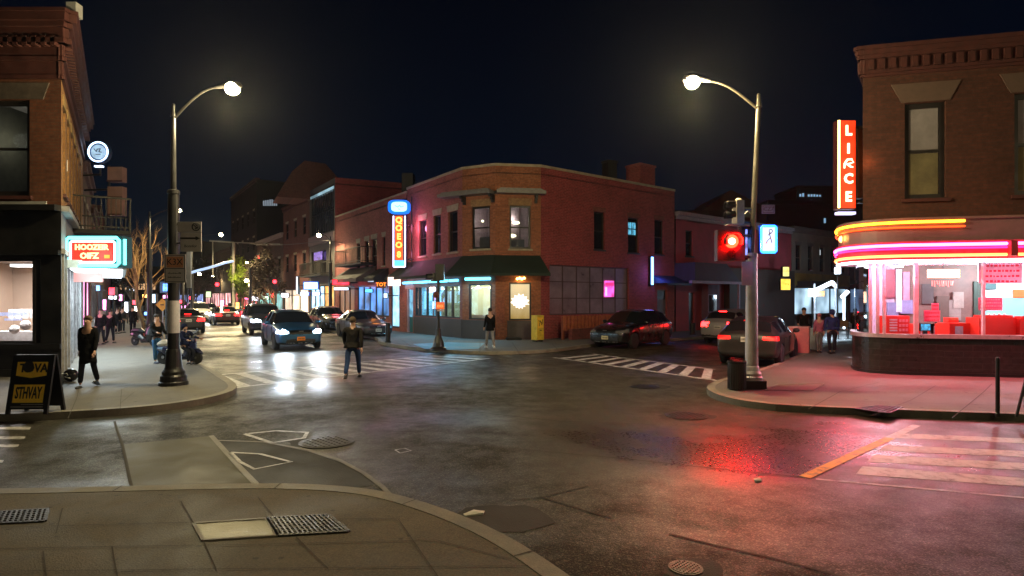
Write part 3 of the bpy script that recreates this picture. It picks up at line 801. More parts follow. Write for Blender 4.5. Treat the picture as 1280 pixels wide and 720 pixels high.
# glowing window with splash decal on the right corner face
a, b, c, d = sB[0]; mb = FB.mb(); fw = .07
mb.box(a, a+fw, .02, .12, c, d); mb.box(b-fw, b, .02, .12, c, d); mb.box(a+fw, b-fw, .02, .12, d-fw, d); mb.box(a+fw, b-fw, .02, .12, c, c+fw)
wn = mb.build('shop_window', M_frame, cb)
mb = FB.mb(); mb.box(a+.03, b-.03, .09, .1, c+.03, d-.03)
m, nt, p = nodes_of('glowing frosted glass'); tcn = nt.nodes.new('ShaderNodeTexCoord'); s3 = nt.nodes.new('ShaderNodeSeparateXYZ'); nt.links.new(tcn.outputs['Generated'], s3.inputs[0])
nn = nt.nodes.new('ShaderNodeTexNoise'); nn.inputs['Scale'].default_value = 2.2; nt.links.new(tcn.outputs['Generated'], nn.inputs[0])
q = nt.nodes.new('ShaderNodeMath'); q.operation = 'MULTIPLY_ADD'; q.inputs[1].default_value = .5; nt.links.new(nn.outputs['Fac'], q.inputs[0]); nt.links.new(s3.outputs['Z'], q.inputs[2])
crr = nt.nodes.new('ShaderNodeValToRGB'); nt.links.new(q.outputs[0], crr.inputs[0])
crr.color_ramp.elements[0].position = .2; crr.color_ramp.elements[0].color = (.30,.18,.03,1); crr.color_ramp.elements[1].position = 1.2 if False else 1; crr.color_ramp.elements[1].color = (.72,.60,.36,1)
nt.links.new(crr.outputs[0], p.inputs['Emission Color']); p.inputs['Emission Strength'].default_value = .95; p.inputs['Base Color'].default_value = (.2,.16,.08,1)
mb.build('frosted_pane', m, wn)
mb = FB.mb(); cx, cz = (a+b)/2, (c+d)/2 - .05
random.seed(5)
pts = []
for k in range(26):
    t = 2*PI*k/26; rr = (.40 if math.sin(t) > -.3 else .30) * (1 + (.16 if k % 2 else -.12)); pts.append((cx + rr*math.cos(t)*1.0, cz + rr*math.sin(t)*.92))
mb.extr(pts, .075, .085); mb.build('splash_emblem', emis('white splash', (1,.86,.80), 1.6, .35, 9), wn)
# warm light over it
mb = FB.mb()
for k in range(4): mb.ball((cx-.16+k*.11, -.12, 2.97 + .03*(k % 2)), .06)
wl = mb.build('wall_light', emis('amber bulb', (1,.62,.14), 10), cb)
lamp('POINT', FB.M @ Vector((cx, -.25, 2.95)), 16, (1,.6,.2), wl, .08)
mb = FB.mb(); mb.extr([(FB.fu(620.5), .9),(FB.fu(630.5), .9),(FB.fu(630.5), 2.1),(FB.fu(620.5), 2.1)], -.03, -.004); mb.build('notice_board', mat('red brown notice', (.30,.09,.05), .7, 0, .5, 12), cb)
# tiny cellar hatch step
mb = FB.mb(); mb.box(FB.fu(632), FB.fu(650), -.5, -.06, .12, .22); mb.build('step', M_blackm, cb)
# blue tube light under the awning
tb = emis('cyan tube', (.10,.62,1), 5.5)
mb = FL.mb(); us = [FL.fu(p) for p in (506,519,520,537,538.5,548,550,562,564,575)]
for u0, u1 in zip(us[::2], us[1::2]): mb.rod((u0+.03,-.12,2.93), (u1-.03,-.12,2.93), .06)
mb.T = FA.M; mb.rod((FA.fu(583),-.1,2.98), (FA.fu(614),-.1,2.98), .065); ft = mb.build('tube_light', tb, cb)
lamp('AREA', FL.M @ Vector((FL.L*.6,-.35,2.95)), 120, (.15,.62,1), ft, 3.6, aim(FL.M.to_3x3() @ Vector((0,-.5,-1))), size_y=.1)
lamp('AREA', FA.M @ Vector((FA.L*.5,-.35,2.95)), 50, (.25,.7,1), ft, 1.4, aim(FA.M.to_3x3() @ Vector((0,-.5,-1))), size_y=.1)
# green awning wrapping the corner
mb = MB(); prof = lambda f, u, y: f.M @ Vector((u, y, 0))
n2 = lambda f: Vector((-f.n.x, -f.n.y, 0))
def mitre(p, fa, fb, d):
    n = (n2(fa) + n2(fb)).normalized(); return Vector((p[0], p[1], 0)) + n * d / max(.3, n.dot(n2(fa)))
top = [FL.M @ Vector((FL.fu(509),-.02,0)), mitre(c1, FL, FA, .02), mitre(c2, FA, FB, .02), Vector((c3[0], c3[1], 0)) + n2(FB)*.02 - FB.u*.05]
bot = [FL.M @ Vector((FL.fu(503)-.1,-1.0,0)), mitre(c1, FL, FA, 1.0), mitre(c2, FA, FB, 1.0), Vector((c3[0], c3[1], 0)) + n2(FB)*1.0 + FB.u*.25]
zt, zb = 4.08, 3.2
for i in range(3):
    mb.face([(bot[i].x,bot[i].y,zb),(bot[i+1].x,bot[i+1].y,zb),(top[i+1].x,top[i+1].y,zt),(top[i].x,top[i].y,zt)])
    mb.face([(bot[i].x,bot[i].y,zb-.12),(bot[i+1].x,bot[i+1].y,zb-.12),(bot[i+1].x,bot[i+1].y,zb),(bot[i].x,bot[i].y,zb)])
mb.face([(bot[0].x,bot[0].y,zb),(top[0].x,top[0].y,zt),(top[0].x,top[0].y,zb)]); mb.face([(bot[3].x,bot[3].y,zb),(top[3].x,top[3].y,zt),(top[3].x,top[3].y,zb)])
ob = mb.build('awning', M_green, cb); s = ob.modifiers.new('s', 'SOLIDIFY'); s.thickness = .02
mb = FL.mb()
for u in (FL.fu(509)+.02, FL.fu(516.8)): mb.box(u-.06,u+.06,.0,.18,.12,2.86)
mb.box(door_u[0]-.1, door_u[1]+.1, -.02, .15, 2.6, 2.84)
df = mb.build('door_frame', mat('pink painted frame', (.42,.25,.26), .6), cb)
mb = FL.mb(); mb.box(door_u[0]+.05, door_u[1]-.05, .12, .16, .14, 1.0); d_ = mb.build('door', mat('teal door', (.04,.2,.25), .5), cb)
mb = FL.mb(); mb.box(door_u[0]+.12, door_u[1]-.12, .11, .115, 1.0, 2.55); mb.build('door_glass', emis('blue door glow', (.18,.5,.75), .8, .5, 3), d_)
# chimneys
for lab, px0, px1, py, Y in (('black square chimney stack on the corner building roof',755,772.5,199,33.5),('broad dark red chimney block on the corner building roof',786,820,205,35.2)):
    x0, x1 = px_x(px0, Y), px_x(px1, Y); zt_ = pz(py, Y)
    mb = MB(Tm((x0+x1)/2, Y+.5, 0, R(38) if px0 > 780 else R(30))); wd = (x1-x0)*.42
    mb.box(-wd, wd, -wd*.8, wd*.8, HB-.4, zt_-.12); mb.box(-wd-.05, wd+.05, -wd*.8-.05, wd*.8+.05, zt_-.12, zt_)
    mb.build('chimney', Mb_red if px0 > 780 else M_black2, cb)
mb = MB(); mb.box(px_x(502,37), px_x(516,37), 37, 38, 7.6, pz(216,37)); mb.build('chimney', M_black2, cb)
# blue neon tube on the right wall
u = FR.fu(812); mb = FR.mb(); mb.box(u-.12,u+.12,-.16,-.003, FR.fz(812,358), FR.fz(812,320))
nb = tag(mb.build('neon_sign', M_black, None), 'vertical blue neon tube on the red brick wall', 'neon sign')
mb = FR.mb()
for k in (-.06,.0,.06): mb.rod((u+k,-.19,FR.fz(812,356)), (u+k,-.19,FR.fz(812,321.5)), .028)
mb.build('tube', emis('blue white neon', (.16,.42,1), 6), nb)
lamp('POINT', FR.M @ Vector((u+.05,-.6,3.4)), 34, (.25,.2,1), nb, .3)
# small blue side awning
mb = FR.mb(); u0, u1 = FR.fu(816), FR.fu(846)
mb.face([(u0,-.02,3.35),(u1,-.02,3.35),(u1,-1.0,2.9),(u0,-1.0,2.9)]); mb.face([(u0,-1.0,2.9),(u1,-1.0,2.9),(u1,-1.0,2.78),(u0,-1.0,2.78)]); mb.face([(u0,-.02,3.35),(u0,-1.0,2.9),(u0,-.02,2.9)])
ob = mb.build('awning', mat('navy canvas', (.02,.04,.12), .6), cb); ob.modifiers.new('s','SOLIDIFY').thickness = .02

# vertical blade sign on the left wall
bu = FL.fu(514); base = FL.M @ Vector((bu,0,0))
Ys = 33.0
sg = empty('neon_sign', (px_x(498,Ys), Ys, 0), 0, 'tall orange and blue neon blade sign with rounded blue head', 'neon sign')
def SX(px): return px_x(px, Ys)
def SZ(py): return pz(py, Ys)
mb = MB(); mb.box(SX(491),SX(507),Ys,Ys+.3,SZ(334),SZ(269)); mb.build('cabinet', mat('sign cabinet', (.03,.05,.1), .4), sg)
mb = MB(); mb.box(SX(494),SX(503.5),Ys-.02,Ys,SZ(325),SZ(270)); mb.build('face', emis('orange red sign face', (1,.12,.02), 1.1), sg)
mb = MB(); mb.box(SX(493),SX(505),Ys-.02,Ys,SZ(333),SZ(325.5)); mb.build('face', emis('cyan sign face', (.1,.6,1), 1.6), sg)
mb = MB()
for px in (492,506.5): mb.rod((SX(px),Ys-.05,SZ(333.5)), (SX(px),Ys-.05,SZ(270)), .035)
mb.rod((SX(492),Ys-.05,SZ(333.5)), (SX(506.5),Ys-.05,SZ(333.5)), .035); mb.build('tube', emis('lilac white neon', (.62,.6,1), 4), sg)
mb = MB(); pr = [(SX(498.5)+.60*math.copysign(abs(math.cos(2*PI*k/28))**.55, math.cos(2*PI*k/28)), SZ(258.5)+.38*math.copysign(abs(math.sin(2*PI*k/28))**.55, math.sin(2*PI*k/28))) for k in range(28)]
mb.extr(pr, Ys-.02, Ys+.3); hd = mb.build('head', emis('deep blue sign head', (.0,.16,.9), 1.5), sg)
mb = MB(); pr2 = [(SX(499)+(x-SX(498.5))*.72, SZ(258.5)+(z-SZ(258.5))*.7) for x, z in pr]; mb.extr(pr2, Ys-.05, Ys-.02); mb.build('head_panel', emis('pale cyan panel', (.45,.92,1), 1.6), hd)
mb = MB()
for (x0,z0,x1,z1) in ((-.22,.06,-.05,-.03),(-.05,-.03,.03,.08),(.03,.08,.09,-.02),(.09,-.02,.25,.02),(-.03,-.12,.06,-.16)): mb.rod((SX(499)+x0,Ys-.06,SZ(258.5)+z0),(SX(499)+x1,Ys-.06,SZ(258.5)+z1),.014,5)
mb.build('emblem', M_black, hd)
lt = emis('amber letter', (1,.62,.10), 2.6)
for ch, py in zip(('Q','O','E','O','8'), (275.5,285.5,296,306.5,318.5)):
    letters(ch, .46, lt, sg, Matrix.Translation((SX(498.7),Ys-.03,SZ(py))), .012, offset=.012)
mb = MB()
for py in (281,324): mb.rod((SX(507),Ys+.15,SZ(py)), (SX(516),Ys+.6,SZ(py)), .03)
mb.rod((SX(515),Ys-.1,SZ(334)),(SX(515),Ys-.1,SZ(246)),.035)
mb.build('bracket', M_black, sg)
lamp('POINT', (SX(509)+.35,Ys-.25,SZ(285)), 110, (1,.22,.42), sg, .3); lamp('POINT', (SX(508)+.3,Ys-.3,SZ(318)), 50, (1,.25,.5), sg, .3)
lamp('POINT', (SX(499),Ys-.4,SZ(258)), 6, (.3,.5,1), sg, .3)
# hanging white square sign and lit doorway under it
Yq = 33.4
mb = MB(); mb.box(px_x(485,Yq),px_x(499.5,Yq),Yq,Yq+.25,pz(357,Yq),pz(346.5,Yq)); q_ = mb.build('light_box', emis('pink white light box', (1,.72,.62), 3.2), None)
tag(q_, 'small glowing white box sign by the cafe door', 'sign')
lamp('POINT', (px_x(495,Yq)-.1,Yq-.3,pz(360,Yq)), 22, (1,.6,.5), q_, .2)
# ================================================================ LEFT CORNER BUILDING
Mb_lb = brick('brown brick', (.15,.048,.022), (.105,.034,.016), (.09,.05,.032))
M_ltrim = mat('oxblood painted trim', (.08,.024,.02), .6, 0, .35, 3, .2)
M_shopblk = mat('black shopfront panel', (.014,.013,.013), .42, 0, .5, 2)
lb = empty('corner_shop_building', (-12, 15, 0), 0, 'brown brick building with black shopfront and heavy cornice at the left edge', 'building')
LX, LY = -11.12, 14.8
lf = Fac((-20, 14.8), (LX, LY)); E1 = (LX - .547*10.4, LY + .837*10.4); ls = Fac((LX, LY), E1)
HL = 8.75
hw = lf.rect(-2, 125, 37, 245); hw = (hw[0]-.4, hw[1], hw[2], hw[3])
hs = [(lf.fu(-60)-1.5, lf.fu(41), .95, 3.02), (lf.fu(43.5), lf.fu(51), .95, 3.02)]
mb = lf.mb(); lf.wall(mb, 4.35, HL, [hw, (hw[0]-3, hw[1]-3, hw[2], hw[3])]); mb.build('wall', Mb_lb, lb, recalc=False)
mb = lf.mb(); lf.wall(mb, 0, 4.35, hs, depth=.25); mb.build('shopfront', M_shopblk, lb, recalc=False)
sside = []; us0 = [.55, 2.0, 3.5, 5.0, 6.5, 8.0]
for u in us0: sside.append((u, u+.75, 4.7, 6.95))
sg_ = [(.35, 1.15, .3, 3.1), (1.4, 2.25, .3, 3.1), (2.5, 3.6, .3, 3.1), (3.85, 5.2, .3, 3.1), (5.5, 7.0, .3, 3.1), (7.3, 9.6, .3, 3.1)]
mb = ls.mb(); ls.wall(mb, 4.35, HL, sside); mb.build('wall', brick('golden lit brick', (.36,.17,.05), (.27,.12,.035), (.22,.14,.07)), lb, recalc=False)  # golden lamplight on the side face put into the brick colour
mb = ls.mb(); ls.wall(mb, 0, 4.35, sg_, depth=.2); mb.build('shopfront', mat('weathered grey pilaster', (.20,.19,.20), .6, 0, .5, 5, .3), lb, recalc=False)
mb = MB(); mb.prism([(-20,14.8),(LX,LY),E1,(-26,24)], HL-.2, HL-.15); mb.build('roof', M_blackm, lb)
# cornice, built as courses running round both faces
def cornice(parent, fs, z0, steps, m, dent=None, dm=None):
    mb = MB()
    for f, ua, ub in fs:
        mb.T = f.M; z = z0
        for h, o in steps:
            mb.box(ua - (o if ua > -.5 and ua <= 0.001 else 0), ub + o, -o, .05, z, z + h - .001); z += h
    ob = mb.build('cornice', m, parent)
    if dent:
        zz, hh, oo, wd, gap = dent
        mb = MB()
        for f, ua, ub in fs:
            mb.T = f.M; u = ua + .1
            while u < ub - wd: mb.box(u, u+wd, -oo, 0, zz, zz+hh); u += wd + gap
        mb.build('dentil_molding', dm or m, ob)
    return ob
cornice(lb, [(lf, 2, lf.L), (ls, 0, ls.L)], 7.45, [(.10,.07),(.34,.03),(.10,.10),(.30,.06),(.12,.22),(.26,.16),(.12,.24),(.20,.32),(.08,.36)], M_ltrim, (8.22,.22,.22,.11,.12))
mb = MB(); mb.cbox((px_x(93, 14.9), 14.9, 9.19), (.24,.24,.34)); mb.build('finial', M_concr, lb)
wn = window(lf, hw, lb, pane=M_glass, sill=M_ltrim, fw=.13)
room(lf, (hw[0]-.3, hw[1]+.3, hw[2]-.2, hw[3]+.2), wn, 2.5, mat('olive wall', (.13,.12,.085), .9), mat('flat ceiling', (.5,.45,.42), .9), mat('flat floor', (.2,.15,.12), .8), name='room', skew=-.7)
mb = lf.mb(); mb.box(lf.fu(0)-.2, lf.fu(9), 1.9, 2.0, pz(215,16.9), pz(201,16.9)); mb.build('ceiling_light', emis('upstairs tube', (1,.95,.65), 3), wn)
lamp('POINT', lf.M @ Vector((hw[1]-1.0, 1.0, 6.2)), 8, (1,.92,.7), wn, .2)
mb = lf.mb(); mb.extr([(hw[0]-.2,hw[3]+.02),(hw[1]+.35,hw[3]+.02),(hw[1]+.5,hw[3]+.42),(hw[0]-.3,hw[3]+.42)], -.03, .05); mb.build('lintel', mat('soot stained lintel', (.10,.075,.06), .8, 0, .4, 5, .3), wn)
for i, r in enumerate(sside): window(ls, r, lb, sill=M_ltrim, lintel=.25, lm=mat('golden lit stone', (.40,.26,.10), .8), pane=mat('golden lit glass', (.05,.03,.01), .1, 0, .3, 2, spec=.9))  # lintel and pane colours carry the same golden lamplight
# shopfront trim: sign band, frame, stall riser
mb = lf.mb()
mb.box(0, lf.L, -.22, -.001, 4.2, 4.34); mb.box(0, lf.L, -.1, -.001, 3.12, 3.24); mb.box(0, lf.L, -.06, -.001, .12, .3); mb.box(0, lf.L, -.05, -.001, .80, .93)
mb.build('fascia', M_shopblk, lb)
mb = ls.mb()
mb.box(0, ls.L, -.16, -.001, 4.2, 4.34); mb.box(0, ls.L, -.08, -.001, 3.15, 3.28)
for a, b, c, d in sg_[:]: mb.box(a-.16, a-.04, -.05, -.001, .12, 3.15)
mb.build('fascia', mat('pale grey pilaster', (.30,.30,.31), .6, 0, .4, 5), lb)
mb = lf.mb(); mb.box(-.0+2, lf.L-.35, -.035, -.003, 4.36, 4.44); mb.build('ledge', M_concr, lb)
# front shop window with real room
a, b, c, d = hs[0]
mb = lf.mb(); mb.box(b-.05,b,.05,.12,c,d); mb.box(a,b-.05,.05,.12,c,c+.05); mb.box(a,b-.05,.05,.12,d-.05,d); sw = mb.build('shop_window', M_black, lb)
mb = lf.mb(); mb.box(a,b-.04,.08,.09,c+.04,d-.04); mb.build('pane', M_glass, sw)
M_sh = mat('beige shop wall', (.55,.43,.34), .85, 0, .1, 1)
rm = room(lf, (a, b+.02, c-.6, d+.1), lb, 3.6, M_sh, mat('shop ceiling', (.7,.65,.6), .9), mat('shop floor', (.4,.32,.27), .6), y0=.26, skew=-.72)
mb = lf.mb(); mb.box(lf.fu(-30)-1, b-.3, 2.2, 2.45, 2.95, 3.02); mb.build('ceiling_light', emis('shop strip light', (1,.93,.85), 5), rm)
mb = lf.mb(); mb.box(b-2.2, b-.65, 3.3, 3.5, 2.55, 2.85); mb.build('menu_board', emis('pink menu board', (.85,.38,.36), .9), rm)
mb = lf.mb()
for k in range(5): mb.box(b-2.2+k*.2, b-2.06+k*.2, 1.9, 2.0, 1.45+.02*k, 1.75)
mb.box(b-2.4, b-.9, 1.5, 1.9, .2, 1.15); mb.build('counter', mat('white counter', (.7,.68,.68), .4), rm)
mb = lf.mb(); mb.ball((b-1.15, 1.2, 1.33), .13); mb.ball((b-1.45, 1.2, 1.22), .12); mb.build('white_bowls', mat('white china', (.85,.83,.83), .2), rm)
mb = lf.mb()
random.seed(3)
for k in range(16): x = b-.95+k*.045; mb.box(x, x+.03, .12, .125, 1.62+random.uniform(-.02,.02), 1.7)
for k in range(9): x = b-.8+k*.05; mb.box(x, x+.03, .12, .125, 1.5, 1.55)
mb.build('window_lettering', emis('bluish window letters', (.55,.62,1), 1.2), sw)
lamp('AREA', lf.M @ Vector((b-1.3, 1.6, 3.0)), 560, (1,.84,.74), rm, 1.6)
a, b, c, d = hs[1]; mb = lf.mb(); mb.box(a,b,.18,.2,c,d); mb.build('side_light', mat('dusty grey glass', (.16,.15,.15), .5, 0, .4, 2), lb)
# side shop windows: pale lit glass
for i, r in enumerate(sg_):
    a, b, c, d = r
    mb = ls.mb(); mb.box(a,a+.05,.03,.12,c,d); mb.box(b-.05,b,.03,.12,c,d); mb.box(a+.05,b-.05,.03,.12,c,c+.07); mb.box(a+.05,b-.05,.03,.12,d-.35,d-.3); mb.box(a+.05,b-.05,.03,.12,d-.06,d)
    w_ = mb.build('shop_window', M_alu if i > 1 else M_frame, lb)
    mb = ls.mb(); mb.box(a+.03,b-.03,.10,.11,c+.03,d-.03)
    mb.build('pane', emis('cool lit curtain glass', (.50,.82,.92), 1.5, .5, 2.5) if i > 1 else mat('dim glass', (.07,.06,.08), .15, 0, .4, 2), w_)
# projecting sign box
Yb = 16.1
sb = empty('neon_sign', (-11.3, Yb, 2.8), 0, 'red sign box with turquoise neon border over the left pavement', 'neon sign')
x0, x1, z0, z1 = px_x(80.5,Yb), px_x(152,Yb), pz(334.5,Yb), pz(295,Yb)
mb = MB(); mb.box(x0, x1, Yb, Yb+.45, z0, z1); mb.build('cabinet', mat('teal sign cabinet', (.01,.05,.06), .4), sb)
def ringframe(mb, x0, x1, z0, z1, y, r, n=10):
    c = r*1.5
    P = [(x0+c,y,z0),(x1-c,y,z0),(x1,y,z0+c),(x1,y,z1-c),(x1-c,y,z1),(x0+c,y,z1),(x0,y,z1-c),(x0,y,z0+c),(x0+c,y,z0)]
    mb.tube(P, r, n)
mb = MB(); ringframe(mb, x0+.06, x1-.06, z0+.05, z1-.05, Yb-.02, .045); mb.build('tube', emis('turquoise neon', (.12,.95,.95), 4.2), sb)
mb = MB(); ringframe(mb, x0+.17, x1-.17, z0+.14, z1-.14, Yb-.02, .03); mb.build('tube', emis('icy white neon', (.75,.95,1), 3), sb)
mb = MB(); mb.box(x0+.22, x1-.24, Yb-.015, Yb+.01, z0+.18, z1-.17); mb.build('face', emis('red sign face', (1,.03,.015), 1.5), sb)
mb = MB(); mb.rod((x1+.02,Yb+.1,z0+.08),(x1+.02,Yb+.1,z1-.08), .04); mb.build('tube', emis('turquoise neon', (.12,.95,.95), 4.2), sb)
mb = MB(); mb.box(x0-.09, x0-.005, Yb-.03, Yb+.3, z0+.1, z1); mb.build('face', emis('red end face', (1,.01,.01), 1.0), sb)
yl = emis('cream letter', (1,.78,.34), 1.9)
letters('HOOZEIR', .205, yl, sb, Matrix.Translation(((x0+x1)/2-.02,Yb-.03,z0+.54)), .008, sx=1.0, offset=.008)
letters('OIFZ', .215, yl, sb, Matrix.Translation(((x0+x1)/2-.08,Yb-.03,z0+.31)), .008, sx=1.05, offset=.008)
mb = MB(); mb.box((x0+x1)/2+.32,(x0+x1)/2+.46,Yb-.03,Yb-.01,z0+.25,z0+.34); mb.build('lettering', emis('orange dot', (1,.35,.02), 1.5), sb)
mb = MB(); mb.rod((x0-.3,Yb+.2,z1-.1),(x0+.1,Yb+.2,z1-.1),.04); mb.rod((x0-.3,Yb+.2,z0+.2),(x0+.1,Yb+.2,z0+.2),.04); mb.build('bracket', M_black, sb)
lamp('POINT', ((x0+x1)/2, Yb-.5, z0+.3), 16, (.5,.85,.8), sb, .3)
# lit canopy under/behind the sign
cn = empty('canopy', (-12.5, 18, 3.0), 0, 'white lit flat canopy behind the red sign box', 'canopy')
q0 = ls.M @ Vector((1.3,-.02,0)); q1 = ls.M @ Vector((9.5,-.02,0)); n_ = -ls.n*1.35
mb = MB(); mb.prism([tuple(v.to_2d()) for v in (q0, q0+n_, q1+n_, q1)], 2.86, 3.08); mb.build('slab', mat('white canopy', (.6,.62,.63), .5), cn)
mb = MB(); ins = lambda t, s: (ls.M @ Vector((t,-.02,0)) + -ls.n*s)
for t in (1.6, 3.6, 5.6, 7.6): mb.prism([tuple(v.to_2d()) for v in (ins(t-.2,.08), ins(t-.2,1.25), ins(t+1.5,1.25), ins(t+1.5,.08))], 2.83, 2.856)
mb.build('light_panel', emis('canopy light panel', (.88,.97,1), 5), cn)
for t in (2.8, 5.4, 8): lamp('AREA', ins(t, .7) + Vector((0,0,2.78)), 90, (.82,.95,1), cn, .8)
# balcony
Mr = mat('balcony iron', (.02,.018,.016), .5, .5)
def balcony(parent, f, u0, u1, z, out, h=.95):
    mb = f.mb(); mb.box(u0, u1, -out, 0, z-.12, z); fl = mb.build('balcony', M_blackm, parent)
    mb = f.mb()
    mb.box(u0, u1, -out-.02, -out+.02, z+h-.05, z+h); mb.box(u0, u1, -out-.015, -out+.015, z+.08, z+.12)
    for s_ in (u0, u1): mb.box(s_-.02, s_+.02, -out, 0, z+h-.05, z+h); mb.box(s_-.015, s_+.015, -out, 0, z+.08, z+.12)
    n = int((u1-u0)/.13)
    for i in range(n+1): u = u0+(u1-u0)*i/n; mb.box(u-.01, u+.01, -out-.01, -out+.01, z, z+h)
    for s_ in (u0, u1):
        for i in range(1, int(out/.13)): y = -out+i*.13; mb.box(s_-.01, s_+.01, y-.01, y+.01, z, z+h)
    mb.build('railing', Mr, fl)
balcony(lb, ls, 4.3, 9.8, 4.2, 1.5, 1.05)

# ---------------------------------------------------------------- left row beyond
Msh = [brick('sooty brown brick', (.12,.06,.045), (.085,.045,.035), (.09,.07,.06)), brick('dull red brick', (.17,.055,.04), (.12,.04,.03), (.1,.07,.06)), brick('umber brick', (.13,.09,.06), (.1,.07,.05), (.1,.08,.07))]
def row_building(name, label, f, h, wall_m, floors=2, bays=4, shop=None, sign=None, depth_back=12, win=(.9,1.5), lit=(), parts=True, z_first=4.5, cor=None):
    r_ = empty(name, tuple(f.M @ Vector((f.L/2,0,0))), 0, label, 'building')
    hs = []
    bw = f.L / bays
    for fl in range(floors - 1):
        z = z_first + fl*3.1
        if z + win[1] > h - .4: continue
        for b in range(bays): hs.append((bw*(b+.5)-win[0]/2, bw*(b+.5)+win[0]/2, z, z+win[1]))
    sh = (.3, f.L-.3, .5, 2.9)
    mb = f.mb(); f.wall(mb, 0, h, hs + [sh], depth=.2)
    a = f.M @ Vector((f.L,0,0)); b = f.M @ Vector((f.L,depth_back,0)); c = f.M @ Vector((0,depth_back,0)); d = f.M @ Vector((0,0,0))
    for p, q in ((a,b),(b,c),(c,d)):
        g = Fac((p.x,p.y),(q.x,q.y)); mb.T = g.M; g.wall(mb, 0, h)
    mb.T = Matrix(); mb.build('wall', wall_m, r_, recalc=False)
    mb = MB(); mb.prism([tuple(v.to_2d()) for v in (d, a, b, c)], h-.3, h-.2); mb.build('roof', M_blackm, r_)
    mb = f.mb(); mb.box(-.05, f.L+.05, -.22, .3, h-.02, h+.14); mb.box(0, f.L, -.12, -.002, h-.3, h-.02); mb.build('cornice', cor or M_ltrim, r_)
    for i, q in enumerate(hs):
        window(f, q, r_, pane=(emis('warm window glow', (1,.7,.35), .6, .5, 2) if i in lit else None), depth=.14, fw=.05, lintel=.2, lm=cor or M_stone)
    a_, b_, c_, d_ = sh
    mb = f.mb(); n = max(2, int((b_-a_)/2.3))
    for i in range(n+1): u = a_+(b_-a_)*i/n; mb.box(u-.05,u+.05,.02,.14,c_,d_)
    mb.box(a_,b_,.0,.15,c_,c_+.4); mb.box(a_,b_,.02,.14,d_-.1,d_)
    sw = mb.build('shopfront', M_frame, r_)
    mb = f.mb(); mb.box(a_,b_,.1,.11,c_+.4,d_-.1); mb.build('pane', shop or M_dglass, sw)
    return r_
def glow(name, c, s, v=.98, sc_=.45): return emis('glow ' + name, c, s*1.0, v, sc_)
LD = Vector((-.547,.837))
def Lp(d): return (LX + LD.x*d, LY + LD.y*d)
row_building('row_building', 'brown row building with balcony gap just beyond the red sign box', Fac(Lp(10.5), Lp(18)), 7.35, Msh[0], 2, 3, glow('pinkish', (1,.35,.7), 1.8))
row_building('row_building', 'low dark brick row building behind the bare tree', Fac(Lp(18.05), Lp(29)), 6.6, Msh[1], 2, 4, glow('white shop', (.9,.9,1), 2.0))
row_building('row_building', 'sooty row building past the bare tree on the left street side', Fac(Lp(29.05), Lp(42)), 8.0, Msh[2], 2, 5, glow('blue shop', (.3,.6,1), 2.0))
row_building('row_building', 'distant row building at the far left of the street', Fac(Lp(42.05), Lp(60)), 7.2, Msh[0], 2, 6, glow('mixed', (1,.6,.4), 1.6))
row_building('row_building', 'most distant dark row building at the left street end', Fac(Lp(60.05), Lp(95)), 9, Msh[1], 3, 8, glow('mixed far', (1,.3,.3), 1.0))
# round globe sign & stacked panels
Y = 23.2
gs = empty('globe_sign', (px_x(123,Y), Y, 7), 0, 'round white neon disc sign high on the left row', 'sign')
cx, cz = px_x(123.3,Y), pz(190,Y)
def disc(cx, cz, r, n=28): return [(cx+r*math.cos(2*PI*k/n), cz+r*math.sin(2*PI*k/n)) for k in range(n)]
mb = MB(); mb.extr(disc(cx,cz,.40), Y, Y+.2); mb.build('drum', mat('navy sign drum', (.02,.05,.12), .4), gs)
mb = MB(); mb.extr(disc(cx,cz,.28), Y-.03, Y-.001); mb.build('face', emis('pale blue sign face', (.42,.62,.80), .8, .3, 6), gs)
mb = MB(); mb.tube([(x,Y-.04,z) for x, z in disc(cx,cz,.37)+[disc(cx,cz,.37)[0]]], .032, 8); mb.build('tube', emis('blue white ring neon', (.55,.75,1), 3.2), gs)
mb = MB(); 
for (x0,z0,x1,z1) in ((-.15,.12,-.06,0),(-.06,0,-.02,.12),(.0,.1,.1,.12),(.1,.12,.04,0),(.04,0,.14,-.02),(-.08,-.1,.1,-.1)): mb.rod((cx+x0,Y-.045,cz+z0),(cx+x1,Y-.045,cz+z1),.016,5)
mb.build('emblem', mat('slate blue', (.05,.08,.12), .5), gs)
mb = MB(); mb.box(cx-.16,cx+.14,Y-.02,Y+.1,cz-.58,cz-.52); mb.build('small_light', emis('blue white bar', (.6,.75,1), 3), gs)
mb = MB(); mb.rod((cx,Y+.1,cz-.4),(cx,Y+.1,cz-.9),.035); mb.rod((cx,Y+.1,cz-.85),(cx-.9,Y+.3,cz-.85),.035); mb.build('bracket', M_black, gs)
lamp('POINT', (cx+.1,Y-.5,cz), 4, (.5,.7,1), gs, .2)
Y = 24
ps = empty('panel_sign', (px_x(143,Y), Y, 5.3), 0, 'stack of three dull pink sign panels on the left row', 'sign')
for ya, yb in ((208.5,227),(233,247.5),(248.5,269)):
    mb = MB(); mb.box(px_x(134.2,Y),px_x(152.6,Y),Y,Y+.3,pz(yb,Y),pz(ya,Y)); pn = mb.build('panel', mat('dull pink panel', (.30,.17,.14), .7, 0, .3, 2), ps)
    mb = MB(); mb.box(px_x(134.2,Y)-.01,px_x(152.6,Y)+.01,Y-.03,Y-.001,pz(yb,Y),pz(yb,Y)+.06); mb.build('trim', M_ltrim, pn)
mb = MB(); mb.rod((px_x(134.5,Y)-.04,Y+.15,pz(272,Y)),(px_x(134.5,Y)-.04,Y+.15,pz(205,Y)),.04); mb.rod((px_x(134.5,Y)-.04,Y+.15,pz(236,Y)),(px_x(134.5,Y)-1.2,Y+.3,pz(236,Y)),.04); mb.build('bracket', M_black, ps)

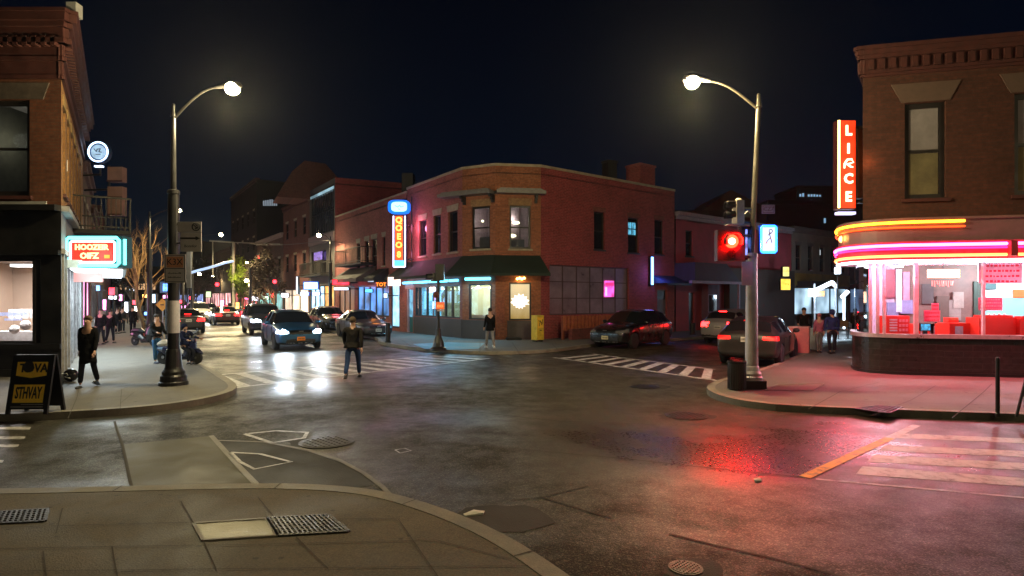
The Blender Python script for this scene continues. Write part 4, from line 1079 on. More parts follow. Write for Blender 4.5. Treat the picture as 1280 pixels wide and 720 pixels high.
# ================================================================ DINER BUILDING (right)
dn = empty('diner_building', (12, 16, 0), 0, 'dark brick building with neon banded corner diner', 'building')
D0 = Vector((9.12, 15.6)); dd = Vector((.97,-.243)); dd.normalize()
D1 = D0 + dd * 9
fd = Fac(D0, D1)
fs_ = Fac(D0 + Vector((.585,.81)) * 12, D0)
hd_ = [fd.rect(1131,128,1182.5,248), fd.rect(1268,115,1330,243)]
hd_.append((hd_[1][0]+2.7, hd_[1][1]+2.7, hd_[1][2], hd_[1][3]))
Mb_dn = brick('dark brown diner brick', (.080,.024,.014), (.056,.017,.010), (.05,.024,.017))
mb = fd.mb(); fd.wall(mb, 4.0, 8.55, hd_); mb.T = fs_.M; fs_.wall(mb, 4.0, 8.55); fs_.wall(mb, 0, 4.0, u1=fs_.L-2.3); mb.build('wall', Mb_dn, dn, recalc=False)
mb = MB(); mb.prism([tuple(D0), tuple(D1), tuple(D1+Vector((4,10))), tuple(D0+Vector((.585,.81))*12)], 8.3, 8.35); mb.build('roof', M_blackm, dn)
M_dtrim = mat('dark red corbel', (.07,.017,.014), .75, 0, .4, 6, .3)
cornice(dn, [(fs_, 0, fs_.L-.0), (fd, 0, fd.L)], 7.78, [(.07,.05),(.08,.10),(.30,.06),(.10,.12),(.12,.15),(.10,.19)], M_dtrim, (7.94,.26,.12,.13,.12))
for i, r in enumerate(hd_):
    wn = window(fd, r, dn, pane=mat('blind behind glass', (.10,.085,.08), .25, 0, .5, .9, spec=.7), sill=M_dtrim, fw=.12)
    mb = fd.mb(); mb.box(r[0]+.13, r[1]-.13, .125, .13, (r[2]+r[3])/2+.05, r[3]-.13); mb.build('blind', mat('grey roller blind', (.23,.21,.22) if i == 0 else (.34,.35,.38), .8, 0, .3, 1.5), wn)
    mb = fd.mb(); mb.box(r[0]+.13, r[1]-.13, .122, .13, r[2]+.12, (r[2]+r[3])/2-.05); mb.build('blind', mat('olive lower blind', (.14,.12,.06), .8, 0, .5, 1.5), wn)
    mb = fd.mb(); h = .50; mb.extr([(r[0]-.08,r[3]+.02),(r[1]+.08,r[3]+.02),(r[1]+.32,r[3]+h),(r[0]-.32,r[3]+h)], -.04, .05); mb.build('lintel', mat('brown stone lintel', (.11,.068,.052), .85, 0, .2, 6, .2), wn)
# curved ground floor path, seen left to right
path = smooth_line([(10.0,17.6),(9.45,16.7),(9.19,16.0),(9.27,15.55),(9.75,15.2),(10.4,15.05),(12.5,14.58),(17.6,13.36)], 2)
def band(mb, pts, z0, z1, off=0.0):
    q = offset_line(pts, -off) if off else pts
    acc = 0
    for a, b in zip(q, q[1:]):
        L = (b-a).length
        mb.face([(a.x,a.y,z0),(b.x,b.y,z0),(b.x,b.y,z1),(a.x,a.y,z1)], [(acc,z0),(acc+L,z0),(acc+L,z1),(acc,z1)]); acc += L
    return q
def ledge(mb, pts, z0, z1, o0, o1):
    a = offset_line(pts, -o0) if o0 else pts; b = offset_line(pts, -o1)
    for i in range(len(pts)-1):
        mb.face([(a[i].x,a[i].y,z1),(b[i].x,b[i].y,z1),(b[i+1].x,b[i+1].y,z1),(a[i+1].x,a[i+1].y,z1)])
        mb.face([(a[i].x,a[i].y,z0),(a[i+1].x,a[i+1].y,z0),(b[i+1].x,b[i+1].y,z0),(b[i].x,b[i].y,z0)])
        mb.face([(b[i].x,b[i].y,z0),(b[i+1].x,b[i+1].y,z0),(b[i+1].x,b[i+1].y,z1),(b[i].x,b[i].y,z1)])
ORI = 1
def offs(d): return offset_line(path, -d)
M_tile = brick('black wall tile', (.024,.020,.020), (.019,.016,.016), (.028,.024,.024), 1.9, .3); 
M_tile.node_tree.nodes['Principled BSDF'].inputs['Roughness'].default_value = .25
mb = MB(); band(mb, path, .0, 1.05); mb.build('stall_riser', M_tile, dn)
mb = MB(); ledge(mb, path, 1.05, 1.15, -.12, .05); mb.build('window_sill', mat('pale steel sill', (.5,.48,.5), .35, .6), dn)
mb = MB(); ledge(mb, path, .12, .2, 0, .03); mb.build('plinth', M_black, dn)
M_fas = mat('mauve fascia', (.20,.10,.11), .45, 0, .2, 3)
mb = MB(); band(mb, path, 3.45, 4.02, .34); ledge(mb, path, 3.98, 4.04, -.5, .40); mb.build('fascia', M_fas, dn)
mb = MB(); band(mb, path, 3.02, 3.42, .36); ledge(mb, path, 2.98, 3.03, -.1, .36); ledge(mb, path, 3.41, 3.46, .2, .40); mb.build('fascia_band', mat('crimson fascia band', (.42,.05,.08), .4), dn)
def arc_tube(name, d, z, r, m, i0=0, i1=None, z2=None):
    q = offs(d)[i0:i1]; mb = MB(); mb.tube([(p.x, p.y, z) for p in q], r, 8); return mb.build(name, m, dn)
NP = len(path)
q = offs(.40)
iend = next(i for i, p in enumerate(q) if p.x/p.y*F+640 > 1190)
# amber tube stops part way along
pts = [(p.x, p.y, 3.93) for p in offs(.40) if p.x/p.y*F+640 < 1150 or p.y > 16]
last = fd
pe = D0 + dd*1.98 + Vector((-.243,-.97))*.52
pq = [Vector(p) for p in pts]
lastp = offs(.40)[-1]; prevp = [p for p in offs(.40) if (p.x, p.y, 3.93) in [tuple(a) for a in pts]][-1]
t = (2.55)/ (lastp-prevp).length if False else None
xe = 10.95; seg = (lastp - prevp); k = (xe-prevp.x)/seg.x; ptE = prevp + seg*k
mb = MB(); mb.tube(pts + [(ptE.x, ptE.y, 3.93)], .033, 8); tA = mb.build('neon_tube', emis('amber neon', (1,.30,.015), 9), dn)
mb = MB(); mb.tube([(p[0], p[1], 3.80) for p in pts] + [(ptE.x, ptE.y, 3.80)], .02, 8); mb.build('neon_tube', emis('orange red neon', (1,.07,.01), 3.2), dn)
arc_tube('neon_tube', .42, 3.36, .038, emis('hot pink neon', (1,.07,.30), 13))
arc_tube('neon_tube', .43, 3.27, .022, emis('deep pink neon', (1,.015,.14), 5))
arc_tube('neon_tube', .41, 3.10, .034, emis('orange pink neon', (1,.16,.04), 8))
arc_tube('neon_tube', .36, 2.97, .036, emis('cool white neon', (.85,.80,1), 7))
mb = MB(); p = offs(.45)[-1]; a_ = prevp + seg*((11.9-prevp.x)/seg.x)
mb.cbox((a_.x-.02, a_.y-.05, 3.24), (.16,.12,.36)); mb.build('junction_box', mat('red junction box', (.5,.02,.03), .5), dn)
for (x, y, pw, a_) in ((9.25,15.1,110,-35),(10.6,14.35,115,-14),(12.9,13.75,115,-14),(15.6,13.1,80,-14),(8.85,16.0,110,-80)):
    lamp('AREA', (x, y, 2.93), pw, (1,.07,.14), tA, 2.0 if a_ == -14 else .8, (0, 0, R(a_)), size_y=.15)
lamp('POINT', (9.6,14.5,4.3), 8, (1,.4,.08), tA, .3); lamp('POINT', (11.6,14.0,4.4), 6, (1,.35,.1), tA, .3)
# round bulb at fascia corner
mb = MB(); Yc = 16.3; mb.ball((px_x(1053.5,Yc), Yc, pz(299,Yc)), .10); bl = mb.build('bulb', emis('amber globe', (1,.45,.08), 12), dn)
lamp('POINT', (px_x(1051,Yc)-.1, Yc-.2, pz(299,Yc)), 8, (1,.5,.1), bl, .1)
# mullions and glass
gp = path
mb = MB(); glass_pts = offs(-.05)
for px_ in (1088,1097,1105,1145,1228.5):
    best = None
    for a, b in zip(gp, gp[1:]):
        for k in range(21):
            c = a.lerp(b, k/20); e_ = abs(c.x/c.y*F+640 - px_)
            if c.y < 16.6 and (best is None or e_ < best[0]): best = (e_, c)
    c = best[1]; wd = .05 if px_ != 1145 else .085
    mb = MB(); mb.cbox((c.x, c.y, 2.07), (wd, .1, 1.86), Matrix.Rotation(-.25,3,'Z')); mb.build('mullion', mat('white steel mullion', (.55,.5,.55), .35, .4), dn)
for k in range(1,4):
    c = prevp.lerp(lastp, .42+.2*k); mb = MB(); mb.cbox((c.x+.1, c.y+.4, 2.07), (.06,.1,1.86)); mb.build('mullion', mat('white steel mullion', (.55,.5,.55), .35, .4), dn)
mb = MB(); band(mb, offs(-.06), 1.14, 2.99); mb.build('shop_glass', M_glass, dn)
# interior
M_tq = mat('turquoise wall', (.22,.55,.62), .7, 0, .15, 1); M_wh = mat('white diner wall', (.8,.78,.82), .6); M_dk = mat('brown wood wall', (.16,.09,.08), .6, 0, .4, 3)
M_rd = mat('glossy red laminate', (.72,.035,.02), .35, 0, .1, 2)
def inn_(d): return offs(-d)
fi = Fac((9.5,17.6),(17.8,15.6))   # back wall line of the diner
def BW(px, py):  # point on the back wall seen at pixel
    u = fi.fu(px); return u, fi.fz(px, py)
mb = fi.mb(); mb.box(.95, fi.fu(1118), 0, .1, .3, 3.05); mb.build('back_wall', mat('mauve wall', (.42,.30,.42), .7), dn)
mb = fi.mb(); mb.box(fi.fu(1118), fi.fu(1222), 0, .1, .3, 3.05); mb.build('back_wall', M_dk, dn)
mb = fi.mb(); mb.box(fi.fu(1222), fi.fu(1222)+6, 0, .1, .3, 3.05); bw = mb.build('back_wall', M_wh, dn)
poly = [tuple(p) for p in offs(-.08)] + [(18,16),(9.9,18)]
mb = MB(); mb.face([(x,y,2.99) for x,y in poly]); mb.build('ceiling', mat('diner ceiling', (.75,.7,.72), .8), dn)
mb = MB(); mb.face([(x,y,.3) for x,y in poly]); mb.build('floor', mat('diner floor', (.3,.2,.2), .4), dn)
def panel(px0, py0, px1, py1, m, y0=-.06, y1=-.01, name='wall_panel', parent=None):
    u0, z1_ = BW(px0, py0); u1, z0_ = BW(px1, py1)
    mb = fi.mb(); mb.box(u0, u1, y0, y1, z0_, z1_); return mb.build(name, m, parent or bw)
panel(1226,372,1290,425, M_tq); panel(1228,337,1244,362, mat('dark teal panel', (.04,.09,.1), .6)); panel(1216,352,1228,400, mat('black green panel', (.02,.04,.03), .6))
panel(1264,362,1300,372, mat('orange panel', (.8,.14,.03), .5), -.1, -.07)
panel(1225,325,1246,356, M_tq, -.05,-.015)
for r_, m_ in (((1105,337,1118,372),mat('maroon panel', (.2,.03,.05), .6)),((1119,337,1126,390),mat('lilac panel', (.6,.5,.62), .6)),((1128,340,1136,375),mat('rose panel', (.6,.2,.3), .6)),((1108,378,1122,400),mat('slate violet panel', (.16,.15,.3), .6)),((1124,375,1140,392),mat('violet panel', (.22,.2,.4), .6)),((1152,355,1166,380),mat('brown grey panel', (.22,.16,.14), .6)),((1190,365,1203,385),mat('pale brown panel', (.3,.24,.22), .6)),((1170,370,1185,405),mat('umber panel', (.1,.06,.05), .6)),((1184,375,1200,400),mat('taupe panel', (.24,.2,.19), .6))):
    panel(*r_, m_, -.05 - random.random()*.04)
# posters pasted inside the glass
def poster(label, px0, py0, px1, py1, m, rows, lm, d=-.12):
    # find point on the glass line
    Yg = 14.9 if px0 > 1150 else 15.3
    c = Vector((px_x((px0+px1)/2, Yg), Yg))
    for a, b in zip(path, path[1:]):
        for k in range(11):
            q_ = a.lerp(b, k/10)
            if q_.y < 16.2 and abs(q_.x/q_.y*F+640-(px0+px1)/2) < 4: c = q_
    Yg = c.y + .13; sc1 = Yg/F; wd = (px1-px0)*sc1; hh = (py1-py0)*sc1
    T = Matrix.Translation((px_x((px0+px1)/2, Yg), Yg, pz((py0+py1)/2, Yg))) @ Matrix.Rotation(-.245 if px0 > 1140 else -.5, 4, 'Z')
    mb = MB(T); mb.box(-wd/2, wd/2, 0, .008, -hh/2, hh/2)
    o = mb.build('poster', m); tag(o, label, 'poster')
    random.seed(int(px0))
    o2 = []
    mb = MB(T)
    for r_ in range(rows):
        z = hh/2 - hh*(r_+.6)/rows; x = -wd/2 + wd*.08
        while x < wd*.40:
            w1 = random.uniform(.03,.08)*wd; mb.box(x, x+w1, -.006, -.001, z-hh/rows*.22, z+hh/rows*.22*random.uniform(.3,1)); x += w1 + wd*.035
    mb.build('print', lm, o)
M_paper = mat('translucent paper', (.82,.74,.76), .8); M_redink = mat('red ink', (.8,.05,.1), .7); M_pinkp = mat('pink paper', (.85,.25,.38), .8); M_whink = mat('white ink', (.9,.85,.85), .7)
poster('large white menu poster with red print in the diner window', 1227,328,1274,354, M_paper, 4, M_redink)
poster('small pink poster with pale print under the menu poster', 1225,372,1251,388, M_pinkp, 4, M_whink)
poster('pink notice pair on the glass left of the diner neon', 1156,388,1174,402, M_pinkp, 3, M_redink)
poster('small pink square notice above the notice pair', 1165,379,1173,388, M_pinkp, 2, M_redink)
# red counters / boxes inside
def redbox(label, px0, py0, px1, py1, Yc, dpt=.45, kind='display_box'):
    x0, x1 = px_x(px0,Yc), px_x(px1,Yc); z1_ = pz(py0,Yc)
    root = empty(kind, ((x0+x1)/2, Yc, .3), 0, label, 'display box')
    mb = MB(); mb.box(x0, x1, Yc, Yc+dpt, .3, z1_); mb.build('body', M_rd, root, bevel=.01)
    return root, x0, x1, z1_, Yc
r1 = redbox('red cabinet with white and striped labels at the diner corner', 1108,395,1137,419,15.75)
mb = MB(); _, x0, x1, zt_, Yc = r1
for k in range(5): mb.box(x0+.08,x0+.28,Yc-.012,Yc-.002,zt_-.12-k*.07,zt_-.08-k*.07)
mb.build('label', M_wh, r1[0]); mb = MB()
for k in range(3):
    for j in range(3): mb.box(x0+.33+j*.085,x0+.39+j*.085,Yc-.012,Yc-.002,zt_-.16-k*.12,zt_-.09-k*.12)
mb.build('label', mat('pink label', (.9,.4,.45), .6), r1[0])
r2 = redbox('red box with pale blue square label in the middle window', 1187,404,1214,419,15.5)
mb = MB(); _, x0, x1, zt_, Yc = r2; mb.box(x0+.14,x0+.34,Yc-.012,Yc-.002,zt_-.3,zt_-.08); mb.build('label', mat('pale blue label', (.5,.65,.8), .5), r2[0])
r3 = redbox('wide orange red counter box in the right diner window', 1224,397,1270,419,15.2)
mb = MB(); _, x0, x1, zt_, Yc = r3; mb.box(x0+.05,x1-.05,Yc+.03,Yc+.25,zt_,zt_+.06); mb.build('lid', M_rd, r3[0])
mb = MB()
for k in range(5): mb.ball((x0+.2+k*.13,Yc+.1,zt_+.08),.025,8,6)
mb.build('trinkets', M_wh, r3[0])
r4 = redbox('orange red counter box at the right edge of the photo', 1275,398,1320,419,15.1)
mb = MB(); _, x0, x1, zt_, Yc = r4; mb.box(x0+.06,x1-.06,Yc+.03,Yc+.25,zt_,zt_+.05); mb.build('lid', M_rd, r4[0])
r5 = redbox('small dark orange box behind the labelled red box', 1186,397,1198,404,15.9,.2)
mb = MB(); _, x0, x1, zt_, Yc = r5; mb.box(x0+.02,x1-.02,Yc-.01,Yc-.002,zt_-.06,zt_-.02); mb.build('label', mat('brown label', (.3,.1,.03), .6), r5[0])
def monitor(label, px, py, Yc, col):
    x, z = px_x(px,Yc), pz(py,Yc); root = empty('screen', (x,Yc,z), 0, label, 'screen')
    mb = MB(); mb.box(x-.14,x+.14,Yc,Yc+.05,z-.1,z+.1); mb.build('bezel', M_black, root)
    mb = MB(); mb.box(x-.12,x+.12,Yc-.005,Yc-.001,z-.08,z+.08); mb.build('display', emis('blue screen', col, 1.2, .6, 12), root)
    mb = MB(); mb.box(x-.05,x+.05,Yc,Yc+.05,.3,z-.1); mb.build('stand', M_black, root)
monitor('small glowing blue till screen in the middle diner window', 1157,409,15.7,(.05,.35,.6))
for i, (px, lab) in enumerate(((1149,'dark chair with red back left in the diner'),(1165,'dark chair with red back in the middle of the diner'),(1177,'dark chair with red back right in the diner'))):
    Yc = 16.2; x = px_x(px,Yc); root = empty('chair', (x,Yc,.3), 0, lab, 'chair', 'diner chairs behind the glass')
    mb = MB(); mb.box(x-.2,x+.2,Yc-.2,Yc+.2,.72,.78); mb.build('seat', M_rd, root)
    mb = MB(); mb.box(x-.2,x+.2,Yc+.18,Yc+.22,.85,1.36); mb.build('backrest', M_rd, root)
    for sx_ in (-1,1):
        for sy in (-1,1): mb = MB(); mb.rod((x+sx_*.18,Yc+sy*.18,.3),(x+sx_*.18,Yc+sy*.18,.74 if sy < 0 else 1.3),.015,6); mb.build('leg', M_alu, root)
# neon bar sign inside
Yn = 15.25
ns = empty('neon_sign', (px_x(1179,Yn),Yn,2.9), 0, 'glowing white orange neon bar hanging inside the diner', 'neon sign')
mb = MB()
for py in (338.5,342,345.5): mb.rod((px_x(1160,Yn),Yn,pz(py,Yn)),(px_x(1199,Yn),Yn,pz(py,Yn)),.036)
mb.build('tube', emis('white orange neon', (1,.55,.30), 5), ns)
mb = MB()
for k in range(10): 
    x = 1166+k*2.9; mb.rod((px_x(x,Yn),Yn+.02,pz(351,Yn)),(px_x(x+random.uniform(-1.5,1.5),Yn),Yn+.02,pz(random.uniform(355,359),Yn)),.012,6)
mb.build('tube', emis('red pink neon scribble', (1,.16,.14), 3), ns)
mb = MB(); mb.rod((px_x(1179,Yn),Yn,pz(338,Yn)),(px_x(1179,Yn),Yn,2.99),.01); mb.build('cable', M_black, ns)
lamp('POINT', (px_x(1179,Yn),Yn+.25,pz(350,Yn)), 10, (1,.25,.15), ns, .2)
for (x, y, pw, cl) in ((10.4,16.2,170,(.97,.93,1)),(12.9,15.6,220,(.9,.97,1)),(15.2,15.2,300,(.9,.97,1)),(9.9,16.6,34,(.6,.92,1))):
    root = empty('ceiling_light', (x,y,2.9), 0, 'round flush ceiling light inside the diner, %s' % {10.4:'near the corner',12.9:'above the wide red box',15.2:'furthest right',9.9:'in the rounded corner'}[x], 'ceiling light')
    mb = MB(); mb.lathe([(.16,.05),(.16,.09)], (x,y,2.89)); mb.build('rim', M_alu, root)
    mb = MB(); mb.lathe([(.14,.0),(.15,.05)], (x,y,2.89)); mb.build('diffuser', emis('diner ceiling diffuser', (1,.95,.95), 4), root)
    lamp('POINT', (x,y,2.7), pw, cl, root, .15)

# LIRCE blade sign
Yv = 15.8
lv = empty('neon_sign', (px_x(1058,Yv),Yv,4.3), 0, 'tall orange red blade sign with white letters reading LIRCE', 'neon sign')
X0, X1, Z0, Z1v = px_x(1047,Yv), px_x(1070,Yv), pz(261.5,Yv), pz(150,Yv)
mb = MB(); mb.box(X0, X1, Yv, Yv+.22, Z0, Z1v); mb.build('cabinet', mat('dark sign cabinet', (.06,.01,.01), .4), lv)
mb = MB(); mb.box(X0+.05, X1-.02, Yv-.012, Yv-.001, Z0+.03, Z1v-.02); mb.build('face', emis('orange red face', (1,.045,.008), 1.25, .35, 1.5), lv)
mb = MB(); mb.rod((X0+.02,Yv-.03,Z0+.03),(X0+.02,Yv-.03,Z1v-.02),.032); mb.build('tube', emis('golden neon edge', (1,.70,.22), 5.5), lv)
mb = MB(); mb.box(X0+.03, X1+.01, Yv+.02, Yv+.2, Z0-.13, Z0-.06); mb.build('lower_light', emis('lilac light bar', (.6,.55,.9), 1.8), lv)
cl_ = emis('cream neon letter', (1,.72,.45), 3)
xm = (X0+X1)/2+.03
for ch, py in (('L',163.5),('I',186),('C',223.5),('E',246)):
    letters(ch, .36, cl_, lv, Matrix.Translation((xm,Yv-.03,pz(py,Yv)-.01)), .012, sx=.95, offset=.012)
mb = MB(); zz = pz(204,Yv)
mb.tube([(xm-.11,Yv-.03,zz-.14),(xm-.10,Yv-.03,zz-.02),(xm-.03,Yv-.03,zz+.09),(xm+.08,Yv-.03,zz+.10),(xm+.13,Yv-.03,zz+.02),(xm+.02,Yv-.03,zz-.02),(xm-.08,Yv-.03,zz-.04)], [.02,.028,.03,.028,.02,.026,.016], 6)
mb.tube([(xm-.02,Yv-.03,zz-.04),(xm+.06,Yv-.03,zz-.10),(xm+.12,Yv-.03,zz-.11)], [.024,.024,.016], 6)
mb.build('lettering', cl_, lv)
for py in (158,252): mb = MB(); mb.box(X1, X1+.25, Yv+.06, Yv+.12, pz(py,Yv)-.03, pz(py,Yv)+.03); mb.build('bracket', M_black, lv)
lamp('POINT', (X1+.12,Yv-.35,pz(205,Yv)), 9, (1,.3,.08), lv, .25)
mb = MB(); mb.box(px_x(1071,16.1),px_x(1079,16.1),16.05,16.3,pz(248,16.1),pz(160,16.1)); mb.build('downpipe_casing', mat('brown metal casing', (.3,.13,.05), .5), dn)

# ================================================================ FAR RIGHT ROW
M_r1 = mat('red lit rendered wall', (.36,.05,.07), .8, 0, .3, 1.2, .2)  # red light on the facade put into the wall colour
f1 = Fac((9.55,35.0),(20.2,43.4)); f2 = Fac((20.25,43.42),(27.6,49.2)); f3 = Fac((27.65,49.25),(37,56.6))
r1 = empty('row_building', tuple(f1.M @ Vector((4,0,0))), 0, 'maroon low building with pale cornice behind the red signal', 'building')
h1 = [f1.rect(857,288,866,320), f1.rect(905,295,912,325), f1.rect(930,298,938,326)]
po = f1.rect(861,368,868,400); po = (po[0], po[1], .15, 2.4)
mb = f1.mb(); f1.wall(mb, 0, 6.9, h1+[po]); mb.build('wall', M_r1, r1, recalc=False)
mb = f1.mb(); mb.box(-.0, f1.L, -.25, .1, 6.9, 7.12); mb.box(0, f1.L, -.1, -.002, 6.7, 6.9); mb.build('cornice', mat('grey mauve cornice', (.3,.24,.27), .7), r1)
mb = MB(); mb.prism([(9.55,35.0),(20.2,43.4),(14,50),(4,43)], 6.6, 6.7); mb.build('roof', M_blackm, r1)
for q_ in h1: window(f1, q_, r1, fw=.07, sill=M_base)
mb = f1.mb(); mb.box(po[0],po[1],.12,.16,po[2],po[3]); mb.build('door', M_black, r1)
# porch with hipped dark roof
pu0, pu1 = f1.fu(843), f1.fu(897)
mb = f1.mb()
mb.extr([(pu0, 3.05),(pu1+.3,3.05),(pu1-1.2,4.1),(pu0,4.1)], -1.4, 0)
mb.build('porch_roof', mat('dark violet shingle', (.03,.025,.06), .7, 0, .4, 3, .3), r1)
mb = f1.mb(); mb.box(pu0-.4,pu1+.4,-1.5,-1.3,2.9,3.06); pf = mb.build('porch_fascia', mat('lilac painted trim', (.35,.22,.36), .6), r1)
for u in (pu1+.1,): mb = f1.mb(); mb.box(u-.06,u+.06,-1.45,-1.33,.12,2.9); mb.build('post', mat('lilac painted trim', (.35,.22,.36), .6), pf)
mb = f1.mb(); mb.box(f1.fu(862)+1.2,pu1-.5,-.45,-.003,.12,2.88); mb.build('bay_wall', mat('plum wall', (.16,.07,.12), .75, 0, .2, 1), r1)
mb = f1.mb(); u = f1.fu(877); mb.box(u,u+.9,-.47,-.452,1.2,2.3); fr = mb.build('window_frame', mat('lilac painted trim', (.35,.22,.36), .6), r1)
mb = f1.mb(); mb.box(u+.05,u+.85,-.48,-.471,1.25,2.25); mb.build('pane', M_dglass, fr)
mb = f1.mb(); mb.box(f1.fu(905), f1.L-.3, -.4, -.002, .12, 4.0); mb.build('shop_wall', mat('dark brown cladding', (.035,.022,.02), .7, 0, .3, 1), r1)
row = row_building('row_building', 'pale two storey building with narrow windows beyond the white pole', f2, 7.15, mat('pale grey stone wall', (.20,.165,.145), .85, 0, .3, .8, .3), 2, 5, glow('cold shop', (.55,.8,1), .7, .9, .5), win=(.75,1.9), z_first=4.1, lit=(), cor=mat('grey parapet', (.12,.10,.10), .8))
mb = f2.mb(); mb.box(-.0,f2.L,-.1,-.002,3.0,3.9); mb.build('fascia', mat('olive gold fascia', (.28,.19,.05), .7, 0, .5, 1), row)
mb = f2.mb(); mb.box(f2.L*.45+.1,f2.L*.45+.45,.1,.13,5.4,5.8); mb.build('lit_pane', emis('pale lit pane', (.6,.65,.7), .8), row)
row_building('row_building', 'dark two storey shop building with black awning next to the pale building', f3, 7.6, mat('near black red wall', (.09,.02,.03), .8, 0, .3, 1), 2, 4, glow('dim blue shop', (.25,.4,.7), .35, .9, .6), cor=M_blackm)
mb = f3.mb(); mb.face([(0,-.02,4.6),(f3.L,-.02,4.6),(f3.L,-2.2,3.5),(0,-2.2,3.5)]); mb.face([(0,-2.2,3.5),(f3.L,-2.2,3.5),(f3.L,-2.2,3.2),(0,-2.2,3.2)]); mb.face([(0,-.02,4.6),(0,-2.2,3.5),(0,-2.2,3.2),(0,-.02,3.2)])
aw = mb.build('shop_awning', M_blackm); aw.modifiers.new('s','SOLIDIFY').thickness=.03; tag(aw, 'long black shop awning right of the white lit canopy', 'awning')
# glowing white canopy frame
Y = 40.0
wc = empty('lit_canopy', (px_x(1028,Y),Y,2.5), 0, 'angular canopy edged with white light at the pale building', 'canopy')
def QP(px,py,Y): return Vector((px_x(px,Y),Y,pz(py,Y)))
wl_ = emis('canopy white light', (.75,.88,1), 5)
mb = MB(); mb.tube([QP(1013,366,38.5),QP(1040,353,40)], .13, 6); mb.tube([QP(1040,353,40),QP(1045,358,41)], .13, 6); mb.build('light_strip', wl_, wc)
mb = MB(); mb.cbox(tuple(QP(1015.5,366,38.3)), (.38,.3,.5)); mb.build('light_box', wl_, wc)
mb = MB(); mb.cbox(tuple(QP(1025,367,38.4)), (.5,.2,.35)); mb.build('sign_panel', emis('orange panel glow', (.7,.3,.08), .6), wc)
for px, py in ((1018,390),(1044,372)): mb = MB(); a = QP(px,py,38.5); mb.rod((a.x,a.y,.12),(a.x,a.y,3.0),.06); mb.build('post', mat('white post', (.7,.7,.75), .5), wc)
mb = MB(); mb.tube([QP(1052,372,37.5),QP(1060,364,37.5)], .12, 6); mb.rod(QP(1055,372,37.5),(px_x(1055,37.5),37.5,.12),.06); tag(mb.build('light_post', wl_), 'short glowing white light post under the black awning', 'lamp')
mb = MB(); mb.rod(QP(1047,340,40),(px_x(1047,40),40,.12),.05); lp = mb.build('lamp_post', M_black); tag(lp,'slim post with a small white box lamp by the lit canopy','street lamp')
mb = MB(); mb.cbox(tuple(QP(1047,338.5,40)), (.28,.28,.42)); mb.build('lantern', wl_, lp)
lamp('POINT', (px_x(1030,38),37.5,2.3), 130, (.6,.8,1), wc, .3); lamp('POINT', (px_x(1056,37),36.0,2.3), 130, (.6,.85,1), wc, .3)
# yellow neon signs on the pale building
for k,(a,b,c,d,lab) in enumerate(((978,333,987,346,'upper small yellow lit sign box on the pale building'),(975.5,348,988.5,363,'lower yellow sign box with dark scrawl on the pale building'))):
    Y = 40.5; mb = MB(); mb.box(px_x(a,Y),px_x(c,Y),Y,Y+.25,pz(d,Y),pz(b,Y)); o = mb.build('sign_box', M_black); tag(o, lab, 'sign')
    mb = MB(); mb.box(px_x(a,Y)+.04,px_x(c,Y)-.04,Y-.02,Y-.001,pz(d,Y)+.04,pz(b,Y)-.04); mb.build('face', emis('yellow sign face %d' % k, (1,.62,.06) if k else (.8,.7,.2), 1.5, .3, 4), o)
    mb = MB(); cx, cz = px_x((a+c)/2,Y), pz((b+d)/2,Y)
    for j in range(4): mb.rod((cx-.15+j*.1,Y-.03,cz-.03*(j%2)),(cx-.1+j*.1,Y-.03,cz+.06),.015,5)
    mb.build('scrawl', mat('brown scrawl', (.25,.12,.02), .6), o)
    mb = MB(); mb.rod((cx,Y+.25,cz),(cx+.25,Y+1.4,cz),.03); mb.build('bracket', M_black, o)
mb = f2.mb(); mb.box(.6,3.4,-1.1,-.02,2.85,3.3); tag(mb.build('shop_awning', M_blackm), 'small black box awning under the yellow signs', 'awning')

# distant dark blocks (right)
def block(label, px0, px1, pytop, Y, m, dpt=10, lit=None, gable=False, name='distant_building'):
    x0, x1, z = px_x(px0,Y), px_x(px1,Y), pz(pytop,Y)
    r_ = empty(name, ((x0+x1)/2,Y,0), 0, label, 'building')
    mb = MB()
    if gable:
        xm = x0+(x1-x0)*.45
        mb.extr([(x0,0),(x1,0),(x1,z*.86),(xm,z),(x0,z*.84)], Y, Y+dpt)
    else:
        mb.box(x0,x1,Y,Y+dpt,0,z); mb.box(x0-.2,x1+.2,Y-.2,Y+dpt+.2,z-.6,z-.2)
    mb.build('wall', m, r_)
    if lit:
        for (a,b,c,d,mm) in lit:
            mb = MB(); n = max(1,int((c-a)/3.2)); w_ = (px_x(c,Y)-px_x(a,Y))/n
            for k in range(n):
                if random.random() < .85: mb.box(px_x(a,Y)+k*w_+.1,px_x(a,Y)+(k+1)*w_-.1,Y-.26,Y-.2,pz(d,Y),pz(b,Y)+random.uniform(-.2,.2))
            mb.build('window', mm, r_)
    else:
        mb = MB(); n = max(2, int((x1-x0)/4))
        for k in range(n):
            for j in range(1, max(2, int(z/4))): xx = x0+(x1-x0)*(k+.5)/n; mb.box(xx-.6,xx+.6,Y-.05,Y-.001,j*4-1.5,j*4+.3)
        mb.build('window', M_dglass, r_)
    return r_
M_far = mat('distant dark wall', (.035,.028,.03), .9, 0, .3, .3); M_far2 = mat('distant brown wall', (.06,.045,.045), .9, 0, .3, .3)
bl_ = emis('far bluish windows', (.30,.55,.80), .7)
block('distant dark house with low gabled roof behind the maroon building', 878,958,237,62, M_far2, gable=True)
block('wide low dark building far behind the pale building', 960,1100,250,85, M_far, lit=[(1028,274,1036,279,bl_)])
block('tall distant block with two rows of bluish lit windows', 996,1042,232,120, M_far, lit=[(998,243,1026,246,bl_),(998,251,1026,254,bl_)])
block('low distant dark roofline right of the corner building', 836,900,263,58, M_far)
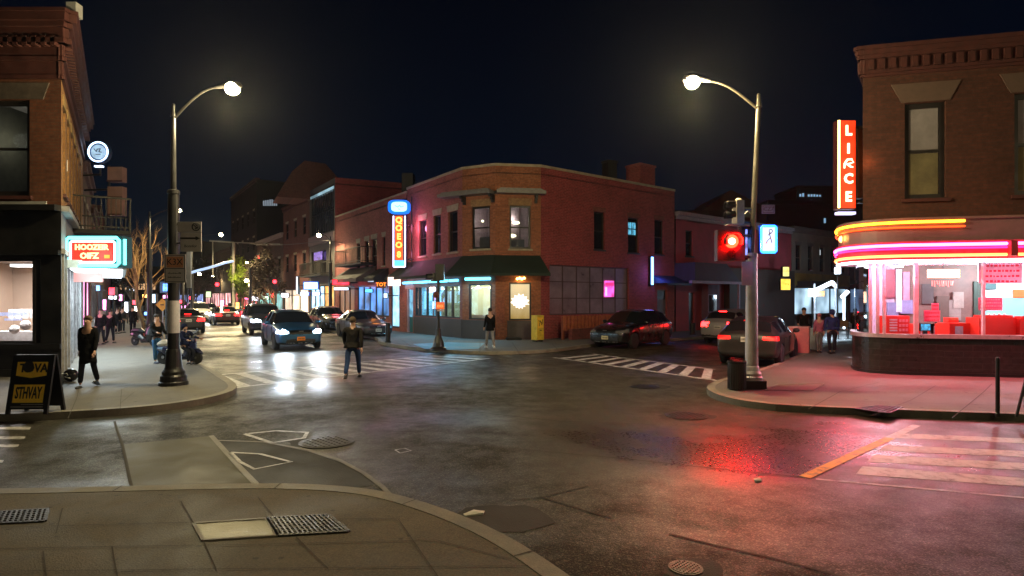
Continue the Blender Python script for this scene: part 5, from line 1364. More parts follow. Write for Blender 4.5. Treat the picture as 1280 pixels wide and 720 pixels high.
# ================================================================ RIGHT SIDE OF THE LEFT STREET
CL = Vector((-3.6,5.3)).normalized()
def Cp(Y, off=0.0):
    t = (Y-29.0)/CL.y; n = Vector((-CL.y, CL.x))*-1
    return (-2.4 + CL.x*t, Y)
fB2 = Fac(Cp(44.9), Cp(34.35))
b2 = empty('row_building', tuple(fB2.M @ Vector((5,0,0))), 0, 'red brown brick row building left of the orange blue neon sign', 'building')
hh = [fB2.rect(*r) for r in ((446,304,450,340),(456,301,461,340),(464.5,298.5,471,340),(478,296,481.5,332))]
sh2 = [(fB2.fu(424), fB2.fu(443), .3, 2.9), (fB2.fu(447), fB2.fu(486), .9, 2.9), (fB2.fu(489), fB2.fu(499), .3, 3.0)]
mb = fB2.mb(); fB2.wall(mb, 0, 8.1, hh + sh2); mb.build('wall', Mb_pinklit, b2, recalc=False)
mb = MB(); pA, pB = Cp(44.9), Cp(34.35); mb.prism([pA, pB, (pB[0]+8,pB[1]+6), (pA[0]+8,pA[1]+6)], 7.7, 7.8); mb.build('roof', M_blackm, b2)
mb = fB2.mb(); mb.box(0,fB2.L,-.05,.3,8.1,8.2); mb.build('coping', M_stone, b2)
mb = fB2.mb(); mb.box(-.0,.0+.01,-.01,0,0,8.1); mb.T = Matrix(); g = Fac((pA[0]+8,pA[1]+6), pA); mb.T = g.M; g.wall(mb, 0, 8.1); mb.build('wall', Mb_red, b2)
for r in hh: window(fB2, r, b2, lintel=.3, lm=M_stone, sill=M_stone, fw=.05)
for i, r in enumerate(sh2):
    a,b,c,d = r; mb = fB2.mb(); n = (3,5,1)[i]
    for k in range(n+1): u=a+(b-a)*k/n; mb.box(u-.05,u+.05,.03,.13,c,d)
    mb.box(a,b,.0,.14,d-.1,d); mb.box(a,b,.0,.14,c,c+.1)
    w_ = mb.build('shop_window', M_frame, b2); mb = fB2.mb(); mb.box(a,b,.09,.1,c+.1,d-.1)
    mb.build('pane', (glow('dim brown shop', (.45,.22,.12), .25), glow('blue glass shop', (.10,.30,.75), .8, .95, .8), emis('blue white doorway', (.35,.72,1), 1.6, .4, 2))[i], w_)
mb = fB2.mb(); mb.box(fB2.fu(487), fB2.fu(501), -.1, -.002, 3.05, 3.5); mb.build('door_canopy', mat('pale pink fascia', (.5,.36,.36), .6), b2)
balcony(b2, fB2, fB2.fu(436), fB2.fu(470), 4.35, 1.0, 1.0)
def awn(f, ua, ub, z0, z1, out, m, label=None, parent=None):
    mb = f.mb(); mb.face([(ua,-.02,z1),(ub,-.02,z1),(ub,-out,z0),(ua,-out,z0)]); mb.face([(ua,-out,z0),(ub,-out,z0),(ub,-out,z0-.2),(ua,-out,z0-.2)])
    mb.face([(ua,-.02,z1),(ua,-out,z0),(ua,-out,z0-.2),(ua,-.02,z0-.2)]); mb.face([(ub,-.02,z1),(ub,-.02,z0-.2),(ub,-out,z0-.2),(ub,-out,z0)])
    o = mb.build('awning', m, parent); o.modifiers.new('s','SOLIDIFY').thickness=.02
    if label: tag(o, label, 'awning')
    return o
awn(fB2, fB2.fu(436), fB2.fu(470), 3.3, 4.1, 1.3, mat('grey canvas', (.10,.085,.08), .8, 0, .3, 2), None, b2)
awn(fB2, fB2.fu(473), fB2.fu(486), 3.3, 3.9, 1.0, M_blackm, None, b2)
# building 3: glass fronted with grey band; its tall side wall faces us
fB3 = Fac(Cp(50.6), Cp(45.0))
b3 = empty('row_building', tuple(fB3.M @ Vector((3,0,0))), 0, 'taller dark building with a glazed upper storey and pale band', 'building')
H3 = 11.1
up = (.3, fB3.L-.25, 7.2, 10.6); mid = [(.6,2.2,4.0,5.9),(3.0,4.6,4.0,5.9)]; lo3 = (.3,fB3.L-.3,.3,3.0)
mb = fB3.mb(); fB3.wall(mb, 0, H3, [up, *mid, lo3]); mb.build('wall', mat('grey brown render', (.13,.115,.105), .8, 0, .3, .8), b3, recalc=False)
pC, pD = Cp(50.6), Cp(45.0); sd = Fac(pD, (pD[0]+15, pD[1]+7))
mb = sd.mb(); sd.wall(mb, 0, H3-.1); mb.build('wall', Mb_red, b3)
mb = MB(); mb.prism([pC, pD, (pD[0]+15,pD[1]+7), (pC[0]+15,pC[1]+7)], H3-.5, H3-.4); mb.build('roof', M_blackm, b3)
mb = sd.mb(); mb.box(0,sd.L,-.06,.2,H3-.1,H3+.02); mb.build('coping', Mb_red, b3)
mb = fB3.mb(); mb.box(.0,fB3.L,-.12,-.002,6.4,7.1); mb.build('band', mat('pale mauve band', (.30,.22,.21), .7), b3)
window(fB3, up, b3, cols=10, rows=2, sash=False, pane=mat('sky grey glass', (.05,.06,.07), .2, 0, .4, 1), fw=.08)
mb = fB3.mb(); mb.box(.3,fB3.L-.3,-.01,.03,10.35,10.55); mb.build('lit_strip', emis('pale blue strip', (.35,.55,.65), .8, .6, .8), b3)
for r in mid: window(fB3, r, b3)
mb = fB3.mb(); a,b,c,d = mid[0]; mb.box(fB3.fu(393),fB3.fu(403),-.05,-.002,fB3.fz(398,325),fB3.fz(398,315)); mb.build('window_sign', emis('violet scribble sign', (.35,.22,.8), .7, .8, 5), b3)
balcony(b3, fB3, .3, fB3.L-.6, 3.9, .9, 1.0)
a,b,c,d = lo3; mb = fB3.mb()
for k in range(6): u=a+(b-a)*k/5; mb.box(u-.06,u+.06,.03,.13,c,d)
w_=mb.build('shopfront', M_frame, b3); mb = fB3.mb(); mb.box(a,a+(b-a)*.6,.09,.1,c,d); mb.build('pane', emis('blue white shop glass', (.45,.75,1), 1.5, .6, 1.5), w_)
mb = fB3.mb(); mb.box(a+(b-a)*.6+.02,b,.09,.1,c,d); mb.build('pane', emis('amber shop glass', (1,.5,.1), .9, .7, 1.5), w_)
# signs along this side
def box_sign(label, px0, py0, px1, py1, Y, face_m, cab=None, lt=0, lc=(1,1,1), kind='sign_box', text=None, tm=None):
    x0, x1, z0, z1 = px_x(px0,Y), px_x(px1,Y), pz(py1,Y), pz(py0,Y)
    mb = MB(); mb.box(x0,x1,Y,Y+.25,z0,z1); o = mb.build(kind, cab or M_black); tag(o, label, 'sign')
    g = min(.06, (z1-z0)*.12)
    mb = MB(); mb.box(x0+g,x1-g,Y-.02,Y-.001,z0+g,z1-g); mb.build('face', face_m, o)
    mb = MB(); mb.rod(((x0+x1)/2,Y+.2,(z0+z1)/2),(x1+.7,Y+.6,(z0+z1)/2),.03); mb.build('bracket', M_black, o)
    if text: letters(text, (z1-z0)*.75, tm, o, Matrix.Translation(((x0+x1)/2,Y-.03,(z0+z1)/2)), .01)
    if lt: lamp('POINT', ((x0+x1)/2, Y-.5, (z0+z1)/2-.2), lt, lc, o, .25)
    return o
box_sign('blue fascia light box above the blue lit shop', 379,352,398,362,43.5, emis('cyan white light box', (.45,.85,1), 2.6), mat('cobalt cabinet', (.02,.10,.6), .4), 80, (.3,.6,1))
box_sign('small left white blue light box under the blue fascia box', 375,365,386,370,43.4, emis('ice light box', (.7,.9,1), 2.6), mat('cobalt cabinet', (.02,.10,.6), .4))
box_sign('small right white blue light box under the blue fascia box', 390,364.5,400,370,43.4, emis('ice light box', (.7,.9,1), 2.6), mat('cobalt cabinet', (.02,.10,.6), .4))
box_sign('long red neon fascia sign over the parked cars', 415,349,437,356.5,40.5, emis('hot red sign', (1,.03,.06), 2.2, .4, 3), mat('red cabinet', (.3,.01,.02), .4), 60, (1,.08,.1))
box_sign('thin bluish white light box under the long red sign', 417,359,436,363,40.4, emis('ice light box 2', (.55,.8,.95), 2.2))
box_sign('tilted pale blade light on the dark awning', 459,346,468,353,37.0, emis('pale blade light', (.6,.68,.8), 1.3))
box_sign('orange lettered sign box left of the white box sign', 471,351.5,482,360,34.3, mat('black sign face', (.02,.01,.01), .4), None, 10, (1,.3,.05), 'neon_sign', 'TOT', emis('orange neon letter', (1,.20,.01), 3.5))
box_sign('small blue glow box above the blue shop window', 456,361,466,366,38.5, emis('blue glow box', (.1,.5,1), 2.2), None, 25, (.2,.5,1))
box_sign('round topped small white blue hanging sign', 479,366,485,373,35, emis('white blue sign', (.5,.75,1), 2.4))
box_sign('tall narrow white lit blade left of the blue fascia box', 369.5,345,373,368,46, emis('white blade', (.8,.85,1), 2.4), None, 20, (.8,.85,1))
box_sign('white box sign far down the right side', 351,366,361,372,52, emis('far white sign', (.95,.9,1), 3), None, 40, (1,.9,1))
box_sign('white square light box far down the street with a violet edge', 314.5,369,324,376,62, emis('far white sign', (.95,.9,1), 3), mat('violet cabinet', (.08,.02,.3), .4), 30, (.9,.9,1))
box_sign('small magenta far sign beside the white square box', 305,371,311,375,66, emis('far magenta sign', (1,.15,.35), 2.6))
box_sign('small green white far sign', 329,370,336,375,60, emis('far green white sign', (.75,1,.7), 2.4), None, 20, (.8,1,.7))
box_sign('small pale green far sign beyond the green tree', 257,364,264,372,85, emis('far pale green sign', (.7,.95,.5), 1.6))
# rest of the row
def crow(label, Y0, Y1, h, m, floors, bays, shop, **k):
    return row_building('row_building', label, Fac(Cp(Y1), Cp(Y0)), h, m, floors, bays, shop, **k)
tw = crow('dark brown gabled building rising behind the glazed one', 50.7, 58, 10.6, Msh[1], 3, 3, glow('ivory shop', (1,.8,.6), .8))
fT = Fac(Cp(58), Cp(50.7)); p_ = fT.M @ Vector((fT.L,0,0)); fT2 = Fac((p_.x,p_.y),(p_.x+9,p_.y+4.5))
mb = fT2.mb(); mb.extr([(-2.6,10.4),(3.2,10.4),(2.6,12.1),(1.3,13.5),(-.4,13.6),(-1.4,12.6)], -.3, 3.5); mb.build('gable', Msh[1], tw)
crow('low dark row building with a pale cornice on the right street side', 58.1, 68, 8.3, Msh[0], 2, 4, glow('teal shop', (.2,.6,.6), .7), cor=mat('pale cornice', (.35,.3,.28), .7))
crow('tall black building far down the street with faint lettering', 68.1, 82, 15.6, M_far, 4, 5, glow('red shop', (1,.15,.15), .7))
Y = 68; mb = MB()
for k in range(7): x = px_x(331+k*2.6,Y); mb.box(x, x+.14, Y-.5, Y-.4, pz(258,Y), pz(250+random.random()*3,Y))
o = mb.build('sign', emis('faint far letters', (.35,.42,.5), .5)); tag(o, 'faint pale strokes of a sign high on the tall black building', 'sign')
crow('distant lower row building on the right near the street end', 82.1, 105, 9, Msh[2], 2, 7, glow('far mixed', (1,.5,.5), 1.0))
crow('last dark row building on the right at the street end', 105.1, 150, 12, M_far2, 3, 9, glow('far blue', (.4,.5,1), 1.0))
block('dark mass of buildings closing the far end of the street', 120, 262, 333, 175, M_far, dpt=15, lit=[(150,355,240,362,emis('far warm windows', (1,.6,.3), .8)),(205,366,262,371,emis('far red windows', (1,.1,.15), 1.2))])
block('dim grey block above the far street trees', 255, 300, 312, 150, M_far2, dpt=12)

# ================================================================ STREET LAMPS
M_pole_d = mat('black bronze pole', (.010,.009,.009), .42, .1, .3, 4)
M_pole_l = mat('weathered silver pole', (.42,.38,.38), .45, .5, .25, 3, .1)
M_pole_m = mat('dull bronze pole', (.11,.095,.07), .4, .5, .25, 3)
def street_lamp(x, y, label, arm, zt=6.2, power=1400, base='flare', m=None, z0=KERB, col=(1,.82,.44), big=True, mup=None, head=.5, lean=0.0, strength=220, split=None, omni=True):
    root = empty('street_lamp', (x, y, z0), 0, label, 'street lamp')
    m = m or M_pole_d
    zs = split or z0 + 4.4
    mb = MB(Tm(x, y, 0))
    if base == 'flare':
        mb.lathe([(.30,z0),(.30,z0+.07),(.27,z0+.09),(.265,z0+.20),(.23,z0+.24),(.235,z0+.30),(.19,z0+.36),(.175,z0+.40),(.15,z0+.75),(.14,z0+.80)], n=24)
    else:
        mb.cbox((0,0,z0+.09), (.46,.46,.18))
    bs = mb.build('base', m if base == 'flare' else M_black, root, smooth=False)
    if base != 'flare':
        mb = MB(Tm(x, y, 0)); mb.lathe([(.225,z0+.18),(.225,z0+.24),(.20,z0+.27),(.20,z0+.32),(.165,z0+.38),(.15,z0+.46),(.13,z0+.5)], n=24); mb.build('collar', m, bs)
    mb = MB(Tm(x, y, 0)); mb.lathe([(.125 if base == 'flare' else .135,z0+.45),(.115,zs),(.13,zs+.01),(.13,zs+.08),(.10,zs+.1)], n=20); mb.build('pole', m, root, smooth=False)
    mb = MB(); mb.tube([(x,y,zs+.1),(x+lean*.5,y,(zs+zt)/2),(x+lean,y,zt)], [.062,.056,.048], 14); mb.tube([(x+lean,y,zt),(x+lean,y,zt+.10),(x+lean,y,zt+.28),(x+lean,y,zt+.3)], [.075,.05,.035,.01], 10); mb.build('upper_pole', mup or m, root)
    ax, ay, az = arm
    P = []
    for i in range(11):
        t = i/10
        P.append((x+lean+ax*t, y+ay*t, zt-.05 + az*math.sin(t*PI/2*.98)))
    mb = MB(); mb.tube(P, [.034-.014*i/10 for i in range(11)], 8); mb.build('arm', mup or m, root)
    ex, ey, ez = P[-1]; sgn = Vector((ax, ay, 0)).normalized(); ang = math.atan2(sgn.y, sgn.x)
    T = Matrix.Translation((ex,ey,ez)) @ Matrix.Rotation(ang, 4, 'Z')
    mb = MB(T); mb.tube([(-.05,0,.0),(.12,0,.03),(.33,0,.05),(.48,0,.04),(.54,0,.02)], [.03,.05,.09,.08,.03], 12); hd = mb.build('head', m, root)
    mb = MB(T); mb.ball((.33,0,-.03), (.155,.15,.135), 18, 12); mb.build('lens', emis('lamp lens %d' % int(strength), col, strength), hd, smooth=True)
    c = T @ Vector((.34,0,-.32))
    if omni: lamp('POINT', tuple(c), power, col, hd, .14)
    else: lamp('SPOT', tuple(c), power, col, hd, .14, (0,0,0), R(172), .35)
    return root
LC = (1,.88,.60)
p = at(217,481,KERB); pR = at(939.5,485,KERB)
zL = pz(146, p.y); zR = pz(134, pR.y)
sl = street_lamp(p.x, p.y, 'tall black street lamp with flared base and parking signs on the left corner', (px_x(286,p.y)-p.x-.25, 0, pz(112,p.y)-zL+.10), zL, 1500, 'flare', M_pole_d, split=pz(243,p.y))
sr = street_lamp(pR.x, pR.y, 'white based street lamp carrying the red signal on the right corner', (px_x(873,pR.y)-px_x(948,pR.y)+.2, 0, pz(103,pR.y)-zR+.08), zR, 1500, 'box', M_pole_l, mup=M_pole_m, lean=px_x(948,pR.y)-pR.x, split=pz(322,pR.y))
mb = MB(Tm(p.x,p.y,0)); mb.lathe([(.128,1.28),(.128,2.0)], n=20); mb.build('white_band', mat('grimy white wrap', (.55,.52,.56), .6, 0, .2, 4), sl)
def slamp(px, Y, label, armpx, pow_, zt=6.2, st=120, yoff=0):
    x = px_x(px,Y); dx = px_x(armpx,Y)-x
    return street_lamp(x, Y, label, (dx-.3*math.copysign(1,dx), yoff, .45), zt, pow_, 'flare', M_pole_d, strength=st, omni=False)
slamp(187, 31, 'second black street lamp beside the bare tree', 222, 1300, 6.25)
slamp(413, 43.0, 'bronze street lamp on the far right pavement of the left street', 399, 1100, 6.2)
slamp(229, 62, 'small lamp beyond the traffic lights, left of the street', 249, 1500, 4.2)
slamp(300, 76, 'distant lamp right of the street above the green tree', 325, 3500, 6.3)
slamp(256, 88, 'distant lamp near the hanging red signal', 266, 500, 5.0)
street_lamp(1.2, -7.5, 'added fill light shaped as a street lamp behind the viewpoint', (-1.6,0,.45), 6.5, 520, 'flare', M_pole_d)  # unseen lamp added to light the sign faces and near ground
street_lamp(19, 4, 'added fill light shaped as a street lamp out of view at far right', (-1.6,0,.45), 6.5, 420, 'flare', M_pole_d)  # second added lamp out of view, filling from the right
slamp(313, 51, 'low lamp glowing in front of the green tree', 308.5, 1500, 3.2)
slamp(318, 66, 'distant lamp in front of the tall black building', 309, 1600, 5.6)
slamp(240, 50, 'lamp with a long arm over the left carriageway', 276, 3500, 7.0)

# signs on the left lamp
def sign_plate(parent, px0, py0, px1, py1, Y, m, name='sign_plate', rim=None, thick=.02):
    x0,x1,z0,z1 = px_x(px0,Y),px_x(px1,Y),pz(py1,Y),pz(py0,Y)
    mb = MB(); mb.box(x0,x1,Y,Y+thick,z0,z1); o = mb.build(name, m, parent, bevel=.006)
    if rim:
        mb = MB(); r = .012; mb.box(x0+.015,x1-.015,Y-.004,Y-.001,z1-.03,z1-.018); mb.box(x0+.015,x1-.015,Y-.004,Y-.001,z0+.018,z0+.03)
        mb.box(x0+.015,x0+.027,Y-.004,Y-.001,z0+.03,z1-.03); mb.box(x1-.027,x1-.015,Y-.004,Y-.001,z0+.03,z1-.03); mb.build('border', rim, o)
    return o, x0, x1, z0, z1
Mgrey = mat('grey white sign sheet', (.62,.56,.54), .5, 0, .15, 4); Mink = mat('faded black ink', (.02,.018,.02), .6)
Y = p.y - .2
s1 = empty('parking_sign', (px_x(220,Y),Y,2.4), 0, 'white parking sign with orange square and scrawl on the left lamp', 'sign')
o, x0,x1,z0,z1 = sign_plate(s1, 205.5,318,232,353.5, Y, Mgrey, rim=Mink)
mb = MB(); mb.box(x0+.05,x1-.05,Y-.008,Y-.004,z1-.29,z1-.05); mb.build('orange_square', mat('faded orange sheet', (.75,.33,.16), .5, 0, .2, 5), o)
letters('K3X', .20, Mink, o, Matrix.Translation(((x0+x1)/2,Y-.014,z1-.17)), .004, sx=.95)
mb = MB(); mb.box(x0+.02,x1-.02,Y-.006,Y-.001,z1-.32,z1-.305); mb.build('rule', Mink, o)
random.seed(9)
mb = MB()
for zz in (z0+.20, z0+.11):
    x = x0+.08
    while x < x1-.1: w1=random.uniform(.01,.03); mb.box(x,x+w1,Y-.006,Y-.001,zz,zz+random.uniform(.012,.03)); x += w1+.008
mb.build('small_print', Mink, o)
mb = MB(); mb.rod((p.x-.02,Y+.02,z0+.1),(p.x-.02,p.y,z0+.1),.02); mb.rod((p.x-.02,Y+.02,z1-.1),(p.x-.02,p.y,z1-.1),.02); mb.build('bracket', M_black, s1)
s2 = empty('sign', (px_x(237,Y),Y,3.0), 0, 'pair of grey white plates with emblem and black arrow on the left lamp', 'sign')
Y2 = Y + .05
o, x0,x1,z0,z1 = sign_plate(s2, 222,277,251.5,290, Y2, Mgrey)
cx, cz = x1-.11, (z0+z1)/2
mb = MB(); pts=[(x,Y2-.008,z) for x,z in disc(cx,cz,.085,20)]; mb.tube(pts+[pts[0]], .012, 6); mb.rod((cx-.05,Y2-.008,cz+.04),(cx+.03,Y2-.008,cz-.04),.012,5); mb.rod((cx-.02,Y2-.008,cz-.05),(cx+.05,Y2-.008,cz),.012,5); mb.rod((cx-.01,Y2-.008,cz+.05),(cx+.03,Y2-.008,cz+.02),.012,5); mb.build('emblem', Mink, o)
o, x0,x1,z0,z1 = sign_plate(s2, 225.5,290.5,251.5,314.5, Y2, Mgrey)
mb = MB(); zz = z1-.13; mb.extr([(x0,zz-.02),(x1-.12,zz-.02),(x1-.12,zz-.045),(x1-.02,zz),(x1-.12,zz+.045),(x1-.12,zz+.02),(x0,zz+.02)], Y2-.008, Y2-.002); mb.build('arrow', Mink, o)
letters('Bonnfor', .085, Mink, o, Matrix.Translation(((x0+x1)/2,Y2-.008,z0+.12)), .003)
mb = MB(); mb.rod((p.x,p.y,z0+.2),(x0+.1,Y2+.03,z0+.2),.02); mb.rod((p.x,p.y,z1+.2),(x0+.1,Y2+.03,z1+.2),.02); mb.build('bracket', M_black, s2)
mb = MB(); Yb2 = p.y+.25; mb.box(px_x(233,Yb2),px_x(238.5,Yb2),Yb2,Yb2+.03,pz(360,Yb2),pz(314,Yb2)); tag(mb.build('sign_post_panel', mat('pale edge panel', (.4,.42,.5), .5)), 'narrow pale panel hanging behind the parking signs', 'sign')
mb = MB(); Yb2 = 22; mb.box(px_x(200,Yb2),px_x(214,Yb2),Yb2,Yb2+.08,pz(366,Yb2),pz(352,Yb2)); o = mb.build('lit_sign', mat('navy box', (.01,.02,.1), .4)); tag(o, 'small blue lit box sign behind the left lamp', 'sign')
mb = MB(); mb.box(px_x(204,Yb2),px_x(212.5,Yb2),Yb2-.02,Yb2-.001,pz(364,Yb2),pz(354.5,Yb2)); mb.build('face', emis('blue white sign face', (.12,.35,1), 2.6, .5, 8), o)
mb = MB(); mb.rod((px_x(207,Yb2),Yb2+.04,pz(366,Yb2)),(px_x(207,Yb2),Yb2+.04,.12),.03); mb.build('post', M_black, o)
mb = MB(); Yb2 = 27; mb.cbox((px_x(203,Yb2),Yb2,pz(381,Yb2)),(.42,.03,.42),Matrix.Rotation(R(45),3,'Y')); o = mb.build('warning_sign', emis('self lit yellow sign', (.7,.38,.02), .55)); tag(o,'yellow diamond warning sign beyond the left lamp','sign')
o.data.materials[0] = mat('yellow sign sheet', (.75,.42,.03), .45, 0, .3, 6)  # plain sheet replaces the emissive material
mb = MB(); mb.rod((px_x(203,Yb2),Yb2+.03,pz(381,Yb2)),(px_x(203,Yb2),Yb2+.03,.12),.025); mb.build('post', M_galv, o)
mb = MB(); mb.cbox((px_x(203,Yb2),Yb2-.02,pz(381,Yb2)),(.16,.012,.05)); mb.build('symbol', Mink, o)

# ================================================================ SIGNALS ON THE RIGHT LAMP
def hood(mb, c, r, l, n=14, T=None):
    P = [(c[0]+r*math.cos(a), c[1], c[2]+r*math.sin(a)) for a in [PI*(-.15)+PI*1.3*k/n for k in range(n+1)]]
    for a, b in zip(P, P[1:]): mb.face([a,b,(b[0],b[1]-l,b[2]-.01),(a[0],a[1]-l,a[2]-.01)])
Yp = pR.y
rs = empty('traffic_signal', (px_x(907,Yp),Yp-.2,2.8), 0, 'big traffic signal showing red on the right corner pole', 'traffic light')
x0,x1,z0,z1 = px_x(890.5,Yp),px_x(924,Yp),pz(327,Yp),pz(289.5,Yp)
mb = MB(); mb.box(x0,x1,Yp-.32,Yp-.12,z0,z1); mb.build('housing', mat('dark signal housing', (.03,.022,.022), .4), rs, bevel=.03)
cx, cz = (x0+x1)/2, pz(303.5,Yp)
mb = MB(); mb.extr(disc(cx,cz,.14), Yp-.36, Yp-.32); mb.build('lens', emis('red signal lens', (1,.0003,.0001), 1250), rs)
mb = MB(); mb.ball((cx+.0,Yp-.365,cz), (.075,.02,.07)); mb.build('led', emis('hot signal core', (1,.42,.25), 12), rs)
mb = MB(); hood(mb, (cx,Yp-.33,cz), .17, .22); hd = mb.build('hood', M_black, rs); hd.modifiers.new('s','SOLIDIFY').thickness=.008
mb = MB(); mb.extr(disc(cx,pz(318.5,Yp),.09), Yp-.34, Yp-.32); mb.build('lens', mat('unlit lens', (.03,.01,.01), .15), rs)
mb = MB(); mb.rod((x1,Yp-.2,z1-.1),(pR.x,Yp,z1-.1),.03); mb.rod((x1,Yp-.2,z0+.1),(pR.x,Yp,z0+.1),.03); mb.build('bracket', M_black, rs)
lamp('SPOT', (cx,Yp-.62,cz), 90, (1,.03,.02), rs, .12, aim((-.1,-1,-.45)), R(130), .7)
lamp('POINT', (cx-.1,Yp-.55,cz), 6, (1,.03,.02), rs, .08)
# side signal head above
hs_ = empty('traffic_signal', (px_x(916,Yp),Yp,3.6), 0, 'side facing signal head with silver case above the red signal', 'traffic light')
mb = MB(); mb.box(px_x(917,Yp),px_x(926,Yp),Yp-.2,Yp+.1,pz(281,Yp),pz(252,Yp)); mb.build('housing', mat('beige silver case', (.50,.44,.34), .4, .3), hs_, bevel=.02)
mb = MB(); mb.ball((px_x(922,Yp),Yp-.05,pz(251.5,Yp)), (.075,.1,.06)); mb.build('cap', mat('beige silver case', (.50,.44,.34), .4, .3), hs_)
mb = MB(); 
for py in (258,270): mb.T = Matrix.Translation((px_x(917,Yp),Yp-.05,pz(py,Yp))) @ Matrix.Rotation(R(-90),4,'Z'); hood(mb, (0,0,0), .10, .20)
v = mb.build('visor', M_black, hs_); v.modifiers.new('s','SOLIDIFY').thickness=.008
mb = MB(); mb.box(px_x(907,Yp),px_x(917,Yp),Yp-.16,Yp+.06,pz(253.5,Yp),pz(252.3,Yp)); mb.box(px_x(907,Yp),px_x(925,Yp),Yp-.16,Yp+.06,pz(282,Yp),pz(280.8,Yp)); mb.build('end_plate', mat('beige silver case', (.50,.44,.34), .4, .3), hs_)
mb = MB(); mb.rod((px_x(926,Yp),Yp,pz(262,Yp)),(pR.x+.05,Yp,pz(262,Yp)),.025); mb.rod((px_x(926,Yp),Yp,pz(278,Yp)),(pR.x+.05,Yp,pz(278,Yp)),.025); mb.build('bracket', M_black, hs_)
# narrow dark box, its coloured reflections painted as a glowing strip
mb = MB(); mb.box(px_x(925.5,Yp),px_x(939,Yp),Yp-.05,Yp+.15,pz(325,Yp),pz(283,Yp)); cbx = mb.build('control_box', mat('glossy black box', (.015,.012,.02), .15)); tag(cbx,'narrow glossy black control box between red signal and blue sign','control box')
mb = MB(); mb.box(px_x(930.5,Yp),px_x(933,Yp),Yp-.06,Yp-.051,pz(319,Yp),pz(287,Yp)); mb.build('display', emis('reflection slit', (.25,.30,.75), .9, .9, 9), cbx)
mb = MB(); mb.box(px_x(922,Yp),px_x(935,Yp),Yp-.25,Yp-.23,pz(357,Yp),pz(328,Yp)); o = mb.build('blank_sign', mat('grey pink sign back', (.50,.33,.34), .6, 0, .1, 3), bevel=.008); tag(o,'blank pinkish sign plate below the red signal','sign')
mb = MB(); mb.rod((px_x(930,Yp),Yp-.22,pz(340,Yp)),(pR.x,Yp,pz(340,Yp)),.018); mb.build('bracket', M_black, o)
bs_ = empty('neon_sign', (px_x(953,Yp),Yp-.1,3.0), 0, 'white panel with a scrawled figure and blue neon border on the right lamp', 'neon sign')
x0,x1,z0,z1 = px_x(943,Yp),px_x(963.5,Yp),pz(318,Yp),pz(283.5,Yp)
mb = MB(); mb.box(x0,x1,Yp-.3,Yp-.18,z0,z1); mb.build('cabinet', mat('blue cabinet', (.01,.05,.4), .4), bs_)
mb = MB(); ringframe(mb, x0+.02,x1-.02,z0+.02,z1-.02,Yp-.31,.02); mb.build('tube', emis('azure neon', (.012,.15,1), 14), bs_)
mb = MB(); mb.box(x0+.05,x1-.05,Yp-.32,Yp-.302,z0+.05,z1-.05); pn=mb.build('panel', emis('white lit panel', (.85,.92,1), 1.1), bs_)
cx=(x0+x1)/2
mb = MB(); pts=[(cx+.035+.035*math.cos(a),Yp-.328,z1-.13+.04*math.sin(a)) for a in [k*2*PI/10 for k in range(11)]]; mb.tube(pts,.01,5)
mb.tube([(cx+.0,Yp-.328,z1-.17),(cx+.03,Yp-.328,z1-.27),(cx+.06,Yp-.328,z1-.38)],.011,5); mb.tube([(cx+.03,Yp-.328,z1-.27),(cx-.04,Yp-.328,z1-.34),(cx-.07,Yp-.328,z1-.40)],.011,5); mb.tube([(cx+.05,Yp-.328,z1-.17),(cx-.03,Yp-.328,z1-.22)],.01,5)
mb.build('figure', mat('brown orange scrawl', (.55,.22,.12), .6), pn)
lamp('POINT', (cx,Yp-.6,(z0+z1)/2), 9, (.15,.35,1), bs_, .15)
sn = empty('street_sign', (px_x(960,Yp),Yp,3.9), 0, 'small pinkish street sign to the right of the lamp pole', 'sign')
o,x0,x1,z0,z1 = sign_plate(sn, 952.5,256,968.5,267, Yp-.02, mat('pink white sheet', (.52,.36,.35), .5), rim=mat('maroon border', (.25,.08,.08), .6))
letters('CZ7', .12, mat('maroon border', (.25,.08,.08), .6), o, Matrix.Translation(((x0+x1)/2,Yp-.03,(z0+z1)/2)), .003)
o,x0,x1,z0,z1 = sign_plate(sn, 926.5,259,941,271.5, Yp+.12, mat('dark green grey sheet', (.10,.12,.11), .5))
mb = MB(); mb.tube([(x0+.05,Yp+.11,z0+.05),(x0+.15,Yp+.11,z0+.14),(x1-.04,Yp+.11,z0+.05)],.008,5); mb.build('scrawl', Mgrey, o)
o = [ ]
# ================================================================ CORNER SIGNAL AT THE BRICK BUILDING
q = at(548,438,KERB); Yq = q.y
cs = empty('traffic_signal', (q.x,Yq,KERB), 0, 'black traffic signal post with flared base before the cafe windows', 'traffic light')
mb = MB(Tm(q.x,Yq,0)); mb.lathe([(.30,KERB),(.30,KERB+.08),(.22,KERB+.14),(.20,KERB+.3),(.11,KERB+.55),(.085,KERB+.8),(.08,KERB+.82)], n=16); mb.build('base', M_black, cs)
mb = MB(); mb.rod((q.x,Yq,KERB+.8),(q.x,Yq,pz(331,Yq)),.055,12); mb.build('post', M_black, cs)
mb = MB(); mb.box(px_x(545,Yq),px_x(555.5,Yq),Yq-.2,Yq+.1,pz(351,Yq),pz(330.5,Yq)); mb.build('housing', M_black, cs, bevel=.02)
mb = MB(); mb.T = Matrix.Translation((px_x(543,Yq),Yq,pz(346.5,Yq))) @ Matrix.Rotation(R(-65),4,'Z'); mb.box(-.15,.15,-.1,.12,-.16,.16); hood(mb,(0,-.1,.0),.14,.2); h_=mb.build('side_head', M_black, cs)
mb = MB(); mb.extr(disc(px_x(545.5,Yq),pz(368.5,Yq),.12), Yq-.12, Yq-.06); mb.build('lens', mat('dull red lens', (.10,.02,.02), .3), cs)
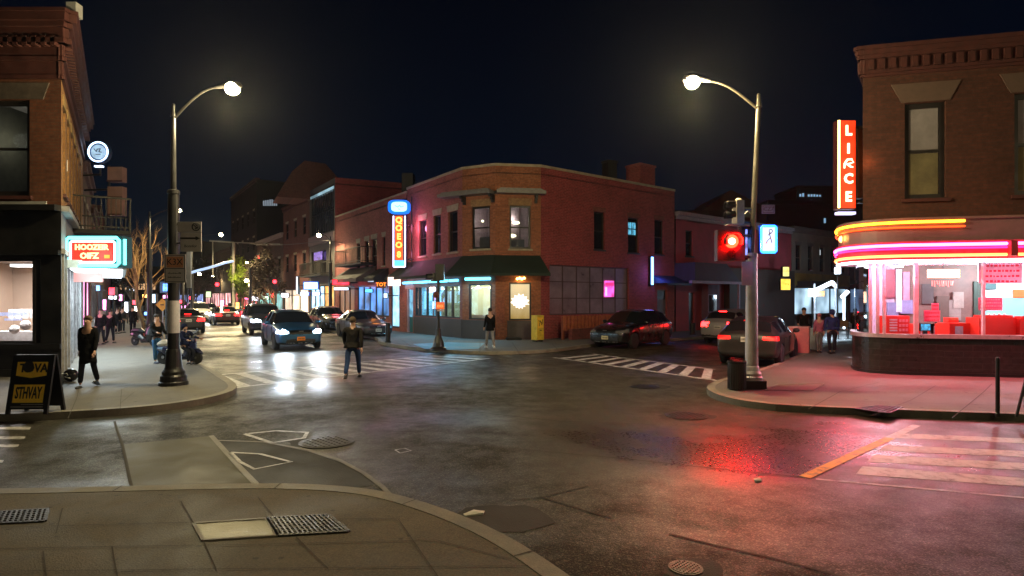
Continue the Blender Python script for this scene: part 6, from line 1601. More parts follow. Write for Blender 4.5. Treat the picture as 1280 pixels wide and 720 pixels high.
mb = MB(); mb.box(px_x(545.3,Yq),px_x(555.8,Yq),Yq-.14,Yq-.08,pz(386.5,Yq),pz(377.5,Yq)); sg3 = mb.build('plate', emis('orange lit plate', (.85,.16,.04), .7), cs)
letters('oo', .2, emis('bright orange', (1,.35,.1), 1.6), sg3, Matrix.Translation((px_x(550.5,Yq),Yq-.15,pz(382,Yq))), .004)
mb = MB(); mb.box(px_x(547,Yq),px_x(555,Yq),Yq-.13,Yq-.09,pz(389,Yq),pz(387,Yq)); mb.build('plate', mat('pale plate', (.5,.4,.4), .5), cs)
# overhead lit wire and poles far down the left street, hanging signals
def hang_signal(label, px, py, Y, hexh=.5, wire_to=None, col='red'):
    x, z = px_x(px,Y), pz(py,Y); r_ = empty('traffic_signal', (x,Y,z), 0, label, 'traffic light')
    s_ = Y/50
    mb = MB(); mb.box(x-.22*s_,x+.22*s_,Y,Y+.2,z-.62*s_,z+.3*s_); mb.build('housing', M_black, r_)
    mb = MB(); mb.extr(disc(x,z,.15*s_,14), Y-.05, Y-.001); mb.build('lens', emis('far red lens', (1,.02,.03), 12), r_)
    mb = MB()
    if wire_to: mb.rod((x,Y+.1,z+.3*s_),(px_x(*wire_to[:1],Y),Y+.1,pz(wire_to[1],Y)),.04*s_)
    else: mb.rod((x,Y+.1,z-.6*s_),(x,Y+.1,.1),.05*s_)
    mb.build('mount', M_black, r_)
    lamp('POINT', (x,Y-.6*s_,z), 14*s_*s_, (1,.04,.04), r_, .15)
hang_signal('far red signal hanging left of the green tree', 271.5, 355.5, 58, wire_to=(266,305))
hang_signal('far red signal right of the green tree', 343.5, 352, 50)
hang_signal('small low red signal above the parked van', 342, 369.5, 54)
hang_signal('dim red signal mark high over the street', 324, 321, 56)
hang_signal('red light at the far left carriageway', 239, 372.5, 80)
Y = 55; o = empty('signal_gantry', (px_x(290,Y),Y,0), 0, 'pale post with a long horizontal arm over the far street', 'gantry')
mb = MB(); mb.rod((px_x(292,Y),Y,.1),(px_x(292,Y),Y,pz(303,Y)),.14); mb.build('post', mat('pale post', (.30,.27,.22), .6), o)
mb = MB(); mb.rod((px_x(262,Y),Y,pz(301,Y)),(px_x(292,Y),Y,pz(303,Y)),.07); mb.rod((px_x(292,Y),Y,pz(303,Y)),(px_x(350,Y),Y,pz(305,Y)),.05); mb.build('arm', mat('pale post', (.30,.27,.22), .6), o)
mb = MB(); mb.rod((px_x(266,Y),Y,pz(302,Y)),(px_x(266,Y),Y,pz(345,Y)),.06); mb.build('drop_bar', mat('pale post', (.30,.27,.22), .6), o)
Yw = 40; mb = MB(); pts = [(px_x(px,Yw+i),Yw+i,pz(py,Yw+i)) for i,(px,py) in enumerate(((236,341.5),(248,338),(260,335),(270,332),(281,328.5),(291,326.5)))]
mb.tube(pts, .09, 6); o = mb.build('lit_wire', emis('bluish white tube', (.45,.62,.9), 1.1)); tag(o, 'long bluish white lit strip strung across the left street', 'light strip')
mb = MB(); mb.rod(pts[0],(px_x(232,Yw),Yw,KERB),.04); mb.build('post', M_black, o)

# overhead service wires
def wire(label, pts):
    mb = MB(); P = []
    for a, b in zip(pts, pts[1:]):
        for k in range(9): t = k/8; v = Vector(a).lerp(Vector(b), t); v.z -= .25*math.sin(PI*t)*(Vector(b)-Vector(a)).length/15; P.append(v)
    mb.tube(P, .018, 5); tag(mb.build('wire', mat('grey cable', (.14,.13,.12), .6)), label, 'wire')
wire('thin cable from the bronze lamp across to the gantry', [(px_x(413,43),43,pz(300,43)), (px_x(292,55),55,pz(303,55))])
wire('thin cable from the bronze lamp to the red brown row building', [(px_x(413,43),43,pz(301,43)), (px_x(444,44),44.2,pz(304,44))])
# ================================================================ CARS
def paint(name, col, rough=.28, metal=.4):
    if name in MATS: return MATS[name]
    m, nt, p = nodes_of(name)
    tc = nt.nodes.new('ShaderNodeTexCoord'); n1 = nt.nodes.new('ShaderNodeTexNoise'); n1.inputs['Scale'].default_value = 2.2; n1.inputs['Detail'].default_value = 7
    nt.links.new(tc.outputs['Object'], n1.inputs['Vector'])
    sep = nt.nodes.new('ShaderNodeSeparateXYZ'); nt.links.new(tc.outputs['Object'], sep.inputs[0])
    mr = nt.nodes.new('ShaderNodeMapRange'); mr.inputs[1].default_value = .15; mr.inputs[2].default_value = .6; mr.inputs[3].default_value = .55; mr.inputs[4].default_value = 0
    nt.links.new(sep.outputs['Z'], mr.inputs[0])
    ml = nt.nodes.new('ShaderNodeMath'); ml.operation = 'MULTIPLY'; nt.links.new(mr.outputs[0], ml.inputs[0]); nt.links.new(n1.outputs['Fac'], ml.inputs[1])
    mx = nt.nodes.new('ShaderNodeMix'); mx.data_type = 'RGBA'; mx.inputs['A'].default_value = (*col,1); mx.inputs['B'].default_value = (.09,.08,.07,1)
    nt.links.new(ml.outputs[0], mx.inputs['Factor']); nt.links.new(mx.outputs['Result'], p.inputs['Base Color'])
    r = nt.nodes.new('ShaderNodeMapRange'); r.inputs[3].default_value = rough; r.inputs[4].default_value = rough+.15; nt.links.new(n1.outputs['Fac'], r.inputs[0]); nt.links.new(r.outputs[0], p.inputs['Roughness'])
    p.inputs['Metallic'].default_value = metal; p.inputs['Coat Weight'].default_value = .8; p.inputs['Coat Roughness'].default_value = .06
    MATS[name] = m; return m
M_cglass = mat('car glass', (.010,.012,.014), .06, 0, .3, 1, spec=.9, rvar=.03)
M_trimb = mat('black car trim', (.012,.012,.012), .5, 0, .3, 5)
ST = { # y, hw, zb, zbelt, ztop, hwt
 'sedan': dict(L=4.6, wf=.92, wr=.86, st=[(0,.66,.32,.52,.60,.55),(.06,.78,.24,.60,.68,.66),(.35,.87,.2,.70,.78,.74),(.8,.90,.18,.77,.85,.76),(1.25,.905,.18,.84,.92,.76),(1.45,.91,.18,.88,.97,.72),(2.12,.91,.18,.91,1.38,.60),(2.5,.91,.18,.92,1.45,.61),(2.62,.91,.18,.925,1.455,.61),(3.25,.91,.18,.94,1.43,.60),(3.4,.91,.18,.95,1.40,.59),(3.95,.90,.19,.97,1.12,.66),(4.1,.89,.2,.97,1.04,.70),(4.42,.86,.26,.93,1.01,.68),(4.56,.80,.30,.80,.92,.64),(4.6,.72,.36,.66,.80,.58)],
    ws=(5,6), rw=(10,12), side=[(5,6),(6,7),(8,9),(10,11)]),
 'hatch': dict(L=4.35, wf=.86, wr=.74, st=[(0,.68,.30,.58,.68,.58),(.06,.80,.24,.68,.78,.68),(.35,.87,.2,.80,.90,.75),(.75,.90,.19,.88,.98,.77),(1.05,.905,.19,.94,1.02,.76),(1.2,.91,.19,.97,1.06,.73),(1.85,.91,.19,1.0,1.50,.62),(2.3,.91,.19,1.0,1.57,.63),(2.42,.91,.19,1.0,1.575,.63),(3.15,.91,.19,1.02,1.56,.62),(3.3,.91,.19,1.03,1.55,.62),(3.85,.90,.2,1.05,1.45,.60),(4.15,.88,.22,1.05,1.15,.68),(4.28,.86,.26,.95,1.05,.72),(4.33,.82,.3,.8,.92,.7),(4.35,.76,.36,.62,.76,.66)],
    ws=(5,6), rw=(11,12), side=[(5,6),(6,7),(8,9),(10,11)]),
 'wagon': dict(L=4.5, wf=.90, wr=.80, st=[(0,.66,.32,.54,.62,.55),(.06,.78,.24,.64,.72,.66),(.35,.87,.2,.74,.83,.74),(.8,.90,.18,.81,.90,.76),(1.15,.905,.18,.88,.96,.76),(1.32,.91,.18,.91,1.0,.72),(2.0,.91,.18,.94,1.42,.62),(2.4,.91,.18,.95,1.49,.63),(2.52,.91,.18,.955,1.495,.63),(3.25,.91,.18,.97,1.48,.62),(3.4,.91,.18,.98,1.47,.62),(4.0,.90,.2,.99,1.36,.60),(4.32,.885,.24,.98,1.06,.70),(4.43,.87,.28,.90,.98,.71),(4.48,.83,.32,.76,.86,.68),(4.5,.77,.38,.62,.74,.62)],
    ws=(5,6), rw=(11,12), side=[(5,6),(6,7),(8,9),(10,11)]),
 'suv': dict(L=4.7, wf=.92, wr=.86, st=[(0,.72,.38,.72,.84,.62),(.06,.84,.3,.84,.94,.74),(.35,.92,.26,.93,1.03,.82),(.8,.95,.25,1.0,1.09,.84),(1.15,.95,.25,1.05,1.13,.84),(1.3,.95,.25,1.08,1.17,.80),(1.85,.95,.25,1.1,1.65,.72),(2.4,.95,.25,1.1,1.74,.73),(2.52,.95,.25,1.1,1.745,.73),(3.3,.95,.25,1.12,1.74,.72),(3.45,.95,.25,1.12,1.73,.72),(4.2,.94,.27,1.14,1.66,.70),(4.5,.93,.3,1.14,1.25,.80),(4.62,.92,.34,1.02,1.14,.82),(4.67,.88,.38,.85,1.0,.80),(4.7,.84,.44,.7,.85,.76)],
    ws=(5,6), rw=(11,12), side=[(5,6),(6,7),(8,9),(10,11)]),
}
def make_car(kind, col_m, label, group=None, head=0, tail=0, plate=(.6,.6,.55), rim='silver', detail=True, nhead=None, interior=None, fog=False, roofrail=False):
    S = ST[kind]; L = S['L']; st = S['st']; n = len(st)
    root = empty('parked_car' if head == 0 and tail == 0 else 'car', (0,0,0), 0, label, 'car', group)
    bm = bmesh.new(); rings = []
    for (y,hw,zb,zbt,zt,hwt) in st:
        yy = y - L/2; zm = (zb+zbt)*.55
        half = [(0,zb),(hw*.82,zb),(hw*.97,zb+.07),(hw*1.0,zm),(hw*.985,zbt-.05),(hw*.955,zbt),(hwt,zt-.055),(hwt-.10,zt-.008),(0,zt+.012)]
        ring = [bm.verts.new((x,yy,z)) for x,z in half] + [bm.verts.new((-x,yy,z)) for x,z in reversed(half[1:-1])]
        rings.append(ring)
    m = len(rings[0]); fmat = {}
    # material index: 0 body, 1 windshield, 2 rear, 3.. side windows
    def setm(f, i): f.material_index = i
    for i in range(n-1):
        for k in range(m):
            f = bm.faces.new((rings[i][k], rings[i][(k+1)%m], rings[i+1][(k+1)%m], rings[i+1][k]))
            kk = k if k < 8 else 15-k
            if kk in (6,7) and S['ws'][0] <= i < S['ws'][1]: setm(f, 1)
            elif kk in (6,7) and S['rw'][0] <= i < S['rw'][1]: setm(f, 2)
            elif kk == 5:
                for j,(a,b) in enumerate(S['side']):
                    if a <= i < b: setm(f, 3+j*2+(0 if k < 8 else 1))
    bm.faces.new(list(reversed(rings[0]))); bm.faces.new(rings[-1])
    # creases along belt and glass edges
    bmesh.ops.recalc_face_normals(bm, faces=bm.faces)
    cl = bm.edges.layers.float.get('crease_edge') or bm.edges.layers.float.new('crease_edge')
    for e_ in bm.edges:
        mi = {f.material_index for f in e_.link_faces}
        if len(mi) > 1: e_[cl] = .75
    me = bpy.data.meshes.new('body'); bm.to_mesh(me); bm.free()
    for _ in range(12): me.materials.append(col_m)
    ob = bpy.data.objects.new('tmp', me); C.objects.link(ob)
    su = ob.modifiers.new('s','SUBSURF'); su.levels = su.render_levels = 3 if detail else 2
    # wheel wells
    wr = .345 if kind == 'suv' else .325
    cut = MB()
    for yy in (S['wf']-L/2, L/2-S['wr']):
        for s_ in (-1,1):
            cut.T = Matrix.Translation((s_*.86, yy, wr)) @ Matrix.Rotation(R(90),4,'Y'); cut.lathe([(wr+.055,-.19),(wr+.055,.25)], n=32)
    cut.T = Matrix()
    co = cut.build('cut', M_trimb)
    co.location = co.location
    bo = ob.modifiers.new('b','BOOLEAN'); bo.object = co; bo.operation = 'DIFFERENCE'; bo.solver = 'EXACT'
    dg = bpy.context.evaluated_depsgraph_get(); dg.update()
    res = bpy.data.meshes.new_from_object(ob.evaluated_get(dg))
    bpy.data.objects.remove(ob); bpy.data.objects.remove(co)
    big = bmesh.new(); big.from_mesh(res)
    fr, rr = -L/2, L/2; zf = {'sedan':(.56,.70),'hatch':(.66,.82),'wagon':(.60,.74),'suv':(.74,.90)}[kind]; zr = {'sedan':(.72,.90),'hatch':(.78,1.0),'wagon':(.80,.92),'suv':(.82,1.08)}[kind]
    def cls(f):
        c = f.calc_center_median(); mi = f.material_index; nrm = f.normal
        if mi == 1: return 'windshield'
        if mi == 2: return 'rear_window'
        if mi >= 3: return 'side_window.%d' % mi
        ax = abs(c.x)
        if nrm.z < -.6 and c.z < .45: return 'under'
        if c.y < fr+.48 and zf[0] < c.z < zf[1] and ax > .46 + (c.y-fr)*.15 and nrm.z < .8: return 'headlight.%d' % (c.x > 0)
        if c.y < fr+.16 and abs(c.x) < .44 and zf[0]-.03 < c.z < zf[1]-.02: return 'grille'
        if c.y < fr+.2 and abs(c.x) < .55 and .30 < c.z < .44: return 'lower_grille'
        if c.y > rr-.30 and zr[0] < c.z < zr[1] and ax > .46 and nrm.z < .8: return 'taillight.%d' % (c.x > 0)
        if c.y > rr-.25 and .34 < c.z < .42: return 'rear_bumper_trim'
        return 'body'
    groups = {}
    for f in big.faces: groups.setdefault(cls(f), []).append(f)
    mats_ = {'windshield':M_cglass,'rear_window':M_cglass,'under':M_trimb,'grille':mat('grille mesh', (.01,.01,.01), .4, .5),'lower_grille':M_trimb,'rear_bumper_trim':M_trimb}
    hlm = emis('headlight glow %g' % head, (.62,.82,1), head) if head else mat('unlit headlight', (.30,.32,.34), .12, .6, .3, 12)
    tlm = emis('tail glow %g' % tail, (1,.012,.012), tail) if tail else mat('unlit tail light', (.30,.015,.02), .15, 0, .3, 8)
    parts = {}
    for g, fs in groups.items():
        nb = bmesh.new(); vm = {}
        for f in fs:
            vs = []
            for v in f.verts:
                if v not in vm: vm[v] = nb.verts.new(v.co)
                vs.append(vm[v])
            try: nf = nb.faces.new(vs); nf.smooth = True
            except ValueError: pass
        nm = g.split('.')[0]; nm = 'underbody' if nm == 'under' else nm
        me2 = bpy.data.meshes.new(nm); nb.to_mesh(me2); nb.free()
        mm = col_m if nm == 'body' else hlm if nm == 'headlight' else tlm if nm == 'taillight' else M_cglass if nm == 'side_window' else mats_[g.split('.')[0]]
        me2.materials.append(mm)
        o = bpy.data.objects.new(nm, me2); C.objects.link(o); o.parent = root; parts[g] = o
        if nm not in ('headlight','taillight'): 
            sm = o.modifiers.new('e','EDGE_SPLIT'); sm.split_angle = R(50)
    big.free()
    # details
    for yy in (S['wf']-L/2, L/2-S['wr']):
        for s_ in (-1,1):
            wh = empty('wheel', (s_*.80, yy, wr)); wh.parent = root
            T = Matrix.Rotation(R(90)*s_,4,'Y')
            mb = MB(T); mb.lathe([(wr*.62,-.10),(wr*.93,-.10),(wr,-.07),(wr,.07),(wr*.93,.10),(wr*.64,.10)], n=28); t_ = mb.build('tyre', M_rub); t_.location=(0,0,0); t_.data.transform(Matrix.Translation((0,0,-wr))); t_.parent = wh
            mb = MB(T); mb.lathe([(wr*.63,.04),(wr*.63,.085),(wr*.58,.09),(wr*.56,.05),(wr*.12,.06),(wr*.12,.08)], n=28)
            for k in range(5):
                mb.T = T @ Matrix.Rotation(2*PI*k/5,4,'Z'); mb.box(.04,wr*.6,-.025,.025,.05,.085)
            mb.T = Matrix()
            r_ = mb.build('rim', mat('alloy rim', (.45,.45,.46), .3, .9) if rim == 'silver' else mat('dark rim', (.06,.06,.07), .35, .8)); off = r_.location.copy(); r_.data.transform(Matrix.Translation(off)); r_.location=(0,0,0); r_.parent = wh
    def tpart(name, build, m, par=root):
        mb = MB(); build(mb); o = mb.build(name, m); r_ = o.location.copy(); o.data.transform(Matrix.Translation(r_)); o.location = (0,0,0); o.parent = par; return o
    zt = S['st'][5][3]
    for s_ in (-1,1):
        tpart('mirror', lambda mb: (mb.ball((s_*1.0, S['st'][5][0]-L/2+.38, zt+.09), (.11,.07,.075)), mb.rod((s_*.88,S['st'][5][0]-L/2+.36,zt+.02),(s_*.97,S['st'][5][0]-L/2+.37,zt+.06),.02)), col_m)
        for yy in (S['st'][7][0]-L/2-.12, S['st'][9][0]-L/2-.1):
            tpart('door_handle', lambda mb: mb.cbox((s_*.915,yy,zt-.07),(.03,.16,.028)), col_m)
        for yy in (S['st'][5][0]-L/2+.02, S['st'][8][0]-L/2-.06, S['st'][10][0]-L/2+.05):
            tpart('door_seam', lambda mb: mb.box(s_*.905-.012, s_*.905+.012, yy-.006, yy+.006, .36, zt-.06), M_trimb)
    pm = emis('lit plate', plate, .25) if head else mat('number plate %g' % plate[2], plate, .5)
    pm = mat('number plate %g %g' % (plate[0], plate[2]), plate, .45)
    pf = tpart('number_plate', lambda mb: mb.cbox((0,fr-.012,.46),(.30,.012,.15)), pm)
    tpart('characters', lambda mb: [mb.cbox((x,fr-.02,.46),(.022,.004,.07)) for x in (-.1,-.06,-.02,.03,.07,.11)], M_trimb, pf)
    zp = (zr[0]+zr[1])/2 if kind != 'hatch' else .8
    pr = tpart('number_plate', lambda mb: mb.cbox((0,rr+.006,zp-.04),(.30,.012,.15)), mat('number plate .6 .55', (.6,.6,.55), .45))
    tpart('characters', lambda mb: [mb.cbox((x,rr+.014,zp-.04),(.022,.004,.07)) for x in (-.1,-.06,-.02,.03,.07,.11)], M_trimb, pr)
    tpart('badge', lambda mb: mb.rod((-.09,fr-.02,zf[1]-.07),(.09,fr-.02,zf[1]-.07),.014,6), M_alu, parts.get('grille', root))
    tpart('bumper_strip', lambda mb: mb.tube([(-.62,fr+.06,.30),(-.3,fr-.01,.285),(.3,fr-.01,.285),(.62,fr+.06,.30)],.014,6), mat('dull chrome', (.5,.5,.52), .25, .9))
    if roofrail:
        for s_ in (-1,1): tpart('roof_rail', lambda mb: mb.tube([(s_*.60,-.3,1.50),(s_*.60,-.2,1.54),(s_*.60,1.4,1.54),(s_*.60,1.5,1.48)],.018,6), M_trimb)
    if tail:
        tpart('high_brake_light', lambda mb: mb.cbox((0,S['st'][11][0]-L/2-.02,S['st'][11][4]+.015),(.34,.05,.03)), tlm)
    if head:
        for s_ in (-1,1):
            if nhead is not None and s_ not in nhead: continue
            zc = (zf[0]+zf[1])/2
            lens = tpart('headlamp_lens', lambda mb: mb.ball((s_*.66,fr+.08,zc),(.12,.06,.085)), emis('headlamp lens', (.85,.93,1), 150), parts.get('headlight.%d' % (s_ > 0), root))
            l = lamp('SPOT', (0,0,0), 230 if detail else 160, (.75,.88,1), None, .10, None, R(95), .8); l.parent = root; l.location = (s_*.66, fr-.10, zc); l.rotation_euler = aim((0,-1,-.16))
    return root
def place(o, x, y, rz): o.location = (x, y, 0); o.rotation_euler = (0,0,R(rz)); return o
blue = make_car('hatch', paint('blue car paint', (.02,.11,.24), .3, .5), 'blue crossover with blazing headlights and an orange plate driving toward the crossing', head=10, plate=(.85,.25,.02))
place(blue, px_x(355,24.9)-.0, 25.6, 31)
blk = make_car('hatch', paint('black car paint', (.010,.010,.012), .2, .3), 'glossy black crossover parked before the red fence', plate=(.65,.6,.35))
place(blk, 5.2, 26.0, -41)
gry = make_car('wagon', paint('grey car paint', (.038,.034,.035), .3, .5), 'grey hatchback with glowing tail lights parked beside the white pole', tail=1.1, rim='silver')
place(gry, 8.25, 19.9, 180-33)
slv = make_car('hatch', paint('silver car paint', (.36,.35,.36), .3, .5), 'silver car with bright brake lights beyond the grey hatchback', tail=22, detail=False)
place(slv, 10.7, 28.2, 180-46)
lamp('POINT', (9.6,25.4,.8), 6, (1,.04,.03), None, .2).parent = None
l = [o for o in C.objects if o.type == 'LIGHT'][-1]; l.parent = slv; l.matrix_parent_inverse = W(slv).inverted()
suv = make_car('suv', paint('dark navy car paint', (.02,.025,.04), .3, .4), 'dark van like car with one white headlight behind the blue crossover', head=14, nhead=(-1,), detail=False)
place(suv, px_x(322,34.5), 35.2, 31)
pk1 = make_car('sedan', paint('charcoal car paint', (.035,.035,.04), .3, .4), 'charcoal sedan parked at the right kerb behind the man in jeans', detail=False)
place(pk1, px_x(449,31.2), 32.0, 33.2)
pk2 = make_car('hatch', paint('black car paint', (.010,.010,.012), .2, .3), 'small black car parked next behind the charcoal sedan', detail=False)
place(pk2, px_x(404,37), 38.0, 33.2)
far = [('white van like car with two headlights far down the street',)]
g_ = None
f1_ = make_car('suv', paint('white car paint', (.5,.5,.5), .3, .1), 'pale car with one blazing headlight left of the far traffic', head=16, detail=False)
place(f1_, px_x(247,52), 52, 31)
f2_ = make_car('sedan', paint('dark red car paint', (.08,.02,.02), .3, .3), 'dark car with orange red tail lights driving away down the left street', tail=10, detail=False)
place(f2_, px_x(276,47), 47.5, 213)
f3_ = make_car('sedan', paint('dark green car paint', (.015,.03,.025), .3, .3), 'very distant car with white headlights in the middle of the street', head=18, detail=False)
place(f3_, px_x(262,72), 72, 31)
f4_ = make_car('hatch', paint('black car paint', (.010,.010,.012), .2, .3), 'very distant car with red tail lights beside the gantry post', tail=12, detail=False)
place(f4_, px_x(293,66), 66, 213)
f5_ = make_car('suv', paint('dark navy car paint', (.02,.025,.04), .3, .4), 'farthest car with headlights at the street end', head=20, detail=False)
place(f5_, px_x(226,95), 95, 31)
f6_ = make_car('hatch', paint('silver car paint', (.36,.35,.36), .3, .5), 'farthest car with pink red tail lights at the street end', tail=14, detail=False)
place(f6_, px_x(244,98), 98, 213)
f7_ = make_car('sedan', paint('charcoal car paint', (.035,.035,.04), .3, .4), 'dark car parked at the left kerb beyond the scooter', detail=False, tail=8)
place(f7_, px_x(206,34)-.2, 36.5, 213)
# interior glow and white dog-eared mirror oval at the grey car
# ================================================================ PEOPLE
def skin_mesh(V, E, Rd, sub=1, root_i=0):
    me = bpy.data.meshes.new('sk'); me.from_pydata([tuple(v) for v in V], E, [])
    o = bpy.data.objects.new('sk', me); C.objects.link(o)
    o.modifiers.new('k','SKIN').use_smooth_shade = True
    for i, r in enumerate(Rd):
        sv = me.skin_vertices[0].data[i]; sv.radius = r if isinstance(r, tuple) else (r, r); sv.use_root = (i == root_i)
    s = o.modifiers.new('s','SUBSURF'); s.levels = s.render_levels = sub
    dg = bpy.context.evaluated_depsgraph_get(); dg.update()
    out = bpy.data.meshes.new_from_object(o.evaluated_get(dg)); bpy.data.objects.remove(o)
    return out
M_skin = mat('skin', (.42,.24,.17), .55, 0, .1, 8); M_skin2 = mat('dark skin', (.14,.07,.045), .55, 0, .1, 8)
def cloth(name, c):
    m = mat('cloth ' + name, (c[0]*.7, c[1]*.7, c[2]*.7), .9, 0, .35, 5, .9, bscale=7, spec=.12)
    for n in m.node_tree.nodes:
        if n.type == 'BUMP': n.inputs['Distance'].default_value = .05
    return m
def person(label, x, y, rz, H, jacket, trousers, shoes=(.02,.02,.02), hair=(.02,.015,.012), coat=0.06, lleg=(0,0), rleg=(0,0), larm=(5,8), rarm=(5,8), skin=None, hood_=False, wide=1.0, z=0.0, bare_legs=False, cap=False, group=None, headlift=0):
    """facing -Y before the turn; legs given as (swing forward deg, knee bend deg)"""
    root = empty('person', (0,0,0), 0, label, 'person', group)
    skin = skin or M_skin; h = H
    def leg(s, sw, kn):
        hip = Vector((s*.052*h*wide, 0, .52*h)); a = R(sw); b = R(sw-kn)
        knee = hip + Vector((s*.006*h, -math.sin(a), -math.cos(a))) * .245*h
        ank = knee + Vector((0, -math.sin(b), -math.cos(b))) * .235*h
        return hip, knee, ank
    def arm(s, sw, be):
        sh = Vector((s*.096*h*wide, .005*h, .798*h)); a = R(sw); b = R(sw+be)
        el = sh + Vector((s*.10, -math.sin(a), -math.cos(a))).normalized() * .165*h
        wr_ = el + Vector((s*.04, -math.sin(b), -math.cos(b))).normalized() * .145*h
        return sh, el, wr_
    lh, lk, la = leg(-1, *lleg); rh, rk, ra = leg(1, *rleg)
    low = min(la.z, ra.z); dz = .04*h - low
    def mv(*p): return [q + Vector((0,0,dz)) for q in p]
    lh, lk, la, rh, rk, ra = mv(lh, lk, la, rh, rk, ra)
    ls_, le, lw = mv(*arm(-1, *larm)); rs_, re, rw = mv(*arm(1, *rarm))
    pel, bel, che, nck, hd0, hd1 = mv(Vector((0,0,.53*h)), Vector((0,0,.62*h)), Vector((0,0,.745*h)), Vector((0,0,.835*h)), Vector((0,-.010*h,.888*h)), Vector((0,-.002*h,.942*h)))
    hd1.z += headlift
    V = [pel, bel, che, nck, hd0, hd1, lh, lk, la, rh, rk, ra, ls_, le, lw, rs_, re, rw]
    E = [(0,1),(1,2),(2,3),(3,4),(4,5),(0,6),(6,7),(7,8),(0,9),(9,10),(10,11),(2,12),(12,13),(13,14),(2,15),(15,16),(16,17)]
    w_ = wide
    Rd = [(.072*h*w_,.055*h),(.062*h*w_,.048*h),(.075*h*w_,.052*h),(.032*h,.034*h),(.047*h,.054*h),(.050*h,.058*h),.046*h,.030*h,.018*h,.046*h,.030*h,.018*h,.028*h,.022*h,.014*h,.028*h,.022*h,.014*h]
    body = MB(); body.add_mesh(skin_mesh(V, E, Rd))
    # nose, ears and hands joined in the one body mesh
    body.ball((0, hd0.y-.052*h, hd0.z+.022*h), (.007*h,.012*h,.012*h), 8, 6)
    for s_ in (-1,1): body.ball((s_*.043*h, hd1.y, hd0.z+.025*h), (.006*h,.011*h,.017*h), 8, 6)
    for s_, wv, ev in ((-1, lw, le), (1, rw, re)):
        d = (wv-ev).normalized(); side = Vector((s_*-.2,-1,0)).normalized()
        pc = wv + d*.03*h
        body.tube([wv - d*.01*h, pc, wv + d*.055*h], [.013*h,.020*h,.017*h], 8)
        for k in range(4):
            o_ = side*(-.0165+.011*k)*h; ln = (.036,.042,.040,.032)[k]*h
            p0 = wv + d*.05*h + o_; p1 = p0 + d*ln*.55; p2 = p1 + (d*.6+Vector((-s_*.8,0,0))).normalized()*ln*.5
            body.tube([p0,p1,p2],[.0062*h,.0056*h,.0045*h],6)
        p0 = wv + d*.02*h - side*.016*h*-1; body.tube([p0, p0+side*.018*h+d*.018*h, p0+side*.020*h+d*.036*h],[.007*h,.0062*h,.005*h],6)
    bo = body.build('body', skin, None, smooth=True); 
    def home(o, par=root):
        l_ = o.location.copy(); o.data.transform(Matrix.Translation(l_)); o.location=(0,0,0); o.parent = par; return o
    home(bo)
    # trousers
    if not bare_legs:
        V2 = [pel+Vector((0,0,.03*h)), pel-Vector((0,0,.01*h)), lh-Vector((0,0,.02*h)), lk, la+Vector((0,0,.02*h)), rh-Vector((0,0,.02*h)), rk, ra+Vector((0,0,.02*h))]
        me = skin_mesh(V2, [(0,1),(1,2),(2,3),(3,4),(1,5),(5,6),(6,7)], [(.078*h*w_,.062*h),(.078*h*w_,.064*h),.056*h,.040*h,.034*h,.056*h,.040*h,.034*h])
        mb = MB(); mb.add_mesh(me); home(mb.build('trousers', trousers, None, smooth=True))
    # jacket
    zb = Vector((0,0,0))
    V3 = [bel, pel+Vector((0,0,.02*h)), che, nck+Vector((0,0,.012*h)), ls_, le, lw-(lw-le)*.05, rs_, re, rw-(rw-re)*.05]
    me = skin_mesh(V3, [(0,1),(0,2),(2,3),(2,4),(4,5),(5,6),(2,7),(7,8),(8,9)], [(.080*h*w_,.064*h),(.085*h*w_,.068*h),(.088*h*w_,.066*h),(.046*h,.046*h),.040*h,.032*h,.024*h,.040*h,.032*h,.024*h])
    mb = MB(); mb.add_mesh(me)
    if coat:
        rows = []; zt_, zb_ = .60*h+dz, .60*h+dz-coat*h
        for j in range(6):
            t = j/5; zz = zt_+(zb_-zt_)*t
            rows.append([mb.v(((.088+.022*t)*h*w_*math.cos(2*PI*k/18), ((.068+.026*t)*h)*math.sin(2*PI*k/18), zz+.006*h*math.sin(3*k))) for k in range(18)])
        for j in range(5):
            for k in range(18): mb.bm.faces.new((rows[j][k],rows[j][(k+1)%18],rows[j+1][(k+1)%18],rows[j+1][k]))
        mb.bm.faces.new(rows[-1])
    if hood_: mb.ball((0,.012*h,.93*h+dz), (.062*h,.062*h,.068*h))
    home(mb.build('jacket', jacket, None, smooth=True))
    for s_, a_, tilt in ((-1, la, lleg), (1, ra, rleg)):
        mb = MB(Matrix.Translation(a_) @ Matrix.Rotation(R(-(tilt[1]-tilt[0])*.8),4,'X')); mb.ball((0,-.035*h,-.018*h), (.028*h,.072*h,.022*h)); mb.box(-.024*h,.024*h,-.095*h,.03*h,-.04*h,-.028*h); home(mb.build('shoe', mat('shoe %g' % shoes[0], shoes, .5), None, smooth=False))
    if not hood_:
        mb = MB(); c_ = hd1
        rows = []
        mb.ball((c_.x, c_.y+.010*h, c_.z+.004*h), (.053*h,.058*h,.052*h), 14, 10)
        for v in list(mb.bm.verts):
            if v.co.y < c_.y-.018*h and v.co.z < c_.z+.012*h: v.co.y = c_.y-.018*h
        home(mb.build('cap' if cap else 'hair', mat('hair %g %g' % (hair[0], hair[1]), hair, .7), None, smooth=True))
    mb = MB()
    for s_ in (-1,1): mb.ball((s_*.017*h, hd0.y-.046*h, hd0.z+.030*h), (.006*h,.003*h,.004*h), 6, 5)
    home(mb.build('eyes', mat('eye', (.03,.02,.02), .2), None), root)
    mb = MB(); mb.ball((0, hd0.y-.046*h, hd0.z-.005*h), (.012*h,.003*h,.003*h), 8, 5); home(mb.build('mouth', mat('lips', (.3,.1,.09), .5), None), root)
    root.location = (x, y, z); root.rotation_euler = (0,0,R(rz))
    return root
